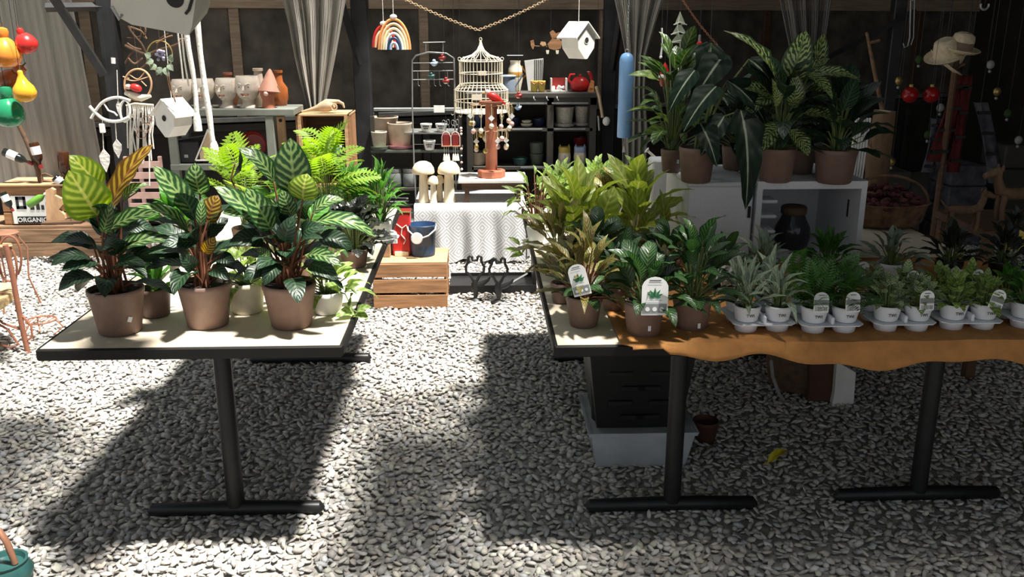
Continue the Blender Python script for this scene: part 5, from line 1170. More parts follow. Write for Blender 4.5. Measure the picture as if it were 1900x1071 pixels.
# wind chimes with red lanterns
for k, (x, lab) in enumerate(((828, 'left of the two wind chimes with a red arched lantern'), (845, 'right of the two wind chimes with a red arched lantern'))):
    Y = 6.05; c = W(x, 262, Y); u = S(1, x, 262, Y); t = thing('wind_chime', lab, 'wind chime', c)
    MB().tube([V(-8*u, 0, -8*u), V(-8*u, 0, 8*u), V(-5*u, 0, 15*u), V(0, 0, 18*u), V(5*u, 0, 15*u), V(8*u, 0, 8*u), V(8*u, 0, -8*u)], .004, 6).build('arch', 'face_pink', t, smooth=True); MB().box((0, 0, 2*u), (11*u, .012, 22*u), bev=.002).build('lantern', 'dark_red', t); MB().box((0, 0, -9*u), (18*u, .02, .006)).build('base', 'wood_tan', t)
    for s in (-1, 0, 1):
        MB().tube([V(s*4*u, 0, -9*u), V(s*4*u, 0, -24*u)], .0012, 4).build('thread', 'cotton', t); MB().lathe([(3*u, 0), (1.2*u, 12*u), (.0005, 13*u)], 10, c=(s*4*u, 0, -36*u)).build('bell', 'cream', t, smooth=True)
    b = MB()
    for (dx, dz) in ((-3, 24), (3, 26), (0, 32), (-4, 34), (4, 35)): b.tube([V(dx*u+3*u*math.cos(j*PI/4), 0, dz*u+5*u*math.sin(j*PI/4)) for j in range(8)], .0015, 4, close=True)
    b.build('wire_loops', 'rail_metal', t); cord(t, c+V(0, 0, 18*u), 'steel_dark')
t = thing('bead_string', 'string of small white and pink beads right of the wind chimes', 'ornament', W(856, 275, 6.0))
for k in range(7): MB().ball((0, 0, .13-.045*k if k > 2 else .13-.018*k), .009 if k != 4 else .006, 8, 6).build('bead', 'face_pink' if k % 2 else 'white', t, smooth=True)
MB().tube([V(0,0,-.17), V(0,0,ZR-t.location.z)], .0012, 4).build('thread', 'steel_dark', t)

# ------------------------------------------------------------------ low shelf with beige pots
Y = 7.0; z1 = W(760, 278, Y).z; z2 = W(760, 348, Y).z; a, b_ = W(688, 278, Y), W(858, 278, Y); w_ = b_.x-a.x
t = thing('plank_shelf', 'dark plank shelf carrying the three beige pots', 'shelf', ((a.x+b_.x)/2, Y+.16, 0))
for z, d in ((z1, .34), (z2, .34), (W(760, 207, Y).z, .05)): MB().box((0, 0 if d > .1 else .15, z-.012), (w_, d, .024), bev=.003).build('board', 'cabinet' if d > .1 else 'rail_metal', t)
MB().box((0, -.172, z1-.010), (w_, .008, .016)).build('front_edge', 'sage', t)
for sx in (-1, 1):
    for sy in (-1, 1): MB().box((sx*(w_/2-.02), sy*.15, W(760, 207, Y).z/2-.02), (.03, .03, W(760, 207, Y).z-.03)).build('post', 'cabinet', t)
def simple_pot(name, label, px, py, Y, topw, botw, hpx, mt, z, saucer=None, sq=False, group=None):
    c = W(px, py, Y); u = S(1, px, py, Y); t = thing(name, label, 'pot', (c.x, Y, z+.001), group=group); zz = 0
    if saucer: MB().lathe([(botw*.5*u, 0), (topw*.52*u, .004), (topw*.56*u, .026), (topw*.50*u, .026), (botw*.45*u, .010), (.0005, .010)], 22).build('saucer', saucer, t, smooth=True); zz = .010
    pot(t, topw*.5*u, botw*.5*u, hpx*u, mt, rim=.012, z=zz, sq=sq); return t
simple_pot('flower_pot', 'tall beige pot at the back of the plank shelf', 716, 276, Y+.22, 50, 40, 54, 'pot_beige', z1)
simple_pot('flower_pot', 'large cream pot on a pink saucer', 743, 276, Y+.10, 46, 38, 44, 'pot_beige', z1, 'pot_pink'); simple_pot('flower_pot', 'small cream pot on a green-grey saucer', 704, 276, Y+.02, 30, 24, 31, 'pot_cream', z1, 'sage')
def word_pot(label, px, py, Y, z, wpx=23):
    t = simple_pot('lettered_pot', label, px, py, Y, wpx, wpx*.72, 15 if wpx < 23 else 18, 'white', z); u = S(1, px, py, Y)
    b = MB()
    for zz, ws in ((11, 12), (7, 9)):
        for k in range(4): b.box((( -ws/2+ws*(k+.5)/4)*u, -wpx*.46*u-.004, zz*u), (ws/5.5*u, .003, 2.4*u))
    b.build('lettering', 'ink', t)
zsm = W(800, 246, Y).z
MB().box((W(800,246,Y).x-t.location.x, -.02, zsm-.006), (S(100, 800, 246, Y), .28, .010)).build('small_board', 'rail_metal', t)
word_pot('left white pot with black lettering on the small upper board', 791, 245, Y+.05, zsm, 22); word_pot('right white pot with black lettering on the small upper board', 819, 245, Y+.05, zsm, 22); word_pot('front white pot with black lettering on the lower board', 797, 274, Y-.02, z1, 23)
for k, (x, lab) in enumerate(((708, 'leftmost'), (732, 'middle'), (760, 'rightmost'))):
    c = W(x, 346, Y); t = thing('glass_jar', '%s lidded grey jar on the bottom of the plank shelf' % lab, 'jar', (c.x, Y+.05, z2+.001)); MB().lathe([(.05, 0), (.058, .01), (.058, .10), (.05, .115)], 20).build('glass', 'ink_grey', t, smooth=True); MB().lathe([(.055, .115), (.056, .14), (.0005, .142)], 20).build('lid', 'rail_metal', t, smooth=True)
c = G(735, 410, .0); c = W(728, 360, 6.35); o = thing('wire_heap', 'heap of grey metal strips stacked left of the lace table', 'metal strips', (c.x, 6.45, 0)); zz = W(745, 372, 6.45).z
MB().box((0, 0, (zz-.05)/2), (.20, .3, zz-.05), bev=.01).build('support_box', 'cabinet', o)
for k in range(7): MB().box((random.uniform(-.03,.03), random.uniform(-.08,.08), zz-.045+.011*k), (.24, .03, .006), rot=(0, random.uniform(-.05,.05), random.uniform(-.35,.35))).build('strip', 'rail_metal' if k % 2 else 'black_metal', o)

# ------------------------------------------------------------------ dark cabinet
Y = 7.25; zt_, za_, zb_, zc_ = (W(1020, y_, Y).z for y_ in (172, 190, 238, 309)); a, b_ = W(868, 240, Y), W(1106, 240, Y); w_ = b_.x-a.x
t = thing('open_cabinet', 'dark open cabinet behind the birdcage full of pots', 'cabinet', ((a.x+b_.x)/2, Y+.17, 0)); X = t.location.x
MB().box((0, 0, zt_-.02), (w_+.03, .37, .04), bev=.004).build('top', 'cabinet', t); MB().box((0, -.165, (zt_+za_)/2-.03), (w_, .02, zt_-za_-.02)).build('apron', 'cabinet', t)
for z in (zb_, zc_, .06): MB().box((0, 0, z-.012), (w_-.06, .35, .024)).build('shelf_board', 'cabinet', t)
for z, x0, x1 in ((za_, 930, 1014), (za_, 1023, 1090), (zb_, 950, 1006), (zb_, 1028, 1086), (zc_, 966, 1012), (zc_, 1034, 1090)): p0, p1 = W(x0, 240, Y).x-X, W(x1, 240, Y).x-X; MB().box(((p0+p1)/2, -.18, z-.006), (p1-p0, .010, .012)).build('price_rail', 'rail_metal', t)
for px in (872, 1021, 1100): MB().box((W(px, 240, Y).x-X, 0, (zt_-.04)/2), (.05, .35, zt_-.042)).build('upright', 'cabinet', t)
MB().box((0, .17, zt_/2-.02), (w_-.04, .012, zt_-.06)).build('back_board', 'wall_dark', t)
for x in (990, 1014, 1033): MB().tube([V(W(x, 180, Y).x-X, -.178, W(x, 178, Y).z), V(W(x, 180, Y).x-X, -.20, W(x, 182, Y).z), V(W(x+3, 180, Y).x-X, -.20, W(x, 186, Y).z)], .004, 5).build('cup_hook', 'rail_metal', t)
Yi = Y+.12
def bigpot(label, px, w0, Yq): simple_pot('glazed_pot', label, px, 234, Yq, w0, w0*.78, 34, 'glaze_white', zb_, 'glaze_white', group=None)
bigpot('white pot with raised scale pattern on the cabinet shelf', 1047, 36, Yi); bigpot('greyer patterned pot right of the white scale pot', 1079, 28, Yi+.05)
def cat_pot(label, px, top, z, Yq):
    c = W(px, 300, Yq); u = S(1, px, 300, Yq); t = thing('cat_planter', label, 'planter', (c.x, Yq, z+.001), group='cat pots in the cabinet')
    MB().lathe([(7*u, 0), (11*u, 4*u), (12*u, 16*u), (11*u, 24*u)], 18).build('body', 'cream', t, smooth=True); MB().lathe([(11.1*u, 24*u), (11.4*u, 34*u), (9.8*u, 34*u), (9.5*u, 28*u), (.0005, 28*u)], 18).build('head', top, t, smooth=True)
    for s in (-1, 1): MB().lathe([(3*u, 0), (.0005, 6*u)], 8, c=(s*8*u, 0, 33*u)).build('ear', top, t, smooth=True); MB().ball((s*5*u, -9*u, 1.5*u), (3*u, 2.5*u, 2*u), 8, 6).build('paw', 'cream', t, smooth=True)
    MB().tube([V(0, -12*u, 8*u), V(0, -12.3*u, 20*u)], .7*u, 5).build('stripe', 'pot_pink', t)
cat_pot('cream cat planter with a yellow head', 1047, 'yellow_glaze', zc_, Yi-.06); cat_pot('cream cat planter with a pale blue head', 1076, 'pale_blue', zc_, Yi-.06)
t = simple_pot('flower_pot', 'dark red pot behind the pale blue cat planter', 1076, 300, Yi+.1, 26, 22, 46, 'dark_red', zc_)
for k, (px, wd_, hp, mt, lab, z, dy) in enumerate(((996, 26, 20, 'sage', 'lower of two stacked sage green pots in the cabinet', zc_, 0), (965, 28, 14, 'teal', 'teal bowl left of the stacked sage pots', zc_, -.04), (977, 22, 6, 'cream', 'cream dish on the middle cabinet shelf', zb_, 0), (1000, 24, 14, 'navy', 'dark blue bowl right of the cream dish', zb_, .03), (955, 18, 16, 'navy', 'dark purple cup left of the cream dish', zb_, .03), (885, 32, 24, 'blue_dark', 'dark blue jar on the cabinet shelf behind the spinner', zb_, 0), (885, 36, 24, 'pot_beige', 'beige pot behind the keyring spinner', zc_, 0))):
    simple_pot('small_pot', lab, px, 300, Yi+dy, wd_, wd_*.85, hp, mt, z)
simple_pot('small_pot', 'upper of two stacked sage green pots in the cabinet', 996, 280, Yi, 26, 24, 20, 'sage', zc_+S(20, 996, 300, Yi)+.002); simple_pot('small_pot', 'small cream dish stacked on the larger cream dish', 977, 230, Yi, 18, 15, 5, 'cream', zb_+S(6, 977, 240, Yi)+.002)
# on top of the cabinet
zt_ += .001; Yq = Y+.14
c = W(1076, 168, Yq); u = S(1, 1076, 168, Yq); t = thing('red_kettle', 'glossy red kettle with curled handles on the cabinet top', 'kettle', (c.x, Yq, zt_))
MB().lathe([(12*u, 0), (17*u, 5*u), (18*u, 14*u), (12*u, 23*u), (6*u, 26*u), (.0005, 27*u)], 22).build('body', 'red', t, smooth=True); MB().ball((0, 0, 28*u), 3*u, 8, 6).build('lid_knob', 'red', t, smooth=True)
MB().tube([V(14*u, 0, 10*u), V(22*u, 0, 14*u), V(20*u, 0, 26*u), V(16*u, 0, 34*u)], [4*u, 3*u, 3*u, 4*u], 8).build('spout', 'red', t, smooth=True); MB().tube([V(-13*u, 0, 12*u), V(-22*u, 0, 20*u), V(-18*u, 0, 30*u), V(-10*u, 0, 30*u)], 2.4*u, 8).build('handle', 'red', t, smooth=True)
MB().lathe([(2*u, 0), (3*u, 1*u), (.0005, 2*u)], 8, c=(15*u, 0, 34*u)).build('spout_tip', 'face_pink', t, smooth=True)
c = W(1096, 168, Yq-.1); o = thing('orange_block', 'small orange wedge right of the red kettle', 'ornament', (c.x, Yq-.10, zt_)); MB().prism([(-5*u, 0), (5*u, 0), (5*u, 20*u), (1*u, 21*u), (-4*u, 6*u)], facing((0,0,0)), .06).build('wedge', 'orange_fabric', o); MB().box((0, -.031, 6*u), (6*u, .002, 4*u)).build('mark', 'terracotta', o)
c = W(1036, 168, Yq); o = thing('gift_box', 'open white box with shells left of the red kettle', 'box', (c.x, Yq-.02, zt_))
for s in (-1, 1): MB().box((s*14*u, 0, 12*u), (2*u, .10, 24*u)).build('side', 'white', o)
MB().box((0, .05, 12*u), (28*u, .006, 24*u)).build('back', 'dark_red', o); MB().box((0, 0, 1*u), (28*u, .10, 2*u)).build('bottom', 'white', o)
b = MB()
for k in range(9): b.ball((random.uniform(-11, 11)*u, random.uniform(-.045,-.01), 4*u+random.uniform(0, 5)*u), 3*u, 7, 5)
b.build('shells', 'white', o, smooth=True)
c = W(993, 112, Yq); c = W(993, 150, Yq+.08); o = thing('striped_bag', 'white paper bag with vertical black stripes on the cabinet', 'bag', (c.x, Yq+.10, zt_))
MB().prism([(-13*u, 0), (13*u, 0), (15*u, 58*u), (-20*u, 54*u)], facing((0,0,0)), .05).build('bag', 'white', o)
for k in range(5): MB().box(((-1+3.4*k)*u, -.026, 30*u), (1.5*u, .002, 52*u)).build('stripe', 'ink', o)
for k, x in enumerate((991, 1005)):
    t = simple_pot('yellow_cup', ('left', 'right')[k]+' of two yellow glazed cups before the striped bag', x, 168, Yq-.06, 14, 12, 20, 'yellow_glaze', zt_); MB().tube([V(-5*u, -6*u, 17*u), V(0, -7.5*u, 14*u), V(5*u, -6*u, 17*u)], 1*u, 5).build('drip', 'gourd_brown', t)
c = W(943, 168, Yq); t = thing('tin_can', 'blue-grey metal watering can on the cabinet behind the cage', 'watering can', (c.x, Yq, zt_)); MB().lathe([(13*u, 0), (13*u, 26*u), (10*u, 30*u), (.0005, 30*u)], 20).build('body', 'tin_grey', t, smooth=True); MB().lathe([(13*u, 26*u), (15*u, 28*u), (13*u, 29*u)], 20).build('rim', 'pale_blue', t, smooth=True); MB().tube([V(12*u, 0, 8*u), V(22*u, 0, 22*u), V(27*u, 0, 32*u)], 1.8*u, 7).build('spout', 'tin_grey', t, smooth=True)
c = W(957, 150, Yq); t = thing('striped_jug', 'cream and brown jug behind the metal watering can', 'jug', (c.x, Yq+.10, zt_)); MB().lathe([(10*u, 0), (14*u, 20*u), (13*u, 40*u), (9*u, 48*u), (10*u, 54*u), (8*u, 54*u), (7*u, 48*u), (.0005, 46*u)], 20).build('body', 'cream', t, smooth=True); MB().tube([V(12*u, 0, 20*u), V(22*u, 0, 30*u), V(11*u, 0, 44*u)], 2*u, 7).build('handle', 'tile_amber', t, smooth=True); MB().lathe([(14.2*u, 26*u), (14.3*u, 30*u), (13.6*u, 34*u)], 20).build('stripe', 'tile_amber', t, smooth=True)
t = thing('hanging_disc', 'thin pale bar hanging above the jug on the cabinet', 'mobile', W(955, 103, 6.15)); MB().tube([V(-.05,0,0), V(.055,0,0)], .0035, 6).build('bar', 'rail_metal', t); cord(t, t.location, 'steel_dark')
c = W(1118, 215, 7.05); t = thing('shell_strand', 'strand of driftwood and a white shell right of the cabinet', 'ornament', c); q = lambda x, y: W(x, y, 7.05)-c
MB().tube([q(1106,160), q(1112,180), q(1116,205), q(1118,218)], .012, 7).build('driftwood', 'bone', t, smooth=True); MB().ball(q(1125,225), (.03,.025,.035), 10, 7).build('shell', 'white', t, smooth=True); MB().tube([q(1110,215), q(1112,242)], .008, 6).build('tail', 'rail_metal', t); cord(t, W(1106, 160, 7.05), 'steel_dark')

# ------------------------------------------------------------------ lace table, bench, spinner, mushrooms
LY = 6.25; a, b_ = W(768, 382, LY), W(976, 382, LY); LZ = a.z; lw = b_.x-a.x; xc = (a.x+b_.x)/2
t = thing('lace_table', 'low table under a white lace cloth', 'table', (xc, LY+.30, 0))
MB().box((0, 0, LZ-.03), (lw-.03, .57, .05)).build('top', 'wood_raw', t)
for sx in (-1, 1):
    for sy in (-1, 1): MB().box((sx*(lw/2-.05), sy*.24, (LZ-.055)/2), (.045, .045, LZ-.055)).build('leg', 'wood_raw', t)
def lace():
    mt = bpy.data.materials.new('lace_cloth'); mt.use_nodes = True; N = mt.node_tree.nodes; L = mt.node_tree.links; b = N['Principled BSDF']; b.inputs['Roughness'].default_value = .95
    tc = N.new('ShaderNodeTexCoord'); sp = N.new('ShaderNodeSeparateXYZ'); L.new(tc.outputs['UV'], sp.inputs[0])
    def M(op, *a):
        n = N.new('ShaderNodeMath'); n.operation = op
        for i, x in enumerate(a):
            if isinstance(x, (int, float)): n.inputs[i].default_value = x
            else: L.new(x, n.inputs[i])
        return n.outputs[0]
    def cell(o, k): return M('SUBTRACT', M('FRACT', M('MULTIPLY', o, k)), .5)
    u, v = cell(sp.outputs[0], 6.), cell(sp.outputs[1], 6.); au, av = M('ABSOLUTE', u), M('ABSOLUTE', v)
    dia = M('ADD', au, av); s = M('SINE', M('MULTIPLY', dia, 44.)); mr = N.new('ShaderNodeMapRange'); mr.inputs[1].default_value = -.5; mr.inputs[2].default_value = .3; L.new(s, mr.inputs[0])
    cr = N.new('ShaderNodeMixRGB'); cr.inputs[1].default_value = (.36,.36,.37,1); cr.inputs[2].default_value = (.60,.60,.60,1); L.new(mr.outputs[0], cr.inputs[0]); L.new(cr.outputs[0], b.inputs['Base Color'])
    MATS['lace_cloth'] = mt
    n = 80; vs = []; uv = []; fs = []; rows = 13
    hw, hd = lw/2, .295
    # one strip from the back edge over the top and down the front, and the two side drops
    for i in range(n+1):
        x = -hw+2*hw*i/n
        for j in range(rows):
            if j < 4: y, z, s_ = hd-(2*hd)*j/3, LZ+.001, j*.2
            else: f = (j-3)/(rows-4); y = -hd-.008-.022*f*(1+math.sin(x*26)+.5*math.sin(x*57+1)); z = LZ-f*(LZ-.028+.010*math.sin(x*34)); s_ = .6+f*.38
            vs.append((x, y, z)); uv.append((x*1.0, s_))
    for i in range(n):
        for j in range(rows-1): fs.append((i*rows+j, i*rows+j+1, (i+1)*rows+j+1, (i+1)*rows+j))
    for s in (-1, 1):
        o = len(vs)
        for i in range(21):
            y = -hd+2*hd*i/20
            for j in range(8): f = j/7; vs.append((s*(hw+.002+.02*f*(1+math.sin(y*30))), y, LZ+.001-f*(LZ-.03))); uv.append((y, f*.36))
        for i in range(20):
            for j in range(7): fs.append((o+i*8+j, o+i*8+j+1, o+(i+1)*8+j+1, o+(i+1)*8+j))
    me = bpy.data.meshes.new('lace_tablecloth'); me.from_pydata(vs, [], fs); ul = me.uv_layers.new(name='UVMap')
    for lp in me.loops: ul.data[lp.index].uv = uv[lp.vertex_index]
    me.polygons.foreach_set('use_smooth', [True]*len(fs)); me.materials.append(mt); o = bpy.data.objects.new('lace_tablecloth', me); COL.objects.link(o); o.location = (xc, LY+.30, 0)
    tag(o, 'white lace cloth hanging over the low table behind the bucket', 'tablecloth')
lace()
def mushroom(label, px, main, small):
    Yq = LY+.13; c = W(px, 380, Yq); u = S(1, px, 350, Yq); t = thing('wooden_mushroom', label, 'ornament', (c.x, Yq, LZ+.003), group='turned wooden mushrooms')
    def one(dx, dy, h, r_, s_):
        MB().lathe([(s_*1.25*u, 0), (s_*1.05*u, h*.1*u), (s_*.9*u, h*.5*u), (s_*.8*u, h*.72*u)], 18, c=(dx*u, dy, 0)).build('stalk', 'wood_raw', t, smooth=True)
        MB().lathe([(r_*.2*u, h*.70*u), (r_*.95*u, h*.70*u), (r_*u, h*.735*u), (r_*.93*u, h*.84*u), (r_*.7*u, h*.94*u), (r_*.35*u, h*.99*u), (.0005, h*u)], 22, c=(dx*u, dy, 0)).build('cap', 'wood_raw', t, smooth=True)
    one(0, 0, *main); one(*small)
mushroom('left wooden mushroom with a small one at its right foot', 787, (76, 21, 9), (18, -.03, 50, 11, 6)); mushroom('right wooden mushroom with a small one at its left foot', 834, (76, 21, 10), (-18, .04, 48, 9, 6))
bz0 = LZ+.003; Yb = LY+.10; a, b_ = W(850, 334, Yb), W(978, 334, Yb); bt = a.z; bxc = (a.x+b_.x)/2; bw = b_.x-a.x
t = thing('small_bench', 'small white-topped bench standing on the lace table', 'bench', (bxc, Yb+.15, bz0)); hb = bt-bz0
MB().box((0, 0, hb-.010), (bw, .36, .020), bev=.003).build('top', 'white_paint', t); MB().box((0, -.15, hb-.045), (bw-.05, .014, .05)).build('apron', 'wood_dark', t); MB().box((0, .15, hb-.045), (bw-.05, .014, .05)).build('apron', 'wood_dark', t)
for sx in (-1, 1):
    for sy in (-1, 1): MB().box((sx*(bw/2-.06), sy*.14, (hb-.02)/2), (.03, .03, hb-.02)).build('leg', 'wood_dark', t)
c = W(912, 325, Yb+.12); t = thing('keyring_spinner', 'red-brown wooden spinner post hung with keyrings', 'display stand', (c.x, Yb+.12, bt+.001)); u = S(1, 912, 260, Yb+.12); H_ = W(912, 188, Yb+.12).z-bt
MB().lathe([(25*u, 0), (26*u, 2*u), (26*u, 12*u), (24*u, 14*u), (.0005, 14*u)], 8).build('base', 'terracotta', t); MB().lathe([(11*u, 14*u), (11*u, H_-6*u)], 10).build('post', 'terracotta', t, smooth=True); MB().lathe([(20*u, H_-8*u), (22*u, H_-6*u), (22*u, H_), (.0005, H_)], 20).build('top_disc', 'rust', t, smooth=True)
kr = random.Random(3); Xs, zk = t.location.copy(), H_-10*u
for lev, (zz, rr_, n) in enumerate(((H_-6*u, 38*u, 12), (H_*.62, 30*u, 8))):
    for k in range(n): a = 2*PI*k/n+lev*.4; MB().tube([V(math.cos(a)*10*u, math.sin(a)*10*u, zz), V(math.cos(a)*rr_, math.sin(a)*rr_, zz), V(math.cos(a)*rr_*1.06, math.sin(a)*rr_*1.06, zz+3*u)], .0022, 5).build('peg', 'bone', t)
kn = 0; hours = ('six', 'five', 'four', 'three', 'two', 'one', 'twelve', 'eleven', 'ten', 'nine', 'eight', 'seven')
for lev, (zz, rr_, n, ln) in enumerate(((H_-6*u, 38*u, 12, 60), (H_*.62, 30*u, 8, 40))):
    for k in range(n):
        a = 2*PI*k/n+lev*.4; p_ = Xs+V(math.cos(a)*rr_, math.sin(a)*rr_, zz); deg = (math.degrees(a)+90+15) % 360; wd_ = hours[int(deg//30)]
        l1 = (ln*kr.uniform(.5, 1.1))*u; o = thing('keyring', 'beaded keyring at the %s o\'clock peg of the %s tier of the spinner' % (wd_, ('upper', 'lower')[lev]), 'keyring', p_-V(0, 0, l1), group='keyrings on the spinner')
        MB().tube([V(0,0,l1), V(.002,0,l1*.6), V(0,0,0)], .0016, 4).build('cord', 'cream', o); m_ = kr.choice(('cream', 'wood_raw', 'clay', 'gold', 'face_pink'))
        MB().ball((0, 0, 3*u), (4.5*u, 4.5*u, 5*u), 10, 7).build('bead', m_, o, smooth=True); MB().tube([V(3.5*u*math.cos(j*PI/5), 0, l1*.72+8*u*math.sin(j*PI/5)) for j in range(10)], .0016, 4, close=True).build('split_ring', 'gold', o)
        if k % 3 == 0: MB().box((0, -.004, l1*.45), (8*u, .002, 8*u), rot=(0, .78, 0)).build('price_card', 'paper', o)
c = Xs+V(.01, -.02, H_+.001); t = thing('red_bird', 'bright red bird figure on top of the spinner', 'figurine', c)
MB().tube([V(-13*u,0,14*u), V(-8*u,0,13*u), V(0,0,9*u), V(9*u,0,4*u), V(17*u,0,-1*u), V(24*u,0,-5*u)], [1*u, 5*u, 8*u, 7*u, 3*u, 1.6*u], 10).build('body', 'red', t, smooth=True); MB().ball((-9*u, 0, 16*u), 5.5*u, 10, 8).build('head', 'face_pink', t, smooth=True); MB().lathe([(2*u, 0), (.0005, 6*u)], 8, c=(-13*u, 0, 15*u), rot=(0, -1.6, 0)).build('beak', 'yellow', t); MB().tube([V(0,0,4*u), V(0,0,0)], 1*u, 5).build('foot', 'wood_dark', t)
for k, (x, y, lab) in enumerate(((882, 326, 'left'), (950, 326, 'right'))):
    c = G(x, y, bt+.001); o = thing('paper_card', '%s paper card lying on the white bench top' % lab, 'card', (c.x, max(c.y, Yb+.05), bt+.001)); MB().box((0, 0, .002), (.10, .06, .003), rot=(0,0,.2)).build('card', 'paper', o); MB().box((0, 0, .0042), (.06, .02, .0008), rot=(0,0,.2)).build('print', 'ink_grey', o)

# ------------------------------------------------------------------ slatted crate, bucket, tin, iron figures
a, b_ = G(694, 576), G(831, 574); CYF = a.y; cw = b_.x-a.x; ch_ = W(760, 487, CYF).z; CD = .36
t = thing('slatted_crate', 'wooden slatted crate upside down on the gravel under the blue bucket', 'crate', ((a.x+b_.x)/2, CYF+CD/2, .008)); ch_ -= .008
for k in range(3):
    z = ch_*(k+.5)/3-.004
    MB().box((0, -CD/2+.006, z), (cw, .012, ch_/3-.014), bev=.002).build('front_slat', 'pine', t); MB().box((0, CD/2-.006, z), (cw, .012, ch_/3-.014), bev=.002).build('back_slat', 'pine', t)
for s in (-1, 1): MB().box((s*(cw/2-.012), 0, ch_/2-.008), (.014, CD-.03, ch_-.012), bev=.002).build('end_panel', 'pine', t)
for k in range(4): MB().box((0, -CD/2+CD*(k+.5)/4, ch_-.006), (cw, CD/4-.008, .012), bev=.002).build('top_slat', 'pine_pale', t)
ctop_ = .008+ch_+.001
c = G(784, 478, ctop_); t = thing('enamel_bucket', 'dark blue bucket with a white handle knob on the slatted crate', 'bucket', (c.x, c.y+.07, ctop_)); u = S(1, 784, 450, c.y+.07); h = 58*u; R = 25*u
MB().lathe([(R*.86, 0), (R*.88, .004), (R, h-.004), (R*1.05, h), (R*1.0, h+.003), (R*.97, h), (R*.90, .012)], 30).build('wall', 'bucket_blue', t, smooth=True); MB().lathe([(.0005, h*.80), (R*.93, h*.80), (R*.93, h*.82), (.0005, h*.83)], 28).build('filling', 'bucket_inside', t, smooth=True)
MB().tube([V(-R, 0, h), V(-R*1.02, -R*.6, h*.86), V(-R*.5, -R*1.16, h*.72), V(0, -R*1.25, h*.67), V(R*.5, -R*1.16, h*.74), V(R*.98, -R*.6, h*.88), V(R, 0, h)], 1.4*u, 7).build('handle', 'white', t, smooth=True); MB().lathe([(.0005, -3*u), (9*u, -3*u), (11*u, 0), (9*u, 3*u), (.0005, 3*u)], 20, c=(-R*.35, -R*1.2, h*.66), rot=(PI/2, 0, 0)).build('knob', 'white', t, smooth=True)
c = G(748, 477, ctop_); t = thing('red_tin', 'tall red tin box with gold scrollwork beside the bucket', 'tin', (c.x-.01, c.y+.09, ctop_)); MB().box((0, 0, 40*u), (34*u, .11, 80*u), bev=.008).build('body', 'red', t); MB().box((0, 0, 80*u+.004), (36*u, .115, .010), bev=.003).build('lid', 'dark_red', t)
b = MB(); b.tube([V(-8*u, -.057, 60*u), V(2*u, -.057, 52*u), V(0, -.057, 40*u), V(8*u, -.057, 30*u), V(4*u, -.057, 22*u)], 1.1*u, 5); b.tube([V(2*u, -.057, 52*u), V(10*u, -.057, 58*u), V(12*u, -.057, 50*u)], 1*u, 5); b.build('scrollwork', 'cream', t)
MB().box((0, -.06, 4*u), (26*u, .02, 8*u), bev=.002).build('label_block', 'wood_raw', t)
c = G(712, 470, ctop_); 
t = thing('wooden_box', 'brown wooden box between the table edge and the red tin', 'box', (c.x, CYF+CD/2+.02, ctop_)); MB().box((0, 0, .045), (.10, .16, .09), bev=.004).build('body', 'wood_weather', t); MB().box((0, 0, .094), (.104, .164, .008), bev=.002).build('lid', 'wood_tan', t)
def iron_figure(label, px, py):
    c = G(px, py); Y = c.y; t = thing('iron_figure', label, 'figurine', (c.x, Y, .006)); u = S(1, px, py-50, Y)
    q = lambda x, z: V(x*u, 0, z*u)
    MB().tube([q(-3,38), q(-9,50), q(-16,56), q(-17,66), q(-12,76), q(-12,84), q(-8,87), q(-5,84), q(-4,78), q(4,78), q(5,84), q(8,87), q(12,84), q(12,76), q(17,66), q(16,56), q(9,50), q(3,38)], 2.6*u, 8).build('ring_head', 'black_metal', t, smooth=True)
    MB().tube([q(0,42), q(-1,34), q(0,24), q(1,14), q(0,6)], [3*u, 6.5*u, 7*u, 4.5*u, 3.5*u], 10).build('body', 'black_metal', t, smooth=True)
    MB().tube([q(4,30), q(14,34), q(24,40), q(28,46)], [5*u, 5*u, 3*u, 1.5*u], 8).build('wing', 'black_metal', t, smooth=True)
    MB().lathe([(.0005, 0), (14*u, 0), (12*u, 3*u), (4*u, 6*u), (.0005, 7*u)], 18, sy=.7).build('base', 'black_metal', t, smooth=True)
iron_figure('left black iron figure with an open ring head', 882, 560); iron_figure('right black iron figure with an open ring head', 925, 564)
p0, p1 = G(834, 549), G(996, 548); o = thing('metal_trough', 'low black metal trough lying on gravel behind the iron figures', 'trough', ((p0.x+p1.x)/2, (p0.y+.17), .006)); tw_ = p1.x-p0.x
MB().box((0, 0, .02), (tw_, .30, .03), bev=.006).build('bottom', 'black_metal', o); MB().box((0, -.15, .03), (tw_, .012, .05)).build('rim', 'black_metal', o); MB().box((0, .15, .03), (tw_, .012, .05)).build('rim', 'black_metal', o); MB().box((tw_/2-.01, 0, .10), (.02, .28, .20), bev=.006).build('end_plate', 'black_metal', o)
c = G(950, 540); MB().tube([V(c.x-o.location.x-.04, c.y-o.location.y-.06, .045), V(c.x-o.location.x+.10, c.y-o.location.y+.03, .10)], .007, 6).build('handle', 'rail_metal', o)

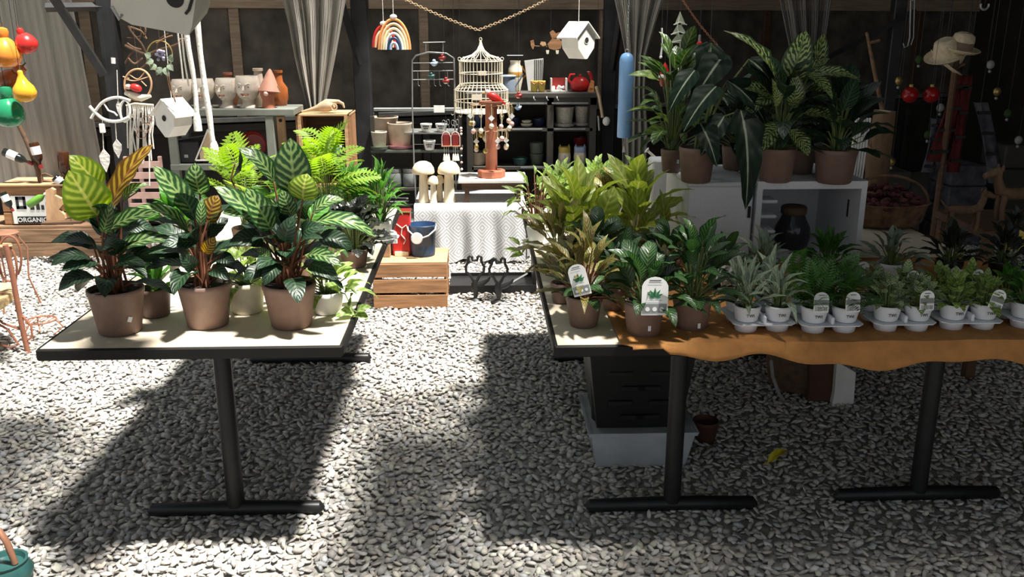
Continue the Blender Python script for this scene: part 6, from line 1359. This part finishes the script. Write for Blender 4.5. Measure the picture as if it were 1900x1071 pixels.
# ------------------------------------------------------------------ blue cylinder, blue pot, watering can
Y = 5.15; c = W(1158, 255, Y); u = S(1, 1158, 180, Y); t = thing('cylinder_bell', 'pale blue metal cylinder bell hanging on a chain', 'bell', (c.x, Y, c.z)); h = 154*u; R = 13.5*u
MB().lathe([(R*.88, .002), (R*.92, 0), (R, .003), (R, h-16*u), (R*.93, h-9*u), (R*.7, h-3*u), (R*.3, h), (.0005, h)], 28).build('cylinder', 'blue', t, smooth=True); MB().tube([V(.010*math.cos(k*PI/6), 0, h+.008+.010*math.sin(k*PI/6)) for k in range(12)], .003, 6, close=True).build('eye_ring', 'rail_metal', t)
MB().tube([V(0,0,.01), V(0,0,-.05)], .0016, 5).build('clapper_cord', 'cotton', t); MB().prism([(-.008, 0), (.008, 0), (.003, .035), (-.003, .035)], facing((0,0,-.085)), .004).build('clapper_sail', 'white', t)
lkm = None
for k in range(26):
    if lkm is None: o = MB().tube([V(.004*math.cos(j*PI/4), 0, .009*math.sin(j*PI/4)) for j in range(8)], .0016, 4, close=True).build('chain_link', 'rail_metal', t); lkm = o.data
    else: o = put('chain_link', lkm, t)
    o.location = (0, 0, h+.024+k*.0165); o.rotation_euler = (0, 0, PI/2*(k % 2))
MB().tube([V(0,0,h+.44), V(0,0,ZR-c.z)], .002, 5).build('wire', 'rail_metal', t)
Y = 6.5; c = W(1178, 310, Y); t = thing('tall_planter', 'tall dark blue glazed planter under the string curtain', 'planter', (c.x, Y, 0)); MB().lathe([(.09, 0), (.10, .02), (.125, c.z-.06), (.14, c.z-.03), (.14, c.z), (.115, c.z), (.11, c.z-.05), (.0005, c.z-.05)], 28).build('body', 'blue_dark', t, smooth=True); MB().lathe([(.142, c.z-.035), (.146, c.z-.018), (.142, c.z-.002)], 28).build('rim_band', 'navy', t, smooth=True)
Y = 4.55; c = W(1232, 318, Y); t = thing('watering_can', 'small pale watering can with its spout towards the blue cylinder', 'watering can', (c.x+.06, Y, TZ+.003)); q = lambda x, y: W(x, y, Y)-t.location
MB().lathe([(.06, 0), (.065, .005), (.06, .16), (.05, .17), (.0005, .17)], 22).build('body', 'white_paint', t, smooth=True); MB().tube([V(-.055, 0, .05), q(1232,304), q(1215,292), q(1203,281)], [.012, .009, .007, .006], 8).build('spout', 'white_paint', t, smooth=True); MB().lathe([(.006, 0), (.016, .012), (.0005, .014)], 12, c=q(1203,281), rot=(0, -.9, 0)).build('rose', 'white_paint', t, smooth=True); MB().tube([q(1220,294), q(1236,288), V(-.04, 0, .17)], .003, 5).build('stay', 'white_paint', t)

# ------------------------------------------------------------------ ornaments above the alocasia
Y = 4.15
c = W(1262, 50, Y); t = thing('tree_ornament', 'pale green string christmas tree ornament hanging by the rusty chain', 'ornament', c); q = lambda x, y, d=0: W(x, y, Y+d)-c
for (x0, x1, y0, y1) in ((1252, 1272, 22, 46), (1247, 1274, 40, 64), (1244, 1280, 58, 80)): MB().prism([(q(x0,y1).x, q(x0,y1).z), (q(x1,y1).x, q(x1,y1).z), (q((x0+x1)/2,y0).x, q((x0+x1)/2,y0).z)], facing((0,0,0)), .008).build('tier', 'pale_green', t); MB().tube([q(x0-2,y1), q((x0+x1)/2,y1-5,-.01), q(x1+2,y1)], .0025, 5).build('garland', 'white', t)
MB().tube([q(1262,22), q(1257,50,-.008), q(1262,80)], .002, 5).build('string', 'white', t); MB().tube([q(1262,80), q(1262,96)], .0025, 5).build('trunk', 'white', t); cord(t, W(1262, 22, Y))
c = W(1233, 140, Y); t = thing('gnome_ornament', 'small gnome ornament with a red pointed hat', 'ornament', c); u = S(1, 1233, 140, Y); MB().lathe([(10*u, 0), (8*u, 8*u), (4*u, 18*u), (.0005, 24*u)], 14).build('hat', 'red', t, smooth=True); MB().lathe([(11*u, -4*u), (11.5*u, 0), (10*u, 2*u)], 14).build('hat_brim', 'white', t, smooth=True); MB().lathe([(6*u, -20*u), (9*u, -14*u), (9*u, -4*u)], 14).build('body', 'dark_red', t, smooth=True); MB().ball((0, -9*u, -5*u), 3*u, 8, 6).build('nose', 'face_pink', t, smooth=True); cord(t, c+V(0, 0, 23*u))
c = W(1298, 76, Y); t = thing('bauble', 'tiny red bauble with a silver cap under the rusty chain', 'ornament', c); MB().ball((0, 0, -.012), .013, 12, 8).build('ball', 'red', t, smooth=True); MB().lathe([(.007, 0), (.006, .025), (.0005, .028)], 10).build('cap', 'rail_metal', t, smooth=True); cord(t, c+V(0, 0, .026), 'steel_dark')
c = W(1230, 95, Y); t = thing('icicle_ornament', 'thin white twisted ornament above the gnome', 'ornament', c); MB().tube([W(1228, 52, Y)-c, W(1229, 80, Y)-c, W(1226, 104, Y)-c], [.004, .003, .005], 6).build('icicle', 'white', t, smooth=True); cord(t, W(1228, 52, Y)); MB().ball(W(1226, 106, Y)-c, .007, 8, 6).build('tip', 'white', t, smooth=True)
c = W(1312, 180, Y); t = thing('paper_bird', 'crumpled white paper bird ornament among the alocasia leaves', 'ornament', c); q = lambda x, y, d=0: W(x, y, Y-.35+d)-c
c2 = W(1312, 180, 3.55); t.location = c2; q = lambda x, y, d=0: W(x, y, 3.55+d)-c2
MB().add([q(1298,200), q(1306,176,-.02), q(1314,172,.01), q(1334,176), q(1322,182,-.02), q(1312,192,-.01)], [(0,1,5), (1,4,5), (1,2,4), (2,3,4)]).build('wings', 'white', t); MB().tube([q(1306,178), q(1314,176)], .006, 6).build('body', 'white', t); cord(t, W(1312, 176, 3.55), 'steel_dark')

# ------------------------------------------------------------------ dim right side
Y = 5.6
st = W(1772, 130, Y); t = thing('hat_stand', 'dark post stand carrying the straw hats', 'stand', (st.x, Y, 0)); MB().tube([V(0,0,0), V(0,0,W(1772, 100, Y).z)], .02, 8).build('post', 'wood_dark', t); MB().lathe([(.16, 0), (.16, .03), (.03, .06)], 20).build('base', 'wood_dark', t)
for a in range(3): MB().tube([V(0,0,W(1772,128,Y).z), V(.10*math.cos(a*2.1+2.6), .10*math.sin(a*2.1+2.6), W(1772,118,Y).z)], .008, 6).build('peg', 'wood_dark', t)
def hat(label, px, py, wpx, tilt, band, dy=0):
    c = W(px, py, Y+dy); u = S(wpx, px, py, Y); o = thing('straw_hat', label, 'hat', c, group='straw hats on the stand'); o.rotation_euler = tilt
    MB().lathe([(u*.28, 0), (u*.40, -.008), (u*.5, .008), (u*.5, .012), (u*.40, -.003), (u*.29, .006), (u*.28, .06), (u*.25, u*.36), (u*.15, u*.42), (.0005, u*.38)], 26, sx=1., sy=.86).build('hat', 'straw', o, smooth=True)
    MB().lathe([(u*.293, .008), (u*.292, .012), (u*.285, .05), (u*.283, .052)], 26, sy=.86, cap=False).build('band', band, o, smooth=True)
hat('white straw hat with a dark band at the top of the stack', 1781, 92, 74, (.25, .12, 0), 'straw_band', -.02); hat('tan straw hat tilted left below the white one', 1756, 104, 80, (.3, -.35, 0), 'straw', .0); hat('lowest straw hat of the stack hanging edge-on', 1754, 118, 76, (.3, .6, 0), 'straw_band', .06)
for k, (x0,y0,x1,y1,mt,wd_,lab) in enumerate(((1786,140,1735,300,'plaid_red',.045,'red plaid scarf hanging slanted below the straw hats'), (1795,140,1768,320,'plaid_red',.03,'narrow dark red scarf right of the plaid one'), (1820,190,1850,340,'plaid_grey',.04,'grey plaid scarf slanting to the right'), (1738,220,1722,320,'plaid_grey',.03,'pale grey scarf end at the bottom of the plaid one'))):
    A, B = W(x0,y0,Y+.05), W(x1,y1,Y); o = thing('scarf', lab, 'scarf', B); 
    vs = []; fs = []; n = 12
    for i in range(n+1):
        f = i/n; p_ = A.lerp(B, f)-B
        for s in (-1, -.3, .3, 1): vs.append(p_+V(s*wd_*(1+.3*f), .015*math.sin(s*4+f*5), 0))
    for i in range(n):
        for j in range(3): fs.append((i*4+j, i*4+j+1, i*4+j+5, i*4+j+4))
    b = MB().add(vs, fs); ob = b.build('cloth', mt, o, smooth=True); md = ob.modifiers.new('thick', 'SOLIDIFY'); md.thickness = .008
    for k2 in range(4): f = (k2+.5)/4; p_ = A.lerp(B, f)-B; MB().box(tuple(p_+V(0,-.016,0)), (wd_*(1.9+.5*f), .022, .018)).build('stripe', 'black_plastic', o)
    MB().tube([A-B, V(A.x-B.x, A.y-B.y, ZR-B.z)], .003, 5).build('hanger', 'steel_dark', o)
for k, x in enumerate((1689, 1728)):
    c = W(x, 176, 5.4); t = thing('red_ball', ('left', 'right')[k]+' of two glossy red balls in the dark', 'ornament', c); MB().ball((0,0,0), S(15, x, 176, 5.4), 20, 14).build('ball', 'ball_red', t, smooth=True); MB().lathe([(.012, .045), (.012, .06), (.0005, .062)], 10).build('cap', 'gold', t); cord(t, c+V(0,0,.06), 'steel_dark')
t = thing('wire_hook', 'long bent wire hook hanging at the top right', 'hook', W(1690, 88, 5.0)); q = lambda x, y: W(x, y, 5.0)-t.location
MB().tube([q(1690,0), q(1688,70), q(1684,86), q(1678,88), q(1676,80)], .004, 6).tube([q(1697,0), q(1695,70), q(1690,84)], .003, 6).build('hook', 'rail_metal', t); MB().tube([q(1693,2), V(q(1693,2).x, 0, ZR-t.location.z)], .004, 5).build('wire', 'rail_metal', t)
t = thing('clevis_hook', 'small pale shackle at the top right corner', 'hook', W(1827, 10, 5.0)); MB().tube([V(.022*math.cos(k*PI/8), 0, .022*math.sin(k*PI/8)) for k in range(-9, 2)], .006, 6).build('shackle', 'rail_metal', t, smooth=True); cord(t, t.location+V(0,0,-.018), 'steel_dark')
# tan log and slatted shutter behind the boxes
Y = 4.35; zb3 = TZ+.003; A, B = W(1624, 400, Y), W(1642, 206, Y); A.z = zb3
o = thing('wooden_log', 'tan peeled log leaning upright right of the foam boxes', 'log', A); MB().tube([V(0,0,0), (B-A)*.5+V(-.012,0,0), B-A], [.055, .058, .052], 14).build('trunk', 'wood_brown', o, smooth=True); MB().tube([(B-A)*.6+V(-.04,0,0), (B-A)*.68+V(-.09,-.01,0)], [.018, .012], 8).build('branch_stub', 'wood_tan', o, smooth=True); MB().lathe([(.05, 0), (.0005, .004)], 14, c=B-A, rot=(.0, .1, 0)).build('cut_face', 'wood_raw', o)
tw = thing('driftwood_branch', 'thin tall branch behind the tan log', 'branch', (A.x+.02, Y+.2, zb3)); MB().tube([V(0,0,0), W(1640,220,Y+.2)-tw.location, W(1620,120,Y+.2)-tw.location, W(1608,60,Y+.2)-tw.location], [.014, .012, .010, .007], 8).build('branch', 'bark', tw, smooth=True); MB().tube([W(1612,80,Y+.2)-tw.location, W(1632,75,Y+.2)-tw.location], .008, 6).build('fork', 'bark', tw)
Y = 4.2; a, b_ = W(1578, 345, Y), W(1606, 220, Y); o = thing('slatted_shutter', 'white ribbed panel standing behind the rightmost brown pot', 'panel', ((a.x+b_.x)/2, Y, TZ+.003)); hh = b_.z-TZ
for k in range(6): MB().box(((k-2.5)*.013, 0, hh/2), (.008, .012, hh), rot=(0, .03, 0), bev=.002).build('rib', 'white', o)
for z in (.03, hh*.5, hh-.03): MB().box((0, .010, z), (.08, .010, .02)).build('cross_bar', 'wood_dark', o)
# basket of dried flowers and wooden animals on the far end of the right tables
Y = 4.0; c = at_table(1680, 440); o = thing('flower_basket', 'low basket heaped with dry reddish flowers behind the trays', 'basket', (c.x, Y+.12, TZ+.006)); MB().lathe([(.14, 0), (.17, .02), (.19, .10), (.20, .11), (.18, .11), (.16, .06), (.0005, .05)], 26, sx=1.05, sy=.8).build('bowl', 'bark', o, smooth=True)
b = MB()
for k in range(90): a, r_ = random.uniform(0, 6.28), .18*math.sqrt(random.random()); b.ball((1.05*r_*math.cos(a), .8*r_*math.sin(a), .09+.10*(1-(r_/.19)**2)*random.uniform(.6,1)), (.018, .018, .012), 6, 4, (random.uniform(-.5,.5), random.uniform(-.5,.5), 0))
tag(b.build('flower_heads', 'mum', o, smooth=True), kind='stuff')
MB().tube([V(.21*math.cos(k*PI/14), 0, .09+.14*math.sin(k*PI/14)) for k in range(15)], .007, 6).build('handle', 'bark', o, smooth=True)
def wooden_dog(label, px, py, lpx, Y, flip, mt='wood_brown'):
    c = W(px, py, Y); u = S(lpx, px, py, Y)*flip; s = abs(u); t = thing('wooden_animal', label, 'wooden figure', (c.x, Y, TZ+.003), group='carved wooden animals')
    MB().tube([V(-u*.42,0,s*.46), V(-u*.2,0,s*.44), V(u*.1,0,s*.43), V(u*.3,0,s*.48)], [s*.07, s*.10, s*.10, s*.09], 10).build('body', mt, t, smooth=True); MB().tube([V(u*.28,0,s*.46), V(u*.36,0,s*.66), V(u*.38,0,s*.78)], [s*.09, s*.075, s*.07], 9).build('neck', mt, t, smooth=True)
    MB().tube([V(u*.34,0,s*.80), V(u*.46,0,s*.78), V(u*.60,0,s*.72)], [s*.08, s*.075, s*.045], 9).build('head', mt, t, smooth=True); MB().tube([V(-u*.42,0,s*.48), V(-u*.52,0,s*.58), V(-u*.58,0,s*.66)], [s*.035, s*.03, s*.015], 7).build('tail', mt, t, smooth=True)
    for sx in (-.34, .24):
        for sy in (-1, 1): MB().tube([V(u*sx, sy*s*.07, s*.42), V(u*(sx+.02), sy*s*.08, s*.2), V(u*sx, sy*s*.08, 0)], [s*.055, s*.04, s*.045], 8).build('leg', mt, t, smooth=True)
    for sy in (-1, 1): MB().ball((u*.34, sy*s*.07, s*.86), (s*.03, s*.02, s*.06), 8, 6).build('ear', mt, t, smooth=True)
c = W(1875, 440, 4.2); t = thing('side_table', 'dark side table under the larger wooden animal at the right edge', 'table', (c.x+.05, 4.22, 0)); MB().box((0, 0, TZ-.02), (.62, .5, .04), bev=.005).build('top', 'wood_dark', t)
for sx in (-1, 1):
    for sy in (-1, 1): MB().box((sx*.27, sy*.21, (TZ-.04)/2), (.045, .045, TZ-.04)).build('leg', 'wood_dark', t)
wooden_dog('smaller carved wooden animal standing left in the dim back', 1785, 440, 84, 4.0, 1); wooden_dog('larger carved wooden animal at the right frame edge', 1875, 440, 112, 4.2, -1)
c = at_table(1893, 475); t = thing('yellow_pot', 'small yellow pot at the right frame edge behind the trays', 'pot', (c.x+.03, c.y+.1, TZ+.006)); pot(t, .05, .04, .09, 'yellow_glaze'); bush(t, set3('purple_leaf', 'ovate'), 12, .08, (.05, .08), .5, (0, 60), h=(0, .05), spread=(.01, .03), seed=201)
# dim clutter along the rear wall on the right
for k, (px, py, hp, wd_, mt, lab, Yk) in enumerate(((1660, 440, 120, 60, 'cabinet', 'dark crate stack below the red balls', 6.6), (1790, 420, 110, 80, 'plaid_grey', 'folded grey striped blanket pile below the scarves', 6.6), (1880, 420, 150, 70, 'cabinet', 'dark cupboard at the far right edge', 6.8))):
    c = W(px, py, Yk); u = S(1, px, py, Yk); o = thing('stacked_goods', lab, 'stack', (c.x, Yk+.2, 0)); hz_ = W(px, py-hp, Yk).z; n = 4
    for i in range(n): MB().box((random.uniform(-.02,.02), 0, hz_*(i+.5)/n), (wd_*u*(1-.04*i), .34, hz_/n-.006), bev=.012).build('layer', mt, o)
for k in range(9):
    x = (1668, 1706, 1745, 1850, 1870, 1890, 1655, 1722, 1838)[k]; y = (150, 110, 200, 170, 210, 260, 300, 250, 120)[k]
    c = W(x, y, 6.2); nm = ('jingle bell ornament', 'dark leaf ornament', 'grey shell ornament')[k % 3]; pl = ('left of the red balls', 'above the red balls', 'right below the right red ball', 'right of the grey scarf', 'far right at mid height', 'far right edge low down', 'low beside the tan log', 'under the red balls', 'right of the straw hats')[k]
    t = thing('dim_ornament', 'small dim %s hanging %s' % (nm, pl), 'ornament', c, group='dim hanging ornaments on the right'); m_ = ('gold', 'hedge', 'dim_white')[k % 3]
    MB().ball((0,0,0), (.028,.02,.03), 10, 7).build('drop', m_, t, smooth=True); MB().ball((0,0,-.045), .012, 8, 6).build('bead', 'rail_metal', t, smooth=True); MB().tube([V(0,0,-.045), V(0,0,ZR-c.z)], .0015, 4).build('thread', 'steel_dark', t)

# ------------------------------------------------------------------ under the right tables
a, b_ = G(1095, 880), G(1290, 880); xc, yc = (a.x+b_.x)/2, a.y; wd_ = b_.x-a.x; t = thing('plastic_bin', 'clear plastic storage bin on the gravel under the black crate', 'bin', (xc, yc+.20, .008)); hb = .155
def tub(nm, mt, t, w0, w1, d0, d1, z0, z1, th=.004):
    vs = [(sx*w_/2, sy*d_/2, z) for (w_, d_, z) in ((w0, d0, z0), (w1, d1, z1), (w1-2*th, d1-2*th, z1), (w0-2*th, d0-2*th, z0+th)) for sx, sy in ((-1,-1), (1,-1), (1,1), (-1,1))]
    fs = [(3,2,1,0), (12,13,14,15)]+[(l*4+i, l*4+(i+1) % 4, l*4+4+(i+1) % 4, l*4+4+i) for l in range(3) for i in range(4)]
    return MB().add(vs, fs).build(nm, mt, t)
tub('tub', 'clear_plastic', t, wd_*.86, wd_, .32, .38, 0, hb); tub('rim', 'clear_plastic', t, wd_+.01, wd_+.02, .39, .40, hb-.012, hb+.004)
zz = .008+hb+.006; y0 = yc+.20; c = W(1165, 800, y0-.19); hgt = .33
t = thing('black_crate', 'tall black plastic crate stacked on the clear bin', 'crate', (xc-.012, y0, zz)); tub('tub', 'black_plastic', t, wd_*.80, wd_*1.0, .30, .36, 0, hgt); tub('rim', 'black_plastic', t, wd_*1.02, wd_*1.04, .37, .385, hgt-.02, hgt+.006)
for s in (-1, 1):
    for k in range(4): MB().box((s*wd_*.12*(k % 2+.6), -.168-.004*k*.5, .05+.06*k), (.09, .006, .018), rot=(.09, 0, 0), bev=.002).build('slot_bar', 'black_metal', t)
for k in range(5):
    q_ = thing('nursery_pot', ('first', 'second', 'third', 'fourth', 'fifth')[k]+' empty black nursery pot from the left inside the black crate', 'pot', (xc-.012+(-.13+.065*k), y0+(.08 if k % 2 else -.08), zz+.006), group='black nursery pots in the crate'); pot(q_, .06, .045, .30+.01*(k % 2), 'black_plastic', soil=False)
Y = 3.75; c = W(1500, 775, Y); t = thing('round_hamper', 'brown round hamper with white hoop and white panel under the right table', 'hamper', (c.x, Y, .006)); q = lambda x, y, d=0: W(x, y, Y+d)-t.location
MB().lathe([(.10, 0), (.15, .02), (.17, .12), (.17, .24), (.15, .30), (.14, .30), (.14, .1), (.0005, .05)], 28, c=(.02, .18, 0)).build('drum', 'wood_dark', t, smooth=True)
MB().tube([q(1431,668), q(1434,700), q(1446,732), q(1466,758), q(1490,772), q(1512,775)], .008, 7).build('hoop', 'dim_white', t, smooth=True)
P = [q(x, y) for x, y in ((1545,664), (1580,684), (1576,735), (1566,774), (1530,773), (1541,720))]; MB().prism([(p_.x, p_.z) for p_ in P], facing((0,0,0)), .10).build('white_panel', 'white_paint', t); MB().box((q(1548,775).x, .05, q(1548,775).z/2), (.08, .10, q(1548,775).z)).build('foot_block', 'cabinet', t)
P = [q(x, y) for x, y in ((1500,664), (1545,664), (1541,720), (1530,773), (1490,772), (1500,720))]; MB().prism([(p_.x, p_.z) for p_ in P], facing((0,.02,0)), .08).build('brown_panel', 'hamper_brown', t)
p = G(1442, 862); t = thing('fallen_leaf', 'bright yellow leaf lying on the dark gravel under the table', 'leaf', p+V(0,0,.022)); place_leaf(t, lm('fallen', 'lance', .2, .3, .06), p+V(-.05,-.03,.022), p+V(.055,.03,.035), .035, V(0,-.3,1)); MB().tube([V(-.05,-.03,0), V(-.075,-.05,.004)], .0015, 5).build('stalk', 'yellow', t)
t = thing('dark_pot', 'small dark brown flower pot standing in shadow beside the clear bin', 'pot', G(1318, 840)+V(0,.1,.008)); pot(t, .055, .042, .09, 'hamper_brown', soil=False)
